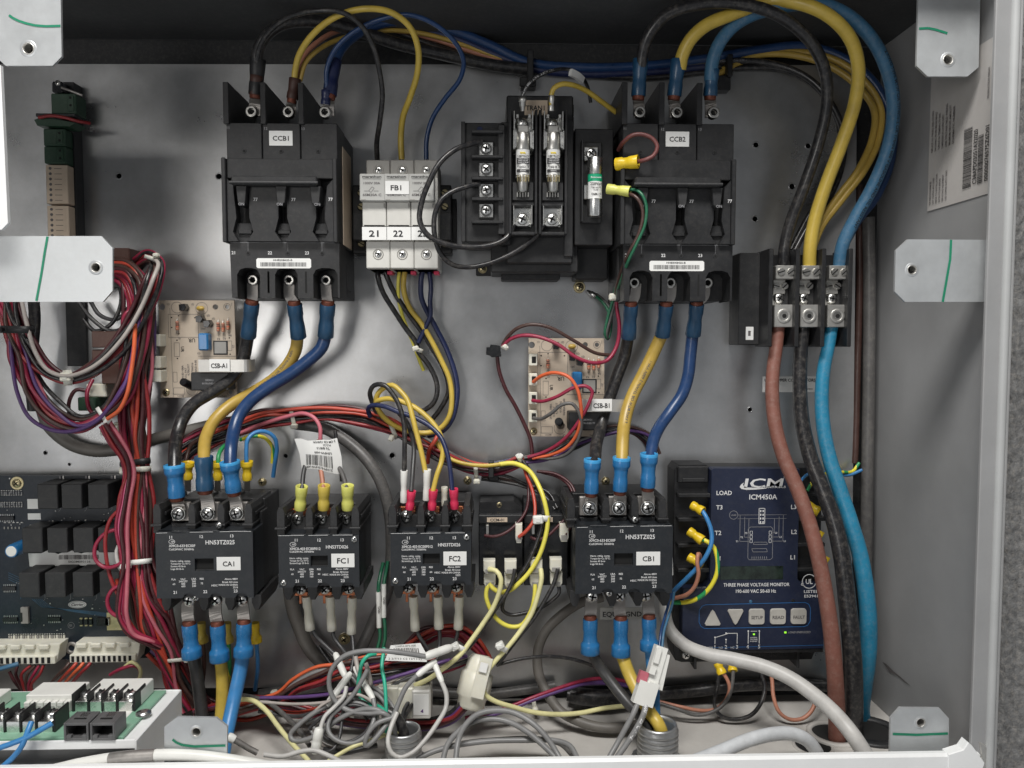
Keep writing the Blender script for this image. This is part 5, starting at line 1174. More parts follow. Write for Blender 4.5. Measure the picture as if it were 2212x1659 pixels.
wire('yellow wire coloured tan for shade, from CCB1 joining the bundle behind the breakers', 'tan', 11, '642,180,145 655,125,145 690,88,130 740,64,90 800,60,50 870,68,25 940,85,12 1020,112,10 1100,136,10', G3)  # a yellow wire; its shade is put into the tan jacket colour
wire('dark blue heavy cable running along the top behind the breakers, upper one', 'blue', 20, '722,150,140 732,115,130 770,75,95 830,50,60 900,48,40 980,66,26 1060,98,18 1140,134,14 1260,146,14 1400,142,12 1520,128,12 1640,108,16 1740,100,25 1830,130,45 1895,190,60 1925,260,60 1925,340,60 1895,420,60 1850,480,70 1815,545,75', G3)
wire('dark blue heavy cable running along the top behind the breakers, lower one', 'navyw', 18, '900,62,20 980,82,14 1060,114,10 1150,148,8 1260,160,8 1400,156,8 1520,144,8', G3)
wire('black cable with pale printing along the top behind the breakers', 'black', 13, '860,70,20 940,100,14 1020,124,8 1120,146,6 1240,160,6 1400,168,6 1520,156,6 1620,146,8 1700,152,14 1765,190,30 1805,250,40 1815,320,40 1790,400,50 1745,470,60 1708,540,75', G3, prt=[(300, '8 AWG THHN OR THWN-2 GAS AND OIL RESISTANT', 5, 'print_dim')])
wire('second black cable sweeping down right of CCB2 to the distribution block', 'black', 14, '1480,140,10 1580,132,12 1660,136,18 1740,165,35 1790,215,45 1822,290,50 1818,360,50 1790,430,60 1745,490,70 1712,550,80', G3, prt=[(60, '600 VOLTS AWG VW-1', 5, 'print_dim')])
for k, (dx, dy, lb) in enumerate(((0, 0, 'gold yellow cable behind the big light blue arc at the upper right, outer one'), (-14, 12, 'gold yellow cable behind the big light blue arc at the upper right, inner one'))):
    wire(lb, 'gold', 15, [(1560+dx, 152+dy, 8), (1640+dx, 118+dy*.3, 12), (1720+dx, 112+dy*.5, 22), (1800+dx, 128+dy, 42), (1862+dx, 170+dy, 60), (1902+dx, 232+dy*.5, 72), (1898+dx, 300, 78), (1866+dx, 370, 82), (1820+dx, 430, 84), (1775+dx*.5, 490, 84), (1752+dx*.3, 550, 84)], G3)
pcable('heavy black cable arching from CCB2 over to the distribution block', [('black', 25, '1384,150,160 1388,115,170 1402,75,185 1440,32,200 1520,8,215 1610,10,220 1690,38,215 1752,92,200 1782,155,180 1786,225,160 1768,310,135 1738,400,115 1708,480,105 1694,540,100 1694,590,86')],
    [E((1379, 208, 152), (1384, 127, 160), 31, 'sl_blue_d', lug=[(1380, 226, 133), (1381, 254, 131)], lw=24)], G3)
pcable('heavy yellow cable arching from CCB2 over to the distribution block', [('yellow', 28, '1468,150,160 1474,120,168 1492,85,180 1525,55,190 1575,33,195 1620,16,195 1665,3,200 1730,8,225 1790,34,235 1836,82,225 1854,145,205 1847,220,180 1818,310,150 1782,405,125 1759,480,108 1750,535,98 1748,590,84')],
    [E((1456, 208, 152), (1466, 128, 162), 31, 'sl_blue_d', lug=[(1457, 226, 133), (1458, 254, 131)], lw=24)], G3)
pcable('heavy slate blue cable arching from CCB2 over to the distribution block', [('steelblue', 28, '1535,175,158 1540,130,165 1556,90,172 1585,56,178 1625,32,185 1700,12,205 1765,8,220 1825,30,220 1880,80,210 1916,150,190 1930,230,170 1918,320,145 1884,405,120 1848,470,108 1820,530,98 1812,590,84')],
    [E((1534, 208, 152), (1538, 150, 160), 30, 'sl_blue_d', lug=[(1535, 226, 133), (1535, 254, 131)], lw=24)], G3, prt=[(420, '2 AWG TYPE MTW OR THWN-2 OR THHN 600 V GASOLINE AND OIL RESISTANT', 7, 'ink', False, .35)])
# below the distribution block
G4 = 'thick supply cables dropping from the distribution block'
wire('thick terracotta brown supply cable below the distribution block', 'terra', 27, '1683,690,80 1678,740,84 1670,800,95 1668,850,105 1674,915,120 1692,985,140 1722,1055,160 1742,1110,175 1762,1180,190 1779,1260,200 1792,1340,205 1801,1420,205 1806,1500,195 1808,1560,180 1808,1600,170', G4, 'power_cable', 'cable', 16, 38)
wire('thick black supply cable below the distribution block, between brown and light blue', 'black', 28, '1737,690,80 1730,760,84 1728,840,95 1733,910,110 1750,985,130 1776,1055,150 1800,1120,170 1818,1200,185 1829,1290,190 1838,1380,190 1843,1460,180 1843,1540,165 1842,1610,150', G4, 'power_cable', 'cable', 16, 44)
wire('thick light blue supply cable below the distribution block', 'cyan', 26, '1800,690,80 1790,745,84 1779,800,90 1775,860,98 1779,925,108 1792,990,120 1815,1060,135 1838,1130,150 1858,1200,158 1871,1280,160 1876,1350,155 1873,1420,140 1864,1480,115 1858,1530,90 1862,1570,70', G4, 'power_cable', 'cable', 16, 42)
wire('upright dark grey conduit cable beside the right edge of the panel', 'dgrey', 26, '1876,470,10 1878,600,10 1877,800,10 1874,1000,10 1871,1200,10 1869,1350,8 1867,1500,4', None, 'power_cable', 'cable', 16)
wire('upright thin black cable against the right edge of the panel', 'brown', 15, '1856,400,-2 1857,600,-2 1852,800,-2 1848,960,-2 1846,1000,-2', None, 'power_cable', 'cable', 10)
wire('long pale grey cable sweeping in front of the navy monitor to the floor', 'lgrey', 25, '1440,1270,40 1436,1306,60 1445,1356,90 1478,1392,120 1525,1412,150 1585,1424,175 1650,1440,200 1705,1464,225 1757,1500,260 1803,1541,300 1840,1585,335 1868,1628,350 1890,1665,350', None, 'power_cable', 'cable', 18, 38)
wire('thick white cable lying on the floor under the navy monitor', 'pvc', 30, '1500,1645,330 1560,1622,310 1616,1599,290 1668,1586,275 1710,1585,265 1742,1598,258 1760,1618,250 1770,1640,230', None, 'power_cable', 'cable', 18)
wire('grey jacketed cable looping left of the EQUIP GND strip down to the floor', 'jacket', 22, '1300,1290,20 1252,1303,35 1208,1333,50 1177,1366,60 1162,1406,65 1164,1456,75 1183,1499,95 1210,1536,115 1245,1556,135 1290,1570,150 1340,1572,150 1400,1560,120', None, 'power_cable', 'cable', 14)
wire('thick grey jacketed cable crossing behind the red wires into the CA1 area', 'jacket', 26, '90,880,14 106,920,18 150,958,20 205,974,22 270,968,20 330,950,16 400,932,12 480,915,8 600,905,8', None, 'power_cable', 'cable', 14)
wire('grey jacketed cable bending down between contactors FC1 and FC2', 'dgrey', 26, '640,915,8 700,925,12 745,950,30 790,990,50 822,1040,60 840,1100,60 846,1170,50 843,1230,45 832,1290,40 812,1330,40 790,1380,50 775,1410,60', None, 'power_cable', 'cable', 14)
wire('grey jacketed cable curving down beneath contactor FC1', 'jacket', 30, '625,1260,30 632,1310,32 645,1350,36 665,1395,44 695,1430,55 730,1455,70 790,1470,70', None, 'power_cable', 'cable', 14)
wire('black jacketed cable lying along the floor under the navy monitor', 'black', 28, '1225,1500,20 1300,1512,30 1400,1500,25 1500,1492,20 1600,1480,20 1700,1478,18 1790,1480,16', None, 'power_cable', 'cable', 14)
wire('fat black heat shrunk splice lying low between fitting and EQUIP GND strip', 'black', 38, '1232,1500,50 1260,1505,55 1300,1508,55 1340,1505,50 1365,1500,40', None, 'splice', 'cable', 16)
wire('grey jacketed cable lying level along the floor behind the purple wires', 'dgrey', 22, '560,1500,10 640,1490,10 760,1480,10 900,1490,10 1040,1500,14 1120,1492,16 1200,1480,14', None, 'power_cable', 'cable', 12)

# ---------------- wires below the fuse holders ----------------
G5 = 'wires below the fuse holders'
wire('black wire from fuse holder 21 running to the white tie, outer one', 'black', 11, '815,570,60 816,590,70 818,605,70 828,633,60 848,666,50 874,706,40 900,742,36 904,760,36 925,787,34 942,822,34 944,850,36 934,873,34 905,893,26', G5)
wire('black wire from fuse holder 21 running behind the yellow wire', 'black', 11, '828,570,60 838,603,60 854,636,52 881,676,44 908,713,38 934,753,32 957,793,28 968,826,26 968,850,22 950,885,16 930,910,16', G5)
wire('pale yellow wire from fuse holder 22 under the white tie', 'lemon', 8, '864,572,60 860,620,56 864,663,46 878,706,36 892,740,30 904,773,26 915,800,18', G5)
wire('yellow wire from fuse holder 22 making the wide loop beside the navy wire', 'yellow', 11.5, '876,572,60 872,625,60 884,663,54 911,700,48 934,740,46 954,780,46 971,820,46 976,862,48 971,898,50 954,923,50 924,935,46 888,932,50 854,920,56 828,900,64 814,876,72 815,853,80 832,836,90 848,832,96 866,846,104 881,866,112 891,900,124 901,940,136 911,980,146 919,1020,154', G5)
wire('navy wire from fuse holder 23 making the outermost loop', 'navyw', 11.5, '915,572,60 909,613,58 911,646,52 924,676,44 944,713,38 964,753,36 981,800,38 988,840,40 984,880,42 974,910,42 957,930,40 925,942,30', G5)
wire('navy wire from fuse holder 23 crossing over to the white tie', 'navyw', 10, '926,572,60 931,620,62 929,653,60 930,680,56 921,703,50 904,740,40', G5)
def sleeved(label, col, w, pts, a, b, sw, m, group=None, rim=None, lug=None):
    p0 = parse(pts)[0]; f = Free(*p0); root = thing('sleeved_wire', label, 'wire', f, group)
    part('jacket', root, f, lambda mb: mb.tube(pts, w, 'w_'+col, 10))
    for (aa, bb) in ([(a, b)] if not isinstance(a, list) else list(zip(a, b))):
        part('sleeve', root, f, lambda mb: sleeve(mb, aa, bb, sw, m, rim, pinch=.86))
        if lug: part('lug', root, f, lambda mb: mb.strip([aa]+lug, sw*.6, 3, 'tin', Vector((1, 0, 0))))
G6 = 'wires with red or white sleeves above contactor FC2'
sleeved('yellow wire arching to the middle red sleeve above FC2', 'yellow', 11.5, '811,873,70 819,865,84 840,861,96 864,866,104 896,880,112 928,906,122 948,933,132 957,963,142 954,996,152 944,1026,164 935,1062,172', (933, 1100, 168), (936, 1058, 174), 19, 'sl_red', G6, lug=[(932, 1116, 144)])
sleeved('navy wire arching to the right red sleeve above FC2', 'navyw', 10.5, '800,900,60 795,884,72 803,876,84 828,877,96 861,890,108 896,902,118 928,920,128 951,943,140 964,973,152 972,1010,164 977,1060,174', (982, 1098, 168), (980, 1056, 176), 19, 'sl_red', G6, lug=[(982, 1116, 144)])
sleeved('dark wire dropping to the left red sleeve above FC2', 'char', 10.5, '862,893,60 876,908,70 888,935,90 894,968,120 892,1010,145 888,1062,168', (885, 1100, 168), (889, 1060, 172), 19, 'sl_red', G6, lug=[(883, 1116, 144)])
sleeved('black looped wire ending in a white sleeve at the left above FC2', 'black', 10.5, '818,902,50 806,874,64 799,848,78 809,832,90 830,832,98 850,853,104 864,880,112 873,920,124 874,970,140 873,1022,152', (872, 1085, 150), (873, 1016, 156), 15, 'bright_plastic', G6)
f = Free(922, 1015, 150); mb = MB(f); sleeve(mb, (921, 1080, 148), (923, 1014, 154), 16, 'bright_plastic'); mb.build('insulating_sleeve', None, 'white sleeve on the yellow wire, right of the first white sleeve above FC2', 'sleeve')
f = Free(994, 1045, 150)
mb = MB(f); sleeve(mb, (960, 1092, 140), (960, 1052, 146), 14, 'nylon'); mb.build('insulating_sleeve', None, 'milky plastic sleeve between the middle and right red sleeves', 'sleeve')
G7 = 'wires with lime sleeves above contactor FC1'
sleeved('dark wire hanging behind the barcode tag into the left lime sleeve', 'char', 10, '672,960,110 664,990,120 656,1020,140 652,1060,165', (648, 1100, 160), (652, 1050, 170), 25, 'sl_lime', G7, lug=[(646, 1116, 144)])
sleeved('tan wire behind the barcode tag into the orange sleeve', 'tan', 10, '690,950,100 688,990,120 694,1020,140 699,1060,165', (699, 1100, 160), (700, 1048, 170), 25, 'sl_orange', G7, lug=[(698, 1116, 144)])
sleeved('dark grey wire behind the barcode tag into the right lime sleeve', 'dgrey', 10, '716,965,110 730,1005,125 740,1025,140 750,1060,165', (751, 1100, 160), (751, 1048, 170), 26, 'sl_lime', G7, lug=[(751, 1116, 144)])
wire('black wire bent behind the barcode tag beside a clear sleeve', 'black', 8, '724,930,60 728,960,70 735,1000,90 738,1040,100', G7)
# barcode tag
f = Free(692, 1000, 130)
def tagm(mb):
    n = 14; cols = []
    top = [(636, 948), (650, 947), (665, 952), (680, 951), (695, 950), (712, 950), (728, 946)]; bot = [(652, 1012), (660, 1014), (672, 1012), (688, 1014), (705, 1019), (722, 1023), (741, 1025)]
    ds = [128, 134, 140, 142, 140, 134, 126]
    for c2 in (0, 2):
        vs = []
        for (a, b), (p, q), d in zip(top, bot, ds): vs += [f.m(a, b, d-c2), f.m((a+p)/2+3, (b+q)/2, d+4-c2), f.m(p, q, d-c2)]
        mb.raw(vs, [[i*3+j, i*3+j+1, i*3+j+4, i*3+j+3] for i in range(6) for j in range(2)], 'paper', True)
    def tp(a, b, off=1.0):      # a,b in 0..1 on the tag
        x = a*6; i = min(5, int(x)); t = x-i
        T = [top[i][k]+(top[i+1][k]-top[i][k])*t for k in (0, 1)]; B = [bot[i][k]+(bot[i+1][k]-bot[i][k])*t for k in (0, 1)]; dd = ds[i]+(ds[i+1]-ds[i])*t
        q = 1-abs(b-.5)*2
        return f.m(T[0]+(B[0]-T[0])*b+3*q, T[1]+(B[1]-T[1])*b, dd+4*q+off)
    r = random.Random(8); x = .2
    while x < .82:
        w_ = r.choice((.007, .012, .018)); mb.raw([tp(x, .50), tp(x+w_, .50), tp(x+w_, .86), tp(x, .86)], [[0, 1, 2, 3]], 'ink'); x += w_+r.choice((.008, .012, .02))
    for t, a, b, h in (('21HPHLSHFW-A00', .5, .93, .08), ('LSHFW-A00', .62, .42, .08), ('T6 8/8/13', .65, .27, .08), ('H.3.21', .75, .17, .07), ('2 CM CB 12/0H(4)', .7, .07, .07)):
        vs, fs, x0, x1 = textmesh(t); k = h/.73; 
        mb.raw([tp(min(.99, max(.01, a-(xx-(x0+x1)/2)*k*.68)), b+(yy*k-h/2)*.9, 1.2) for xx, yy, zz in vs], fs, 'ink')
mb = MB(f); tagm(mb); mb.build('barcode_tag', None, 'curled white barcode tag hanging over the sleeves above contactor FC1', 'tag')
# small yellow sleeves and earth wires near CA1
G8 = 'yellow sleeved small wires around contactor CA1'
for lb, a, b, col, pts in (('brown small wire looping into the yellow sleeve between the black and yellow cables', (406, 1035, 120), (406, 998, 124), 'brown', '398,1010,100 404,985,90 412,962,70 430,950,50 450,945,30'),
    ('green striped small wire into the yellow sleeve between the yellow and blue cables', (470, 1036, 120), (470, 997, 124), 'earth', '471,1010,122 472,985,115 480,968,90 492,960,60 505,958,40'),
    ('blue small wire looping into the yellow sleeve right of the dark blue cable', (534, 1037, 120), (533, 996, 124), 'sky', '533,1010,124 532,975,122 535,950,116 550,935,105 572,932,95 592,944,85 598,968,75 594,1000,65 590,1030,55')):
    sleeved(lb, col, 9, pts, a, b, 20, 'sl_yellow', G8, 26, [(a[0], 1060, 100)])
wire('green striped wire running beside the blue loop near CA1', 'earth', 8, '520,950,70 545,942,88 570,945,80 588,965,70 588,1000,60', G8)
for lb, u, col in (('yellow small sleeve behind the black cable under CA1', 437, 'brown'), ('yellow small sleeve behind the yellow cable under CA1', 492, 'earth'), ('yellow small sleeve with blue wire, rightmost under CA1', 553, 'sky')):
    sleeved(lb, col, 9, '%d,1375,100 %d,1400,90 %d,1440,70 %d,1490,40' % (u, u+2, u+4, u-2), (u-2, 1345, 104), (u+1, 1387, 100), 18, 'sl_yellow' if u > 500 else 'sl_orange', G8, 24)
# transformer wiring
G9 = 'wires of the transformer'
wire('black wire looping widely from the top screw of the transformer to its left fuse clip', 'black', 12, '1040,306,160 1018,311,172 985,322,185 950,352,195 926,395,200 910,440,200 907,478,198 925,509,195 970,529,188 1020,534,178 1070,527,168 1100,508,160 1110,485,158', G9)
wire('black wire looping from the third screw of the transformer to its right fuse clip', 'black', 11, '1036,396,160 1012,402,170 975,415,180 950,436,185 938,470,186 940,515,182 953,550,175 978,572,166 1015,577,158 1065,566,152 1120,540,152 1158,510,156 1174,486,158', G9)
f = Free(1130, 215, 175); root = thing('ring_wire', 'black wire with white dashes and a torn paper tag on top of the transformer', 'wire', f, G9)
def prt1(mb):
    path, rr = mb.tube('1129,232,172 1130,205,178 1137,188,182 1158,168,180 1192,153,160 1228,150,130 1256,165,100 1270,190,80 1276,222,70', 8, 'w_black', 8); bend_text(mb, path, rr, 'THHN 600V AWG 16 MTW VW-1', 20, 4.5, 'print_white')
part('jacket', root, f, prt1); part('ring_terminal', root, f, lambda mb: mb.lathe((1129, 240, 172), (1129, 208, 178), [(0, 4), (.3, 5.5), (.34, 6.5), (.6, 6.5), (.65, 8.5), (1, 8.5), (.97, 6)], 'steel', 14))
part('paper_tag', root, f, lambda mb: (mb.strip([(1232, 156, 134), (1247, 164, 120), (1258, 174, 104)], 14, 9, 'paper')))
sleeved('yellow wire arching from the right fuse clip of the transformer', 'yellow', 11, '1191,230,174 1191,205,178 1197,190,182 1212,182,182 1235,183,170 1268,197,140 1300,220,120 1331,243,100', (1191, 240, 172), (1192, 206, 178), 13, 'steel', G9)
sleeved('brown wire curling into a fat yellow sleeve on the right side of the transformer', 'rust', 9, '1372,350,190 1392,346,206 1412,336,210 1420,317,210 1409,299,208 1385,290,206 1364,293,203 1348,306,192 1336,324,150', (1330, 355, 178), (1379, 349, 196), 27, 'sl_yellow', G9)
sleeved('green wire leaving a lime and orange sleeve on the right side of the transformer', 'green', 7, '1352,412,184 1372,410,196 1387,421,206 1396,445,206 1393,485,202 1376,525,196 1357,565,180 1342,605,140 1330,640,92', (1312, 408, 174), (1361, 414, 192), 22, 'sl_lime', G9)
wire('brown wire running beside the green wire down to the small white tie', 'brown', 8, '1352,418,186 1370,423,200 1383,438,205 1389,465,203 1380,505,198 1358,548,184 1340,592,140 1328,640,92', G9)
for k, (o, cl) in enumerate(((0, 'green'), (6, 'dgrey'))):
    wire(('green ground wire looping up from the ring terminal below the transformer', 'grey green twin wire beside the ground loop below the transformer')[k], cl, 7, [(1282+o, 636, 14), (1297+o, 648, 24), (1312+o, 668, 34), (1320, 700, 44), (1313, 732, 50), (1307+o*.5, 722, 56), (1312+o, 690, 62), (1322+o, 655, 70), (1332+o, 615, 84), (1350+o, 575, 100)], G9)
f = Free(1281, 634, 14); mb = MB(f); mb.lathe((1268, 628, 10), (1288, 641, 18), [(0, 3), (.4, 5), (.45, 6), (1, 6), (.98, 4)], 'steel_b', 12); mb.build('ring_terminal', None, 'shiny ring terminal crimped on the green ground wire', 'terminal')
# wires around sensor board B1
G10 = 'wires around sensor board CSB-B1'
wire('brown wire arching over sensor board CSB-B1 from the black plug', 'brown', 8, '1086,744,60 1098,726,72 1116,710,84 1145,701,94 1186,707,98 1240,736,94 1285,762,84 1325,768,66', G10)
wire('crimson wire waving across sensor board CSB-B1 from the black plug', 'crimson', 8.5, '1086,748,60 1100,734,70 1125,725,80 1160,727,90 1205,744,98 1245,772,104 1283,784,104 1312,778,98 1332,748,90 1338,705,84 1332,660,80 1334,625,84', G10)
wire('maroon wire hanging from the black plug to the tied harness', 'maroon', 8.5, '1074,770,50 1078,800,48 1092,840,46 1112,875,44 1132,915,42 1146,950,42 1150,985,44', G10)
wire('orange wire curving out of the second socket of sensor board CSB-B1', 'orange', 8, '1152,825,64 1170,812,84 1198,805,104 1228,814,116 1246,838,120 1254,870,120 1255,905,112 1244,942,98 1222,968,82 1190,982,66 1150,990,54', G10)
wire('red wire bending back from the third socket of sensor board CSB-B1', 'crimson', 8, '1150,865,64 1172,867,84 1205,856,104 1238,838,116 1265,834,120 1279,845,120 1272,872,118 1257,900,110 1232,935,96 1205,960,80 1172,978,62 1140,988,54', G10)
wire('brown grey wire from the lowest socket of sensor board CSB-B1', 'dgrey', 8, '1152,903,64 1168,905,82 1190,893,102 1214,874,112 1236,872,116 1250,890,116 1256,920,108 1246,955,96 1225,980,80 1192,990,64 1150,988,54', G10)
f = Frame(1066, 758, 60); mb = MB(f); mb.prism([(1060, 744), (1080, 747), (1083, 770), (1062, 772), (1058, 768), (1050, 766), (1051, 750), (1058, 750)], 20, 66, 'black_gloss', 1.5); mb.build('black_plug', None, 'small black plug on the panel left of sensor board CSB-B1', 'connector')
# ---------------- the relay wires ----------------
G11 = 'pale and black wires of the relay pair'
wire('pale yellow wire from the leftmost relay connector down to the lower left', 'cream', 11, '1056,1230,138 1072,1233,148 1082,1250,154 1078,1280,154 1065,1313,150 1042,1349,150 1018,1383,156 992,1416,166 955,1446,176 922,1469,180 894,1482,180 871,1500,176 853,1530,170', G11)
wire('black wire running beside the pale wire from the second relay connector', 'black', 9, '1112,1229,138 1108,1253,146 1095,1280,148 1072,1314,146 1048,1350,146 1024,1386,150 1002,1410,156', G11)
wire('pale yellow wire from the third relay connector sweeping low to the right', 'cream', 11, '1168,1229,138 1170,1247,146 1162,1286,150 1148,1326,150 1122,1366,152 1095,1400,158 1072,1426,166 1055,1447,172 1045,1472,176 1047,1498,178 1068,1514,176 1108,1527,170 1155,1539,160 1205,1543,150 1255,1540,140 1305,1530,125 1360,1524,110', G11)
wire('yellow wire looping between the lower relay connectors', 'lemon', 10, '1055,1259,124 1050,1286,128 1061,1319,132 1080,1343,134 1105,1354,134 1127,1350,134 1147,1320,134 1155,1286,132 1156,1262,126', G11)
wire('black wire from the rightmost relay connector to the lower white tie', 'black', 9.5, '1205,1229,138 1198,1256,144 1182,1288,144 1155,1333,144 1128,1367,146 1102,1400,150 1075,1437,156', G11)
wire('black wire looping under the relay pair', 'black', 8.5, '1205,1259,122 1208,1280,124 1192,1297,124 1168,1313,122 1135,1324,120 1103,1328,120 1086,1318,122 1088,1296,126 1100,1268,124', G11)
wire('yellow wire passing the round white tie into the lower relay connectors', 'lemon', 10.5, '1078,1003,60 1110,1001,66 1142,1016,84 1165,1052,110 1178,1090,128 1183,1130,136 1170,1188,140 1148,1230,142 1121,1260,140 1101,1275,134 1081,1279,130 1064,1270,128 1058,1258,124', G11)
wire('black wire passing the round white tie down over the left relay', 'black', 9, '1130,996,60 1150,1026,84 1166,1066,108 1174,1106,126 1171,1135,134 1161,1168,138 1141,1214,140 1118,1250,138 1104,1270,130', G11)
wire('long black wire crossing low from the white tie to the black cable of CB1', 'black', 8, '1072,1437,150 1122,1424,140 1175,1418,130 1222,1421,120 1255,1429,115 1292,1442,105', G11)
wire('brown wire arching to the top left blade of the relay pair', 'maroon', 7, '1047,1157,126 1066,1159,134 1088,1153,136 1112,1136,130 1136,1104,110 1142,1060,80 1136,1010,60', G11)
wire('orange red wire entering the narrow white connector on the relay', 'redor', 8, '1121,1160,138 1136,1148,144 1152,1126,138 1156,1100,124 1150,1060,100 1135,1020,70 1128,990,54', G11)
wire('brown wire from the right relay arching up to the harness, left one', 'maroon', 7, '1146,1160,126 1160,1166,134 1182,1158,136 1204,1138,132 1228,1112,122 1238,1080,104 1230,1050,84 1205,1030,64 1170,1020,50', G11)
wire('brown wire from the right relay arching up to the harness, right one', 'maroon', 7, '1222,1155,136 1236,1130,130 1243,1100,118 1243,1070,100 1232,1045,84 1200,1024,64 1160,1018,50', G11)
# ---------------- harness running across the middle ----------------
def bundle(base, pts, spread, spec, group, seed, cat='wire', name='harness_wire', n=7):
    """pts u,v,c,k: k squeezes the bundle; spec: list of (colour, width)"""
    r = random.Random(seed)
    for i, (col, w) in enumerate(spec):
        rad = spread*math.sqrt((i+.5)/len(spec)); th = i*2.39996; tw = r.uniform(-.25, .25); out = []
        ou = rad*math.cos(th); oc = rad*math.sin(th)
        for j, (u, v, c, k) in enumerate(pts):
            a, b = pts[max(0, j-1)], pts[min(len(pts)-1, j+1)]; d = Vector((b[0]-a[0], b[1]-a[1])); d.normalize() if d.length else None
            nn = Vector((-d.y, d.x)); jit = r.uniform(-1, 1)*spread*.35*(k**2); x = (ou*math.cos(tw*j)-oc*math.sin(tw*j))*k + jit; z = (ou*math.sin(tw*j)+oc*math.cos(tw*j))*k*.7
            out.append((u+nn.x*x, v+nn.y*x, max(8, c+z)))
        wire(base % {'black': 'black', 'char': 'black', 'maroon': 'dark maroon', 'brown': 'dark brown', 'red': 'red', 'crimson': 'crimson', 'redor': 'orange red', 'orange': 'orange', 'pink': 'pink', 'purple': 'purple', 'grey': 'grey', 'lgrey': 'pale grey', 'dgrey': 'dark grey', 'navyw': 'navy', 'white': 'white', 'rose': 'dusty pink', 'cream': 'pale yellow', 'yellow': 'yellow', 'tan': 'tan', 'green': 'green', 'earth': 'striped'}[col], col, w, out, group, name, cat, n)
H = [(385, 985, 40, 1), (430, 955, 40, .9), (500, 925, 36, .8), (570, 905, 34, .75), (632, 900, 34, .62), (700, 895, 34, .85), (780, 905, 34, .9), (850, 930, 36, .62), (900, 955, 36, .85), (960, 990, 40, .9), (1028, 1012, 40, .6), (1080, 1010, 40, .7), (1130, 995, 44, .6)]
bundle('%s wire in the tied harness across the middle of the panel', H, 24, [('maroon', 8), ('black', 8), ('brown', 8), ('black', 8), ('navyw', 8), ('crimson', 8), ('redor', 8), ('dgrey', 8), ('black', 8), ('crimson', 8), ('brown', 8), ('black', 7), ('maroon', 8), ('red', 8)], 'wires of the harness across the middle', 21)
wire('orange red wire on top edge of the harness across the middle', 'redor', 8.5, '440,940,60 500,918,62 560,895,60 632,884,60 700,881,60 760,886,60 800,892,56 850,908,54 895,940,50', 'wires of the harness across the middle')
wire('pink wire arching out of the harness behind the barcode tag', 'rose', 9, '520,935,50 570,915,60 620,900,74 655,893,84 678,902,92 691,922,98 692,950,104', 'wires of the harness across the middle')
wire('yellow wire in the harness right of the navy arc', 'yellow', 9, '940,948,50 955,975,56 975,992,62 1010,1003,66 1050,1006,66 1080,1003,64', 'wires of the harness across the middle')
wire('orange wire poking out of the harness near the red sleeves', 'redor', 9, '948,935,60 938,955,70 928,970,70 924,1000,50', 'wires of the harness across the middle')
bundle('%s wire fanning right from the tie below sensor board CSB-B1', [(1130, 995, 44, .6), (1180, 985, 40, .9), (1240, 960, 34, 1), (1300, 940, 26, 1), (1360, 932, 20, 1), (1400, 950, 20, 1), (1415, 985, 20, .8)], 14, [('black', 8), ('black', 7), ('maroon', 7), ('purple', 7), ('brown', 7)], 'wires behind the contactor CB1 cables', 22)
bundle('%s wire curling below the harness tie above the relays', [(1040, 1030, 36, .8), (1090, 1035, 34, 1), (1130, 1050, 40, 1), (1180, 1070, 50, 1), (1200, 1100, 70, .8)], 10, [('black', 7), ('black', 7), ('brown', 7)], 'short dark wires above the relays', 23)
# ---------------- red bundles on the left ----------------
GL = 'wires of the red bundles on the left'
bundle('%s wire in the upper hanging loop of the red bundles', [(22, 640, 130, 1), (34, 690, 130, .8), (62, 750, 130, .9), (100, 798, 130, .8), (146, 818, 130, .42), (200, 800, 130, .7), (258, 748, 128, .85), (305, 680, 126, .9), (332, 610, 120, .8), (338, 570, 100, .6), (318, 556, 70, .6), (296, 570, 50, .6)], 24, [('red', 10), ('crimson', 10), ('red', 10), ('brown', 9), ('maroon', 10), ('crimson', 10), ('black', 9), ('brown', 9), ('red', 10), ('maroon', 10), ('crimson', 9), ('black', 9)], GL, 31)
wire('white wire in the upper hanging loop of the red bundles', 'white', 9, '45,640,150 58,700,150 76,760,150 104,800,150 146,812,150 205,790,156 262,735,162 305,665,162 332,600,158 342,570,130 322,556,90', GL)
bundle('%s wire in the lower hanging loop of the red bundles', [(15, 640, 120, 1), (28, 700, 120, 1), (48, 770, 120, 1), (75, 840, 120, 1), (115, 895, 120, .9), (170, 920, 120, .8), (220, 898, 120, .42), (262, 850, 120, .8), (285, 790, 120, .8), (296, 730, 118, .8), (304, 660, 110, .8), (296, 605, 90, .7), (262, 575, 76, .6), (200, 580, 66, .6)], 26, [('crimson', 10), ('red', 10), ('maroon', 10), ('crimson', 10), ('rose', 8), ('red', 10), ('purple', 8), ('brown', 10), ('crimson', 10), ('maroon', 10), ('red', 9), ('brown', 9), ('black', 9)], GL, 32)
wire('purple wire forming the outermost lower loop of the red bundles', 'purple', 8.5, '23,736,128 27,790,130 38,850,132 62,900,134 102,926,136 152,932,138 205,912,144 242,873,150 268,835,152 282,790,146 290,740,130', GL)
wire('orange wire rising beside the sensor board CSB-A1 plugs', 'orange', 9, '232,905,150 258,885,156 275,850,160 284,800,160 290,750,158 292,700,150', GL)
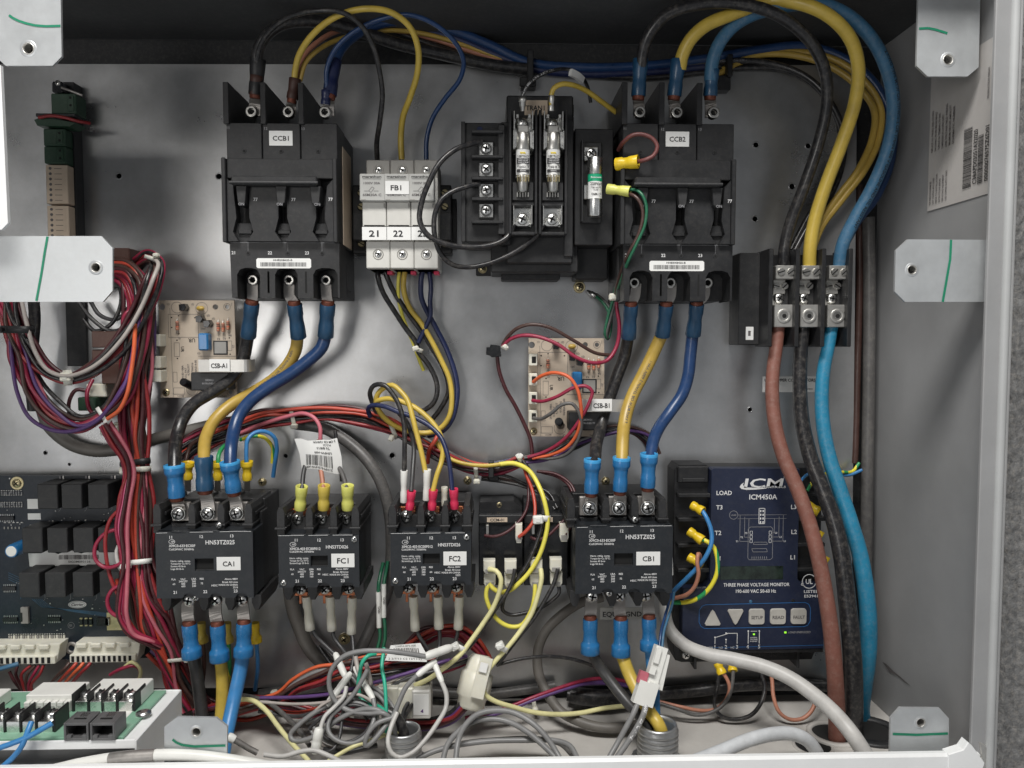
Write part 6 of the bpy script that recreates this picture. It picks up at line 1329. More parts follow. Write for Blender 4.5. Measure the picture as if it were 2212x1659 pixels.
bundle('%s wire in the thick upright part of the red bundles', [(170, 610, 60, .7), (225, 585, 66, .6), (272, 588, 74, .7), (298, 640, 80, 1), (300, 720, 84, 1), (296, 800, 84, 1.0), (292, 880, 84, .9), (292, 950, 84, .85), (297, 1005, 90, .66), (298, 1080, 96, .8), (300, 1140, 100, .85), (304, 1216, 110, .75), (318, 1290, 110, 1), (340, 1350, 100, 1), (368, 1410, 90, .9), (395, 1470, 80, .9), (420, 1530, 80, 1)], 36, [('brown', 9), ('red', 9), ('maroon', 9), ('crimson', 9), ('black', 9), ('redor', 9), ('brown', 9), ('maroon', 9), ('red', 9), ('purple', 8), ('brown', 9), ('crimson', 9), ('rose', 8), ('maroon', 9), ('redor', 9), ('black', 9), ('crimson', 9), ('brown', 9), ('red', 9), ('maroon', 10), ('brown', 10), ('crimson', 10), ('redor', 9), ('maroon', 10), ('red', 9)], GL, 33)
bundle('%s wire sagging in the pink group before the navy board', [(226, 915, 140, .8), (248, 950, 136, .8), (270, 985, 130, .7), (280, 1020, 124, .7), (270, 1080, 128, .9), (264, 1140, 132, .9), (272, 1216, 138, .7), (268, 1280, 140, 1), (268, 1330, 140, 1), (290, 1368, 132, .8), (326, 1385, 120, .7), (350, 1395, 100, .7)], 15, [('pink', 9), ('crimson', 9), ('purple', 8), ('red', 9), ('rose', 9), ('crimson', 8), ('maroon', 9)], GL, 34)
for lb, pts, col in (('crimson wire making an open loop left of the upright bundle tie', '258,1142,120 228,1152,128 206,1180,134 207,1210,138 228,1226,140 252,1222,142 268,1210,142', 'crimson'),
    ('red wire making a taller loop left of the upright bundle', '262,1098,116 240,1120,126 228,1160,130 232,1220,132 244,1262,132 258,1290,130', 'red'),
    ('crimson wire making the lower small loop left of the upright bundle', '270,1262,130 245,1272,136 232,1295,138 238,1320,138 256,1332,136 275,1330,130', 'crimson'),
    ('grey wire curving behind the white tie of the upright bundle', '262,1168,120 252,1190,126 256,1220,132 268,1240,130', 'lgrey'),
    ('orange wire running down the left of the upright bundle', '252,1250,120 256,1275,124 262,1300,124 272,1330,118 290,1360,110', 'redor'),
    ('black wire tangle strand crossing behind the upper bundle', '170,652,60 200,690,58 240,715,56 290,700,60', 'black'),
    ('black looped wire behind the middle left bracket', '215,580,60 250,600,50 262,650,50 240,700,50 205,715,50 180,690,44', 'black'),
    ('dark looped wire behind the upper red loop', '250,565,60 280,600,54 280,660,50 250,690,46 215,680,44 195,650,40', 'char'),
    ('dark brown small loop under the brown relay block', '190,845,60 165,842,66 150,865,70 150,895,70 158,910,60', 'maroon'),
    ('pink wire loop above the brown relay block', '300,672,70 278,672,90 266,690,96 272,715,90 296,720,70', 'crimson'),
    ('crimson wire curling below the brown relay block', '200,820,60 188,850,76 194,885,84 214,905,84 240,912,70', 'crimson')):
    wire(lb, col, 8.5, pts, GL)
wire('black flat cable hanging below the middle left bracket', 'black', 24, '72,640,70 75,690,70 70,760,66 68,840,60 72,885,50', None, 'wire', 'wire')
# ---------------- wires of the plugs on the navy board and in the tray ----------------
GP = 'short wires leaving the white plugs on the navy board'
for k in range(5):
    col = ('maroon', 'red', 'brown', 'crimson', 'red')[k]; x = 58+k*9
    wire('%s wire hanging from the left white plug of the navy board' % ('maroon', 'red', 'brown', 'crimson', 'bright red')[k], col, 6.5, [(x-20 if k == 0 else x, 1437, 72), (x-24+(4*k if k else 0), 1456, 76), (x-14-3*k, 1480, 70), (x+2-6*k, 1510, 60)], GP)
for k, col in enumerate(('brown', 'redor', 'orange', 'red')):
    x = 150+k*15; wire('%s wire slanting from the right white plug of the navy board' % ('brown', 'orange red', 'orange', 'red')[k], col, 7.5, [(x, 1432, 76), (x-8, 1442, 84), (x-22, 1456, 80), (x-38, 1474, 70)], GP)
wire('red wire arching right from the right white plug of the navy board', 'crimson', 8, '238,1458,80 262,1445,88 290,1438,84 302,1448,74 300,1470,60', GP)
wire('pale yellow wire at the end of the right white plug of the navy board', 'cream', 8, '270,1440,80 285,1430,86 300,1440,84 304,1452,78 300,1470,66', GP)
wire('dark blue wire crossing low at the left edge of the navy board', 'steelblue', 10, '-10,1448,96 18,1440,96 40,1434,90', GP)
wire('thin dark wires trailing at the lower left before the tray', 'maroon', 7, '20,1450,60 30,1470,60 46,1490,60 60,1505,60', GP)
for lb, pts in (('light blue wire from the third screw crossing the tray edge to the left', '113,1562,385 92,1574,392 60,1592,400 20,1608,405 -30,1625,405'), ('light blue wire from the second screw falling off the tray edge', '68,1560,385 60,1580,396 48,1610,404 28,1636,404 -5,1665,404')):
    wire(lb, 'sky', 12, pts, 'light blue wires on the circuit tray', n=12)
# ---------------- ties ----------------
def tie(label, u, v, c, w, ang, col='nylon', head=(0, 0), bw=9, hs=15, dp=.8):
    f = Free(u, v, c); root = thing('cable_tie', label, 'cable tie', f, 'cable ties'); d = Vector((math.cos(ang), math.sin(ang))); nn = Vector((-d.y, d.x))
    def band(mb):          # d: across the bundle, nn: along it
        N = 26; vs = []
        for i in range(N):
            a = 2*math.pi*i/N; x = math.cos(a)*w/2; z = math.sin(a)*w/2*dp
            for s in (-1, 1): vs.append(f.m(u+d.x*x+nn.x*s*bw/2, v+d.y*x+nn.y*s*bw/2, c+z)); vs.append(f.m(u+d.x*x*.93+nn.x*s*bw/2, v+d.y*x*.93+nn.y*s*bw/2, c+z*.93))
        fs = []
        for i in range(N):
            j = (i+1) % N; fs += [[i*4, i*4+2, j*4+2, j*4], [i*4+1, j*4+1, j*4+3, i*4+3], [i*4, j*4, j*4+1, i*4+1], [i*4+2, i*4+3, j*4+3, j*4+2]]
        mb.raw(vs, fs, col, True)
    part('band', root, f, band)
    def hd(mb):
        g = Frame(u+head[0], v+head[1], c+w/2*dp); off = g.base-f.base
        mb2 = MB(g); mb2.box(u+head[0]-hs/2, v+head[1]-hs/2*.8, u+head[0]+hs/2, v+head[1]+hs/2*.8, c+w/2*dp-6, c+w/2*dp+8, col, 2.5, -ang if abs(ang) < 1.3 else 0)
        mb2.box(u+head[0]-hs/5, v+head[1]-hs/5, u+head[0]+hs/5, v+head[1]+hs/5, c+w/2*dp+6, c+w/2*dp+9, col, .5)
        o = Vector((off.x, f.base.y*-1, off.z)); mb.raw([q+o for q in mb2.v], mb2.fc, col)
    part('head', root, f, hd)
for a in (('white tie at the bottom of the upper hanging red loop', 146, 816, 130, 34, 1.5, 'nylon', (-2, -2), 20, 24), ('white tie with big loop on the lower hanging red loop', 220, 897, 122, 40, 1.0, 'bright_plastic', (14, 12), 9, 16), ('black tie around the upright red bundle', 297, 998, 88, 58, -.12, 'black', (-28, 4), 13, 16),
    ('white tie just under the black tie on the upright red bundle', 296, 1014, 90, 62, -.06, 'nylon', (-26, 2), 11, 20), ('bright white tie around the upright red bundle beside CA1', 298, 1214, 112, 62, -.1, 'bright_plastic', (-26, 6), 11, 22), ('grey tie around the lower part of the upright red bundle', 382, 1426, 88, 56, -.1, 'nylon', (22, 0), 8, 10),
    ('white tie at the very top of the red bundle above the tan board', 328, 558, 100, 34, .3, 'nylon', (10, -6), 8, 12), ('black tie clamping the upper left strands under the bracket', 38, 712, 130, 76, .02, 'black', (-36, 0), 16, 12),
    ('white tie on the middle harness above the barcode tag', 632, 903, 36, 34, 1.35, 'nylon', (4, 18), 9, 14), ('white tie on the middle harness left of the arcs', 850, 932, 38, 36, 1.15, 'nylon', (-4, 14), 9, 14), ('white tie on the black and yellow wires below the fuse holders', 902, 755, 38, 24, .35, 'nylon', (-4, -2), 9, 14),
    ('white tie on the harness left of the black mount', 1028, 1018, 42, 32, 1.5, 'nylon', (2, 22), 9, 14), ('white tie where harness wires fan out under CSB-B1', 1126, 996, 46, 36, 1.0, 'bright_plastic', (-2, -10), 9, 13), ('white tie holding yellow and black wires above the right relay', 1174, 1120, 130, 30, .05, 'bright_plastic', (-12, 2), 13, 22),
    ('white tie where pale and black wires meet under FC2', 995, 1400, 156, 30, .5, 'bright_plastic', (-12, -4), 12, 18), ('white tie on pale and black wires below the relays', 1084, 1400, 156, 30, .5, 'bright_plastic', (-4, -6), 12, 18), ('small white tie at the lower left corner of CCB2', 1328, 640, 84, 22, 0, 'nylon', (-4, 2), 13, 18),
    ('small white tie at the black plug', 1090, 748, 60, 14, -.8, 'nylon', (2, 2), 9, 13), ('white tie around purple wires near the floor', 1154, 1522, 62, 26, 1.4, 'nylon', (2, 10), 9, 13), ('white tie on the floor harness near the left fitting', 762, 1560, 80, 30, 1.4, 'nylon', (0, 8), 9, 14),
    ('small white tie mount on the floor left of the harness', 596, 1500, 40, 24, .2, 'nylon', (-4, -4), 8, 14)):
    tie(*a)
f = Frame(1065, 1025, 60); root = thing('tie_mount', 'black tie mount in the harness above the relays', 'cable tie', f)
part('saddle', root, f, lambda mb: mb.box(1055, 1018, 1078, 1044, 0, 40, 'black', 2)); part('strap', root, f, lambda mb: mb.box(1055, 996, 1067, 1032, 40, 66, 'black', 2))
f = Frame(1150, 150, 60); root = thing('tie_mount', 'black tie mount on the panel above the transformer', 'cable tie', f)
part('saddle', root, f, lambda mb: mb.box(1124, 155, 1160, 176, 0, 30, 'black', 2)); part('strap', root, f, lambda mb: mb.box(1140, 100, 1154, 172, 10, 40, 'black', 2))
f = Frame(1575, 165, 60); root = thing('tie_mount', 'black tie mount on the panel right of CCB2', 'cable tie', f)
part('saddle', root, f, lambda mb: mb.box(1562, 150, 1590, 182, 0, 26, 'black', 2)); part('strap', root, f, lambda mb: mb.box(1580, 108, 1591, 156, 4, 36, 'black', 2))
# ---------------- below the fan contactors ----------------
GN = 'milky sleeves under contactors FC1 and FC2'
NS = [('leftmost milky sleeve with dark wire under contactor FC1', (662, 1288), (670, 1360), '670,1352,120 684,1375,124 703,1394,130 724,1414,140'),
      ('middle milky sleeve with dark wire under contactor FC1', (713, 1288), (717, 1361), '717,1352,120 722,1378,126 735,1396,134 752,1418,150'),
      ('rightmost milky sleeve with dark wire under contactor FC1', (761, 1290), (759, 1368), '759,1358,120 763,1395,140 763,1425,160 757,1456,180'),
      ('leftmost milky sleeve with dark wire under contactor FC2', (893, 1288), (897, 1361), '897,1352,120 904,1372,124 914,1388,128 925,1404,130'),
      ('middle milky sleeve with dark wire under contactor FC2', (946, 1288), (948, 1357), '948,1350,120 950,1375,124 949,1395,128 944,1425,150'),
      ('rightmost milky sleeve with dark wire under contactor FC2', (992, 1288), (990, 1358), '990,1350,120 987,1375,124 980,1392,126 970,1402,128')]
for lb, a, b, pts in NS: sleeved(lb, 'char', 8.5, pts, (a[0], a[1], 126), (b[0], b[1], 122), 20, 'nylon', GN, 21)
# green earth pair
for lb, a, b, col, top, bot in (('left white sleeve on dark green wire between FC1 and FC2', (817, 1279, 90), (819, 1356, 96), 'green', '828,1215,60 822,1240,70 818,1262,84 817,1290,90', '819,1350,96 821,1375,100 817,1395,104 812,1412,110'),
    ('right thinner white sleeve on dark green wire between FC1 and FC2', (829, 1262, 84), (829, 1334, 90), 'green', '838,1212,60 834,1235,66 830,1255,76 829,1270,84', '829,1328,90 832,1360,96 831,1385,100 827,1400,104')):
    f = Free(*a); root = thing('sleeved_wire', lb, 'wire', f, 'green ground wires between FC1 and FC2')
    part('jacket', root, f, lambda mb: mb.tube(top, 8, 'w_'+col, 8)); part('jacket', root, f, lambda mb: mb.tube(bot, 8, 'w_'+col, 8)); part('sleeve', root, f, lambda mb: (sleeve(mb, a, b, 10.5, 'bright_plastic'), mb.text('GND', (a[0]+b[0])/2+1, (a[1]+b[1])/2, a[2]+10, 5, 'ink_grey', None, 'c', math.pi/2)))
GT = 'grey and green wire tangle over the left fitting'
wire('mint green wire making an S bend into the left fitting', 'mint', 9, '812,1412,190 796,1416,200 784,1428,206 778,1450,210 774,1483,212 782,1512,220 800,1523,232 820,1527,244 832,1540,256 838,1565,262 842,1600,258', GT)
wire('mint green wire dropping straight into the left fitting', 'mint', 8.5, '830,1400,180 826,1426,196 825,1442,206 831,1475,224 834,1523,246 834,1563,262 836,1600,262', GT)
for lb, pts, col, w in (('grey wire making the largest round loop left of the left fitting', '918,1418,230 874,1411,236 828,1406,240 778,1407,240 744,1417,240 721,1439,240 711,1466,240 714,1494,242 729,1519,248 755,1535,256 794,1541,264 830,1541,270 848,1560,270 856,1600,262', 'grey', 11),
    ('grey wire bent back sharply at the far left of the wire tangle', '706,1523,232 674,1543,240 643,1568,246 627,1588,250 634,1600,256 661,1598,258 694,1582,258 728,1556,258 761,1539,258 794,1531,262 824,1537,266 848,1570,266', 'grey', 11),
    ('grey wire from the lower white splice looping low before the left fitting', '901,1459,240 878,1483,246 862,1516,254 851,1543,264 829,1573,284 800,1607,300 789,1612,300 792,1590,296 814,1563,288 846,1551,280', 'lgrey' if 0 else 'grey', 11),
    ('pale grey wire swinging in a big teardrop in front of the left fitting', '954,1473,240 964,1499,250 963,1529,262 944,1563,286 918,1599,310 891,1626,326 864,1636,330 846,1627,328 838,1604,320 844,1573,300 858,1539,280', 'lgrey', 10.5),
    ('grey wire winding in an oval just left of the left fitting', '806,1509,240 811,1539,256 804,1566,272 788,1592,286 761,1606,292 734,1602,290 714,1588,284 708,1572,276 714,1549,264 738,1526,252 761,1503,242 784,1466,232 794,1446,226', 'grey', 10.5),
    ('grey wire ending in the fat white crimp on the floor', '691,1578,290 701,1549,276 724,1526,262 744,1503,250 748,1483,240', 'lgrey', 9.5),
    ('dark wire hanging inside the wire tangle', '746,1499,236 740,1545,250 732,1596,276 718,1620,290 694,1626,290', 'char', 8),
    ('grey wire lying along the lip at the bottom left', '571,1630,320 611,1634,326 648,1624,326 678,1621,326 704,1630,330 735,1645,330', 'lgrey', 11)):
    wire(lb, col, w, pts, GT)
def splice(label, a, b, w, m='bright_plastic', name='splice_sleeve'):
    f = Free(*a); mb = MB(f); mb.lathe(a, b, [(0, w*.3), (.05, w*.42), (.2, w*.5), (.45, w*.5), (.5, w*.46), (.55, w*.5), (.8, w*.5), (.95, w*.42), (1, w*.3)], m, 16); return mb.build(name, None, label, 'splice', 'white splice sleeves in the wire tangle')
splice('white splice sleeve sloping from the left wires of FC1', (724, 1411, 140), (746, 1462, 180), 15)
splice('white splice sleeve leaning down to the left, longest in the tangle', (758, 1453, 190), (705, 1525, 234), 16)
splice('white splice sleeve leaning down to the right behind the green S bend', (766, 1441, 180), (807, 1511, 240), 14)
splice('printed white splice sleeve pointing at the white tie under FC2', (917, 1419, 226), (976, 1398, 190), 19)
splice('white splice sleeve below the printed one, leaning to the left', (942, 1427, 210), (900, 1460, 240), 14)
splice('short white splice sleeve below the printed one, leaning to the right', (937, 1430, 210), (955, 1474, 240), 13)
splice('fat white crimp standing on the floor left of the tangle', (690, 1572, 292), (680, 1628, 300), 22)
# dark wires from the splices up
wire('white wire coming down past the green S bend', 'white', 10, '768,1418,180 772,1440,190 778,1458,200 800,1480,210 796,1452,214 790,1432,210', GT)
# lower barcode tag
f = Free(876, 1410, 150); mb = MB(f)
mb.raw([f.m(844, 1394, 140), f.m(908, 1389, 150), f.m(923, 1416, 160), f.m(922, 1430, 162), f.m(831, 1427, 150), f.m(838, 1410, 146)], [[0, 1, 2, 5], [5, 2, 3, 4]], 'paper')
mb.raw([f.m(844, 1394, 138), f.m(908, 1389, 148), f.m(923, 1416, 158), f.m(922, 1430, 160), f.m(831, 1427, 148), f.m(838, 1410, 144)], [[5, 2, 1, 0], [4, 3, 2, 5]], 'paper')
r = random.Random(3); x = 850
while x < 904:
    w_ = r.choice((1, 1.6, 2.2)); d = 142+(x-844)*.16; mb.raw([f.m(x, 1400, d+2), f.m(x+w_, 1400, d+2), f.m(x+w_+3, 1415, d+7), f.m(x+3, 1415, d+7)], [[0, 1, 2, 3]], 'ink_grey'); x += w_+r.choice((1.2, 2))
mb.text('21HPHLSEF2-A00', 876, 1395.5, 152, 4, 'ink_grey', 44, rot=-.06); mb.text('2 2/7/13 C2 12/11:27', 876, 1423, 164, 4, 'ink_grey', 74, rot=.01)
mb.build('barcode_tag', None, 'crumpled barcode tag lying over the wires under contactor FC2', 'tag')
# ---------------- floor harness ----------------
GF = 'coloured wires of the harness along the floor'
bundle('%s wire rising in the floor harness left of the tangle', [(470, 1545, 120, .8), (530, 1530, 120, .7), (604, 1508, 124, .6), (641, 1484, 130, .8), (690, 1462, 134, 1), (740, 1448, 138, 1), (800, 1440, 138, 1), (870, 1432, 130, 1), (940, 1428, 110, 1)], 20, [('maroon', 9), ('grey', 9), ('purple', 9), ('orange', 9), ('redor', 9), ('crimson', 9), ('black', 8), ('grey', 9), ('red', 9), ('orange', 8), ('purple', 8), ('brown', 9)], GF, 41)
bundle('%s wire lying low in the floor harness beneath the tangle', [(420, 1545, 110, .8), (480, 1530, 110, .8), (540, 1515, 112, .8), (610, 1520, 116, .7), (700, 1545, 124, .7), (762, 1560, 130, .6), (850, 1565, 140, .8), (930, 1563, 150, .8), (975, 1548, 160, .8), (1000, 1525, 170, .7)], 15, [('crimson', 9), ('purple', 9), ('brown', 9), ('black', 9), ('red', 9), ('purple', 9), ('maroon', 9), ('crimson', 9), ('dgrey', 9)], GF, 42)
bundle('%s wire arching in the red loops under contactor FC2', [(880, 1400, 40, .8), (920, 1372, 40, 1), (958, 1362, 44, 1), (992, 1365, 48, 1), (1024, 1385, 56, 1), (1046, 1412, 64, 1), (1056, 1440, 70, .8)], 15, [('red', 9), ('crimson', 9), ('redor', 9), ('red', 9), ('maroon', 9), ('crimson', 9), ('redor', 9)], GF, 43)
bundle('%s wire running right from the milky connector along the floor', [(1005, 1552, 130, .8), (1050, 1543, 126, .7), (1100, 1530, 120, .7), (1154, 1508, 112, .55), (1222, 1484, 90, .8), (1262, 1474, 76, .8), (1310, 1470, 60, .8), (1360, 1475, 50, .8)], 9, [('purple', 9), ('crimson', 8), ('rose', 8), ('purple', 8)], GF, 44)
bundle('%s wire fanning out low behind the cables under CA1', [(330, 1400, 70, .8), (380, 1450, 70, .9), (420, 1500, 70, 1), (470, 1530, 76, 1), (530, 1528, 80, 1), (600, 1515, 80, .7)], 22, [('crimson', 9), ('red', 9), ('rose', 9), ('purple', 9), ('maroon', 9), ('redor', 9)], GF, 45)
wire('pale yellow wire slanting down to the lip beside the corner bracket', 'cream', 10.5, '490,1515,120 517,1511,130 548,1514,150 575,1535,175 600,1568,210 630,1605,255 668,1645,300', GF)
wire('dark grey wire slanting down to the lip beside the pale yellow one', 'dgrey', 10.5, '500,1502,110 527,1503,120 575,1515,140 618,1548,175 648,1580,215 678,1625,260', GF)
wire('second pale yellow wire lying near the lip in the middle', 'cream', 9, '700,1650,320 735,1628,300 765,1612,296 800,1600,280 840,1585,262 868,1580,255', GF)
wire('dark wire leaving the lip area under the teardrop loop', 'char', 12, '700,1618,260 740,1626,270 780,1618,270 815,1610,262', GF)
# milky connector and white box plug
f = Free(1028, 1475, 150); root = thing('milky_connector', 'milky translucent plug housing leaning between the two white ties', 'connector', f)
part('housing', root, f, lambda mb: (mb.lathe((1040, 1415, 130), (1015, 1532, 165), [(0, 20), (.08, 27), (.3, 30), (.34, 36), (.75, 37), (.8, 31), (.95, 30), (1, 24)], 'nylon', 8)))
part('flap', root, f, lambda mb: mb.strip([(1052, 1420, 170), (1040, 1465, 182), (1030, 1508, 192)], 28, 5, 'nylon'))
part('sticker', root, f, lambda mb: (mb.strip([(1047, 1432, 180), (1042, 1452, 185)], 17, 3, 'paper')))
f = Frame(880, 1520, 205); root = thing('plug_housing', 'white box shaped plug lying behind the grey wire tangle', 'connector', f)
part('housing', root, f, lambda mb: (mb.box(812, 1492, 862, 1552, 150, 190, 'nylon', 3), mb.box(858, 1488, 893, 1558, 145, 200, 'nylon', 3), mb.box(890, 1492, 930, 1556, 150, 204, 'white_plastic', 3)))
part('sticker', root, f, lambda mb: (mb.box(893, 1500, 926, 1546, 204, 205, 'paper', .2), mb.prism([(908, 1538), (914, 1532), (914, 1541)], 205, 205.4, 'w_purple')))
f = Free(964, 1500, 100); mb = MB(f)
# ---------------- white twin connector at CB1 ----------------
f = Free(1405, 1455, 250); root = thing('inline_connector', 'bright white inline connector pair in front of the cables below CB1', 'connector', f)
def blk(mb, a, b, w, t, m):
    mb.strip([a, b], w, t, m)
part('upper_housing', root, f, lambda mb: (blk(mb, (1428, 1396, 236), (1404, 1480, 254), 27, 22, 'bright_plastic'), blk(mb, (1437, 1412, 238), (1420, 1488, 252), 18, 16, 'bright_plastic')))
part('lower_housing', root, f, lambda mb: (blk(mb, (1392, 1470, 258), (1376, 1519, 268), 25, 22, 'bright_plastic'), blk(mb, (1412, 1474, 258), (1397, 1524, 268), 22, 20, 'bright_plastic')))
part('pink_insert', root, f, lambda mb: blk(mb, (1392, 1450, 256), (1384, 1476, 262), 20, 14, 'w_rose'))
part('latch', root, f, lambda mb: (blk(mb, (1424, 1402, 250), (1416, 1432, 256), 12, 5, 'bright_plastic'), blk(mb, (1412, 1440, 260), (1407, 1456, 264), 14, 5, 'bright_plastic')))
wire('thin blue wire hanging into the white inline connector, left one', 'blue', 6, '1452,1280,120 1444,1306,160 1434,1340,190 1428,1365,216 1424,1400,236', 'thin blue wires above the inline connector')
wire('thin slate blue wire hanging into the white inline connector, right one', 'steelblue', 6, '1456,1280,120 1452,1306,160 1442,1338,190 1434,1365,216 1430,1402,238', 'thin blue wires above the inline connector')
GB = 'grey cables hanging from the inline connector'
wire('grey cable from the inline connector down to the lip, left one', 'grey', 13, '1379,1515,268 1368,1542,284 1352,1572,306 1335,1603,330 1314,1640,350', GB)
wire('printed grey cable from the inline connector down to the lip, right one', 'grey', 13, '1396,1518,268 1391,1540,282 1378,1568,306 1354,1606,334 1330,1640,356', GB, prt=[(6, '600V 125°C FT-2', 8, 'print_white', False)], n=12)
GW = 'grey cables looping low in the middle'
wire('grey cable in the upper of the low middle loops', 'grey', 12.5, '984,1645,340 990,1600,316 1004,1568,290 1030,1544,270 1064,1535,262 1108,1539,262 1150,1562,276 1180,1592,300 1205,1630,330 1215,1650,340', GW, n=12)
wire('grey cable in the second of the low middle loops', 'grey', 12.5, '956,1645,330 966,1610,306 985,1585,286 1015,1562,268 1052,1553,260 1095,1558,264 1135,1578,284 1168,1605,306 1200,1636,330', GW, n=12)
wire('grey cable lying flattest in the low middle', 'grey', 12, '900,1640,310 930,1626,300 972,1613,290 1055,1601,280 1138,1599,280 1200,1600,290 1232,1612,306 1248,1640,330', GW, n=12)
wire('dark grey cable behind the low middle loops', 'dgrey', 12, '940,1622,250 1000,1606,240 1080,1598,236 1160,1596,236 1210,1606,250 1236,1630,280', GW, n=12)
# white shrink cable at the corner bracket
f = Free(500, 1595, 330); root = thing('shrink_wrapped_wire', 'silvery shrink wrapped wire with a white tip right of the lower left bracket', 'wire', f)
part('jacket', root, f, lambda mb: mb.tube('504,1597,336 520,1606,332 540,1618,328 556,1626,326', 13, 'tin', 10)); part('tip', root, f, lambda mb: mb.lathe((492, 1590, 338), (506, 1598, 336), [(0, 8), (.4, 10), (1, 9)], 'bright_plastic', 12))
f = Free(300, 1625, 395); root = thing('taped_cable', 'white cable with silvery tape lying on the lip left of the lower left bracket', 'cable', f)
part('jacket', root, f, lambda mb: mb.tube('-80,1690,398 90,1668,398 170,1650,398 240,1638,398 300,1633,398 360,1630,398 430,1633,396 520,1645,392 600,1660,390', 24, 'bright_plastic', 14)); part('tape', root, f, lambda mb: mb.tube('238,1639,399 270,1635,400 300,1633,400 334,1631,400', 26, 'tin', 14))
# ---------------- monitor wiring ----------------
GI = 'wires on the navy voltage monitor'
sleeved('blue wire from the T3 terminal of the navy voltage monitor', 'sky', 10, '1516,1102,112 1526,1118,124 1536,1145,132 1537,1172,136 1526,1200,134 1510,1222,124 1485,1248,110 1462,1270,90 1445,1288,60', (1495, 1091, 96), (1519, 1105, 114), 20, 'sl_yellow', GI, 21)
sleeved('yellow green wire from the T2 terminal of the navy voltage monitor', 'earth', 10, '1514,1164,112 1530,1171,120 1543,1184,126 1550,1210,130 1548,1240,130 1533,1270,124 1508,1292,110 1480,1301,90 1445,1301,60', (1488, 1147, 96), (1518, 1168, 114), 21, 'sl_yellow', GI, 22)
sleeved('brown wire from the T1 terminal of the navy voltage monitor', 'tan', 9, '1512,1218,112 1512,1200,124 1508,1196,130 1506,1215,134 1509,1240,132 1500,1268,122 1484,1284,108 1462,1291,84 1445,1292,60', (1488, 1203, 96), (1517, 1220, 114), 21, 'sl_yellow', GI, 22)
for lb, u, v in (('yellow sleeve at the L3 terminal behind the brown cable', 1758, 1098), ('yellow sleeve at the L2 terminal behind the brown cable', 1764, 1152), ('yellow sleeve at the L1 terminal behind the brown cable', 1776, 1207)):
    f = Free(u, v, 96); mb = MB(f); sleeve(mb, (u-14, v-8, 92), (u+12, v+8, 104), 20, 'sl_yellow', 22); mb.build('crimp_sleeve', None, lb, 'sleeve', 'yellow sleeves on the right side of the monitor')
wire('blue wire reaching right from the monitor to the upright conduit', 'sky', 7, '1728,1042,90 1740,1028,80 1765,1018,60 1800,1024,40 1835,1026,30 1862,1015,30', GI)
wire('green striped wire reaching right from the monitor to the upright conduit', 'earth', 7, '1744,1060,90 1756,1040,80 1780,1024,60 1815,1020,40 1842,1018,26 1856,1000,20', GI)
GU = 'wires hanging below the navy voltage monitor'
sleeved('brown wire with yellow sleeve below the monitor running left', 'tan', 8.5, '1560,1452,80 1570,1466,84 1576,1488,88 1566,1515,92 1545,1532,96 1515,1535,98 1475,1528,96 1425,1516,80', (1550, 1432, 70), (1560, 1456, 80), 20, 'sl_yellow', GU, 22)
sleeved('dark grey wire with yellow sleeve below the monitor running left', 'dgrey', 8.5, '1584,1448,80 1582,1475,86 1575,1502,92 1558,1526,100 1530,1541,106 1500,1544,106 1470,1534,104 1426,1520,90', (1580, 1430, 66), (1583, 1450, 78), 19, 'sl_yellow', GU, 21)
wire('black wire looping below the navy voltage monitor', 'black', 9, '1553,1455,80 1549,1489,84 1543,1522,96 1556,1545,104 1583,1554,108 1622,1545,108 1645,1516,100 1652,1484,86 1643,1450,70 1640,1430,60', GU)
wire('tan wire hanging in a U below the navy voltage monitor', 'tan', 9, '1664,1440,60 1668,1473,74 1671,1506,90 1683,1538,104 1706,1554,112 1734,1552,112 1752,1537,108 1760,1520,100 1766,1490,80', GU)
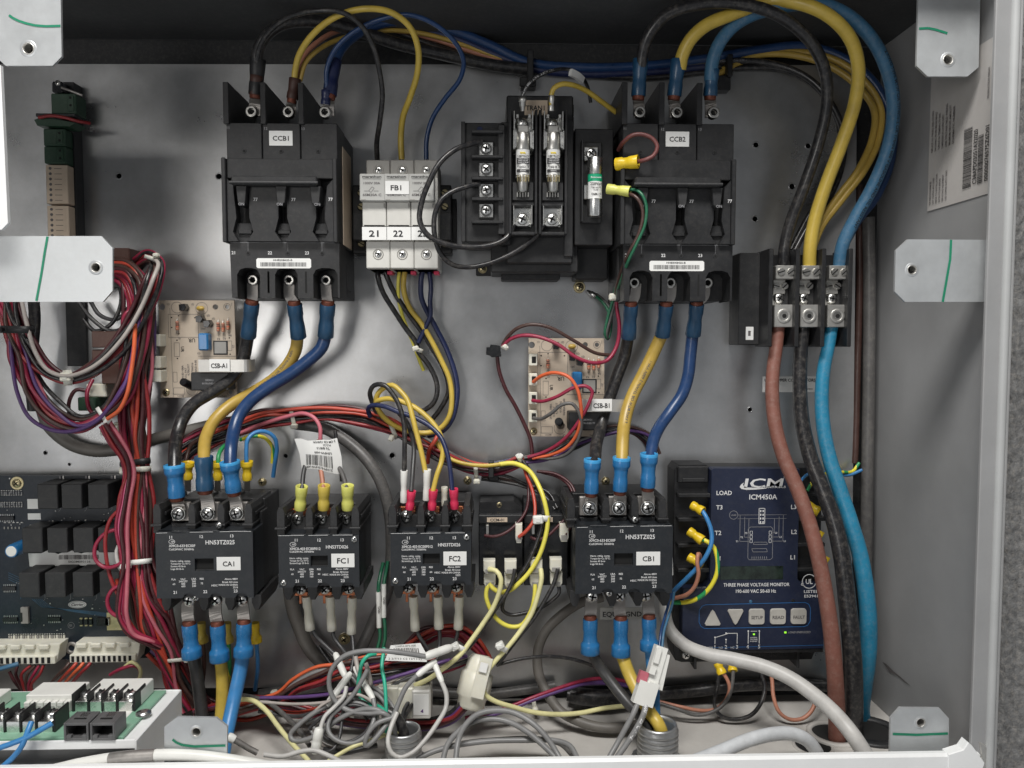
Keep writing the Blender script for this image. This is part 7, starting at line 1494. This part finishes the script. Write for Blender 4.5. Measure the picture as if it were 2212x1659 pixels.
f = Frame(1454, 1212, 140); mb = MB(f); mb.prism([(1449, 1170), (1458, 1172), (1462, 1252), (1449, 1255)], 110, 112, 'paper'); mb.barcode(1452, 1180, 1459, 1225, 112.5, 'ink', 6, True); mb.text('0-0', 1456, 1242, 112.5, 4.5, 'ink'); mb.build('edge_label', None, 'narrow barcode label on the right edge of contactor CB1', 'label')

wire('red wire lying across the flange of the green terminal strip', 'red', 7, '84,254,74 110,250,78 140,254,78 170,262,76 194,266,60')
bundle('%s wire tangled behind the white splice sleeves', [(757, 1456, 170, .5), (790, 1480, 180, 1), (820, 1500, 200, 1), (845, 1530, 215, 1), (862, 1570, 240, .6), (868, 1605, 250, .3)], 16, [('char', 8), ('grey', 9), ('brown', 8), ('grey', 9)], GT, 51)
bundle('%s wire dropping from FC2 into the left fitting', [(946, 1425, 150, .4), (925, 1460, 160, .8), (900, 1500, 180, 1), (878, 1535, 210, .8), (870, 1570, 240, .5), (870, 1605, 250, .3)], 12, [('char', 9), ('black', 9), ('dgrey', 8)], GT, 52)
wire('black sleeved cable rising out of the left fitting', 'black', 26, '832,1535,240 850,1545,246 866,1568,250 874,1600,252 876,1640,252', None, 'cable', 'cable', 14)

bundle('%s wire threading the middle of the floor tangle', [(560, 1525, 140, .8), (640, 1535, 150, 1), (720, 1520, 160, 1), (800, 1490, 165, 1), (880, 1462, 160, 1), (960, 1440, 150, .8), (1010, 1425, 120, .6)], 24, [('grey', 8), ('white', 7), ('redor', 8), ('char', 8), ('purple', 8), ('crimson', 8)], GT, 61)
bundle('%s wire swirling low beside the left fitting', [(660, 1560, 230, 1), (710, 1530, 235, 1), (770, 1515, 236, 1), (812, 1540, 240, .8), (800, 1590, 250, 1), (750, 1612, 260, 1), (700, 1600, 260, .8), (680, 1570, 240, .8)], 18, [('grey', 8), ('white', 7), ('grey', 7), ('char', 8)], GT, 62)
bundle('%s wire hanging behind the sleeves of contactor FC1', [(690, 1395, 90, .6), (720, 1430, 110, .8), (750, 1470, 130, 1), (770, 1510, 140, 1), (800, 1550, 150, 1)], 14, [('black', 8), ('char', 8), ('dgrey', 8)], GT, 63)
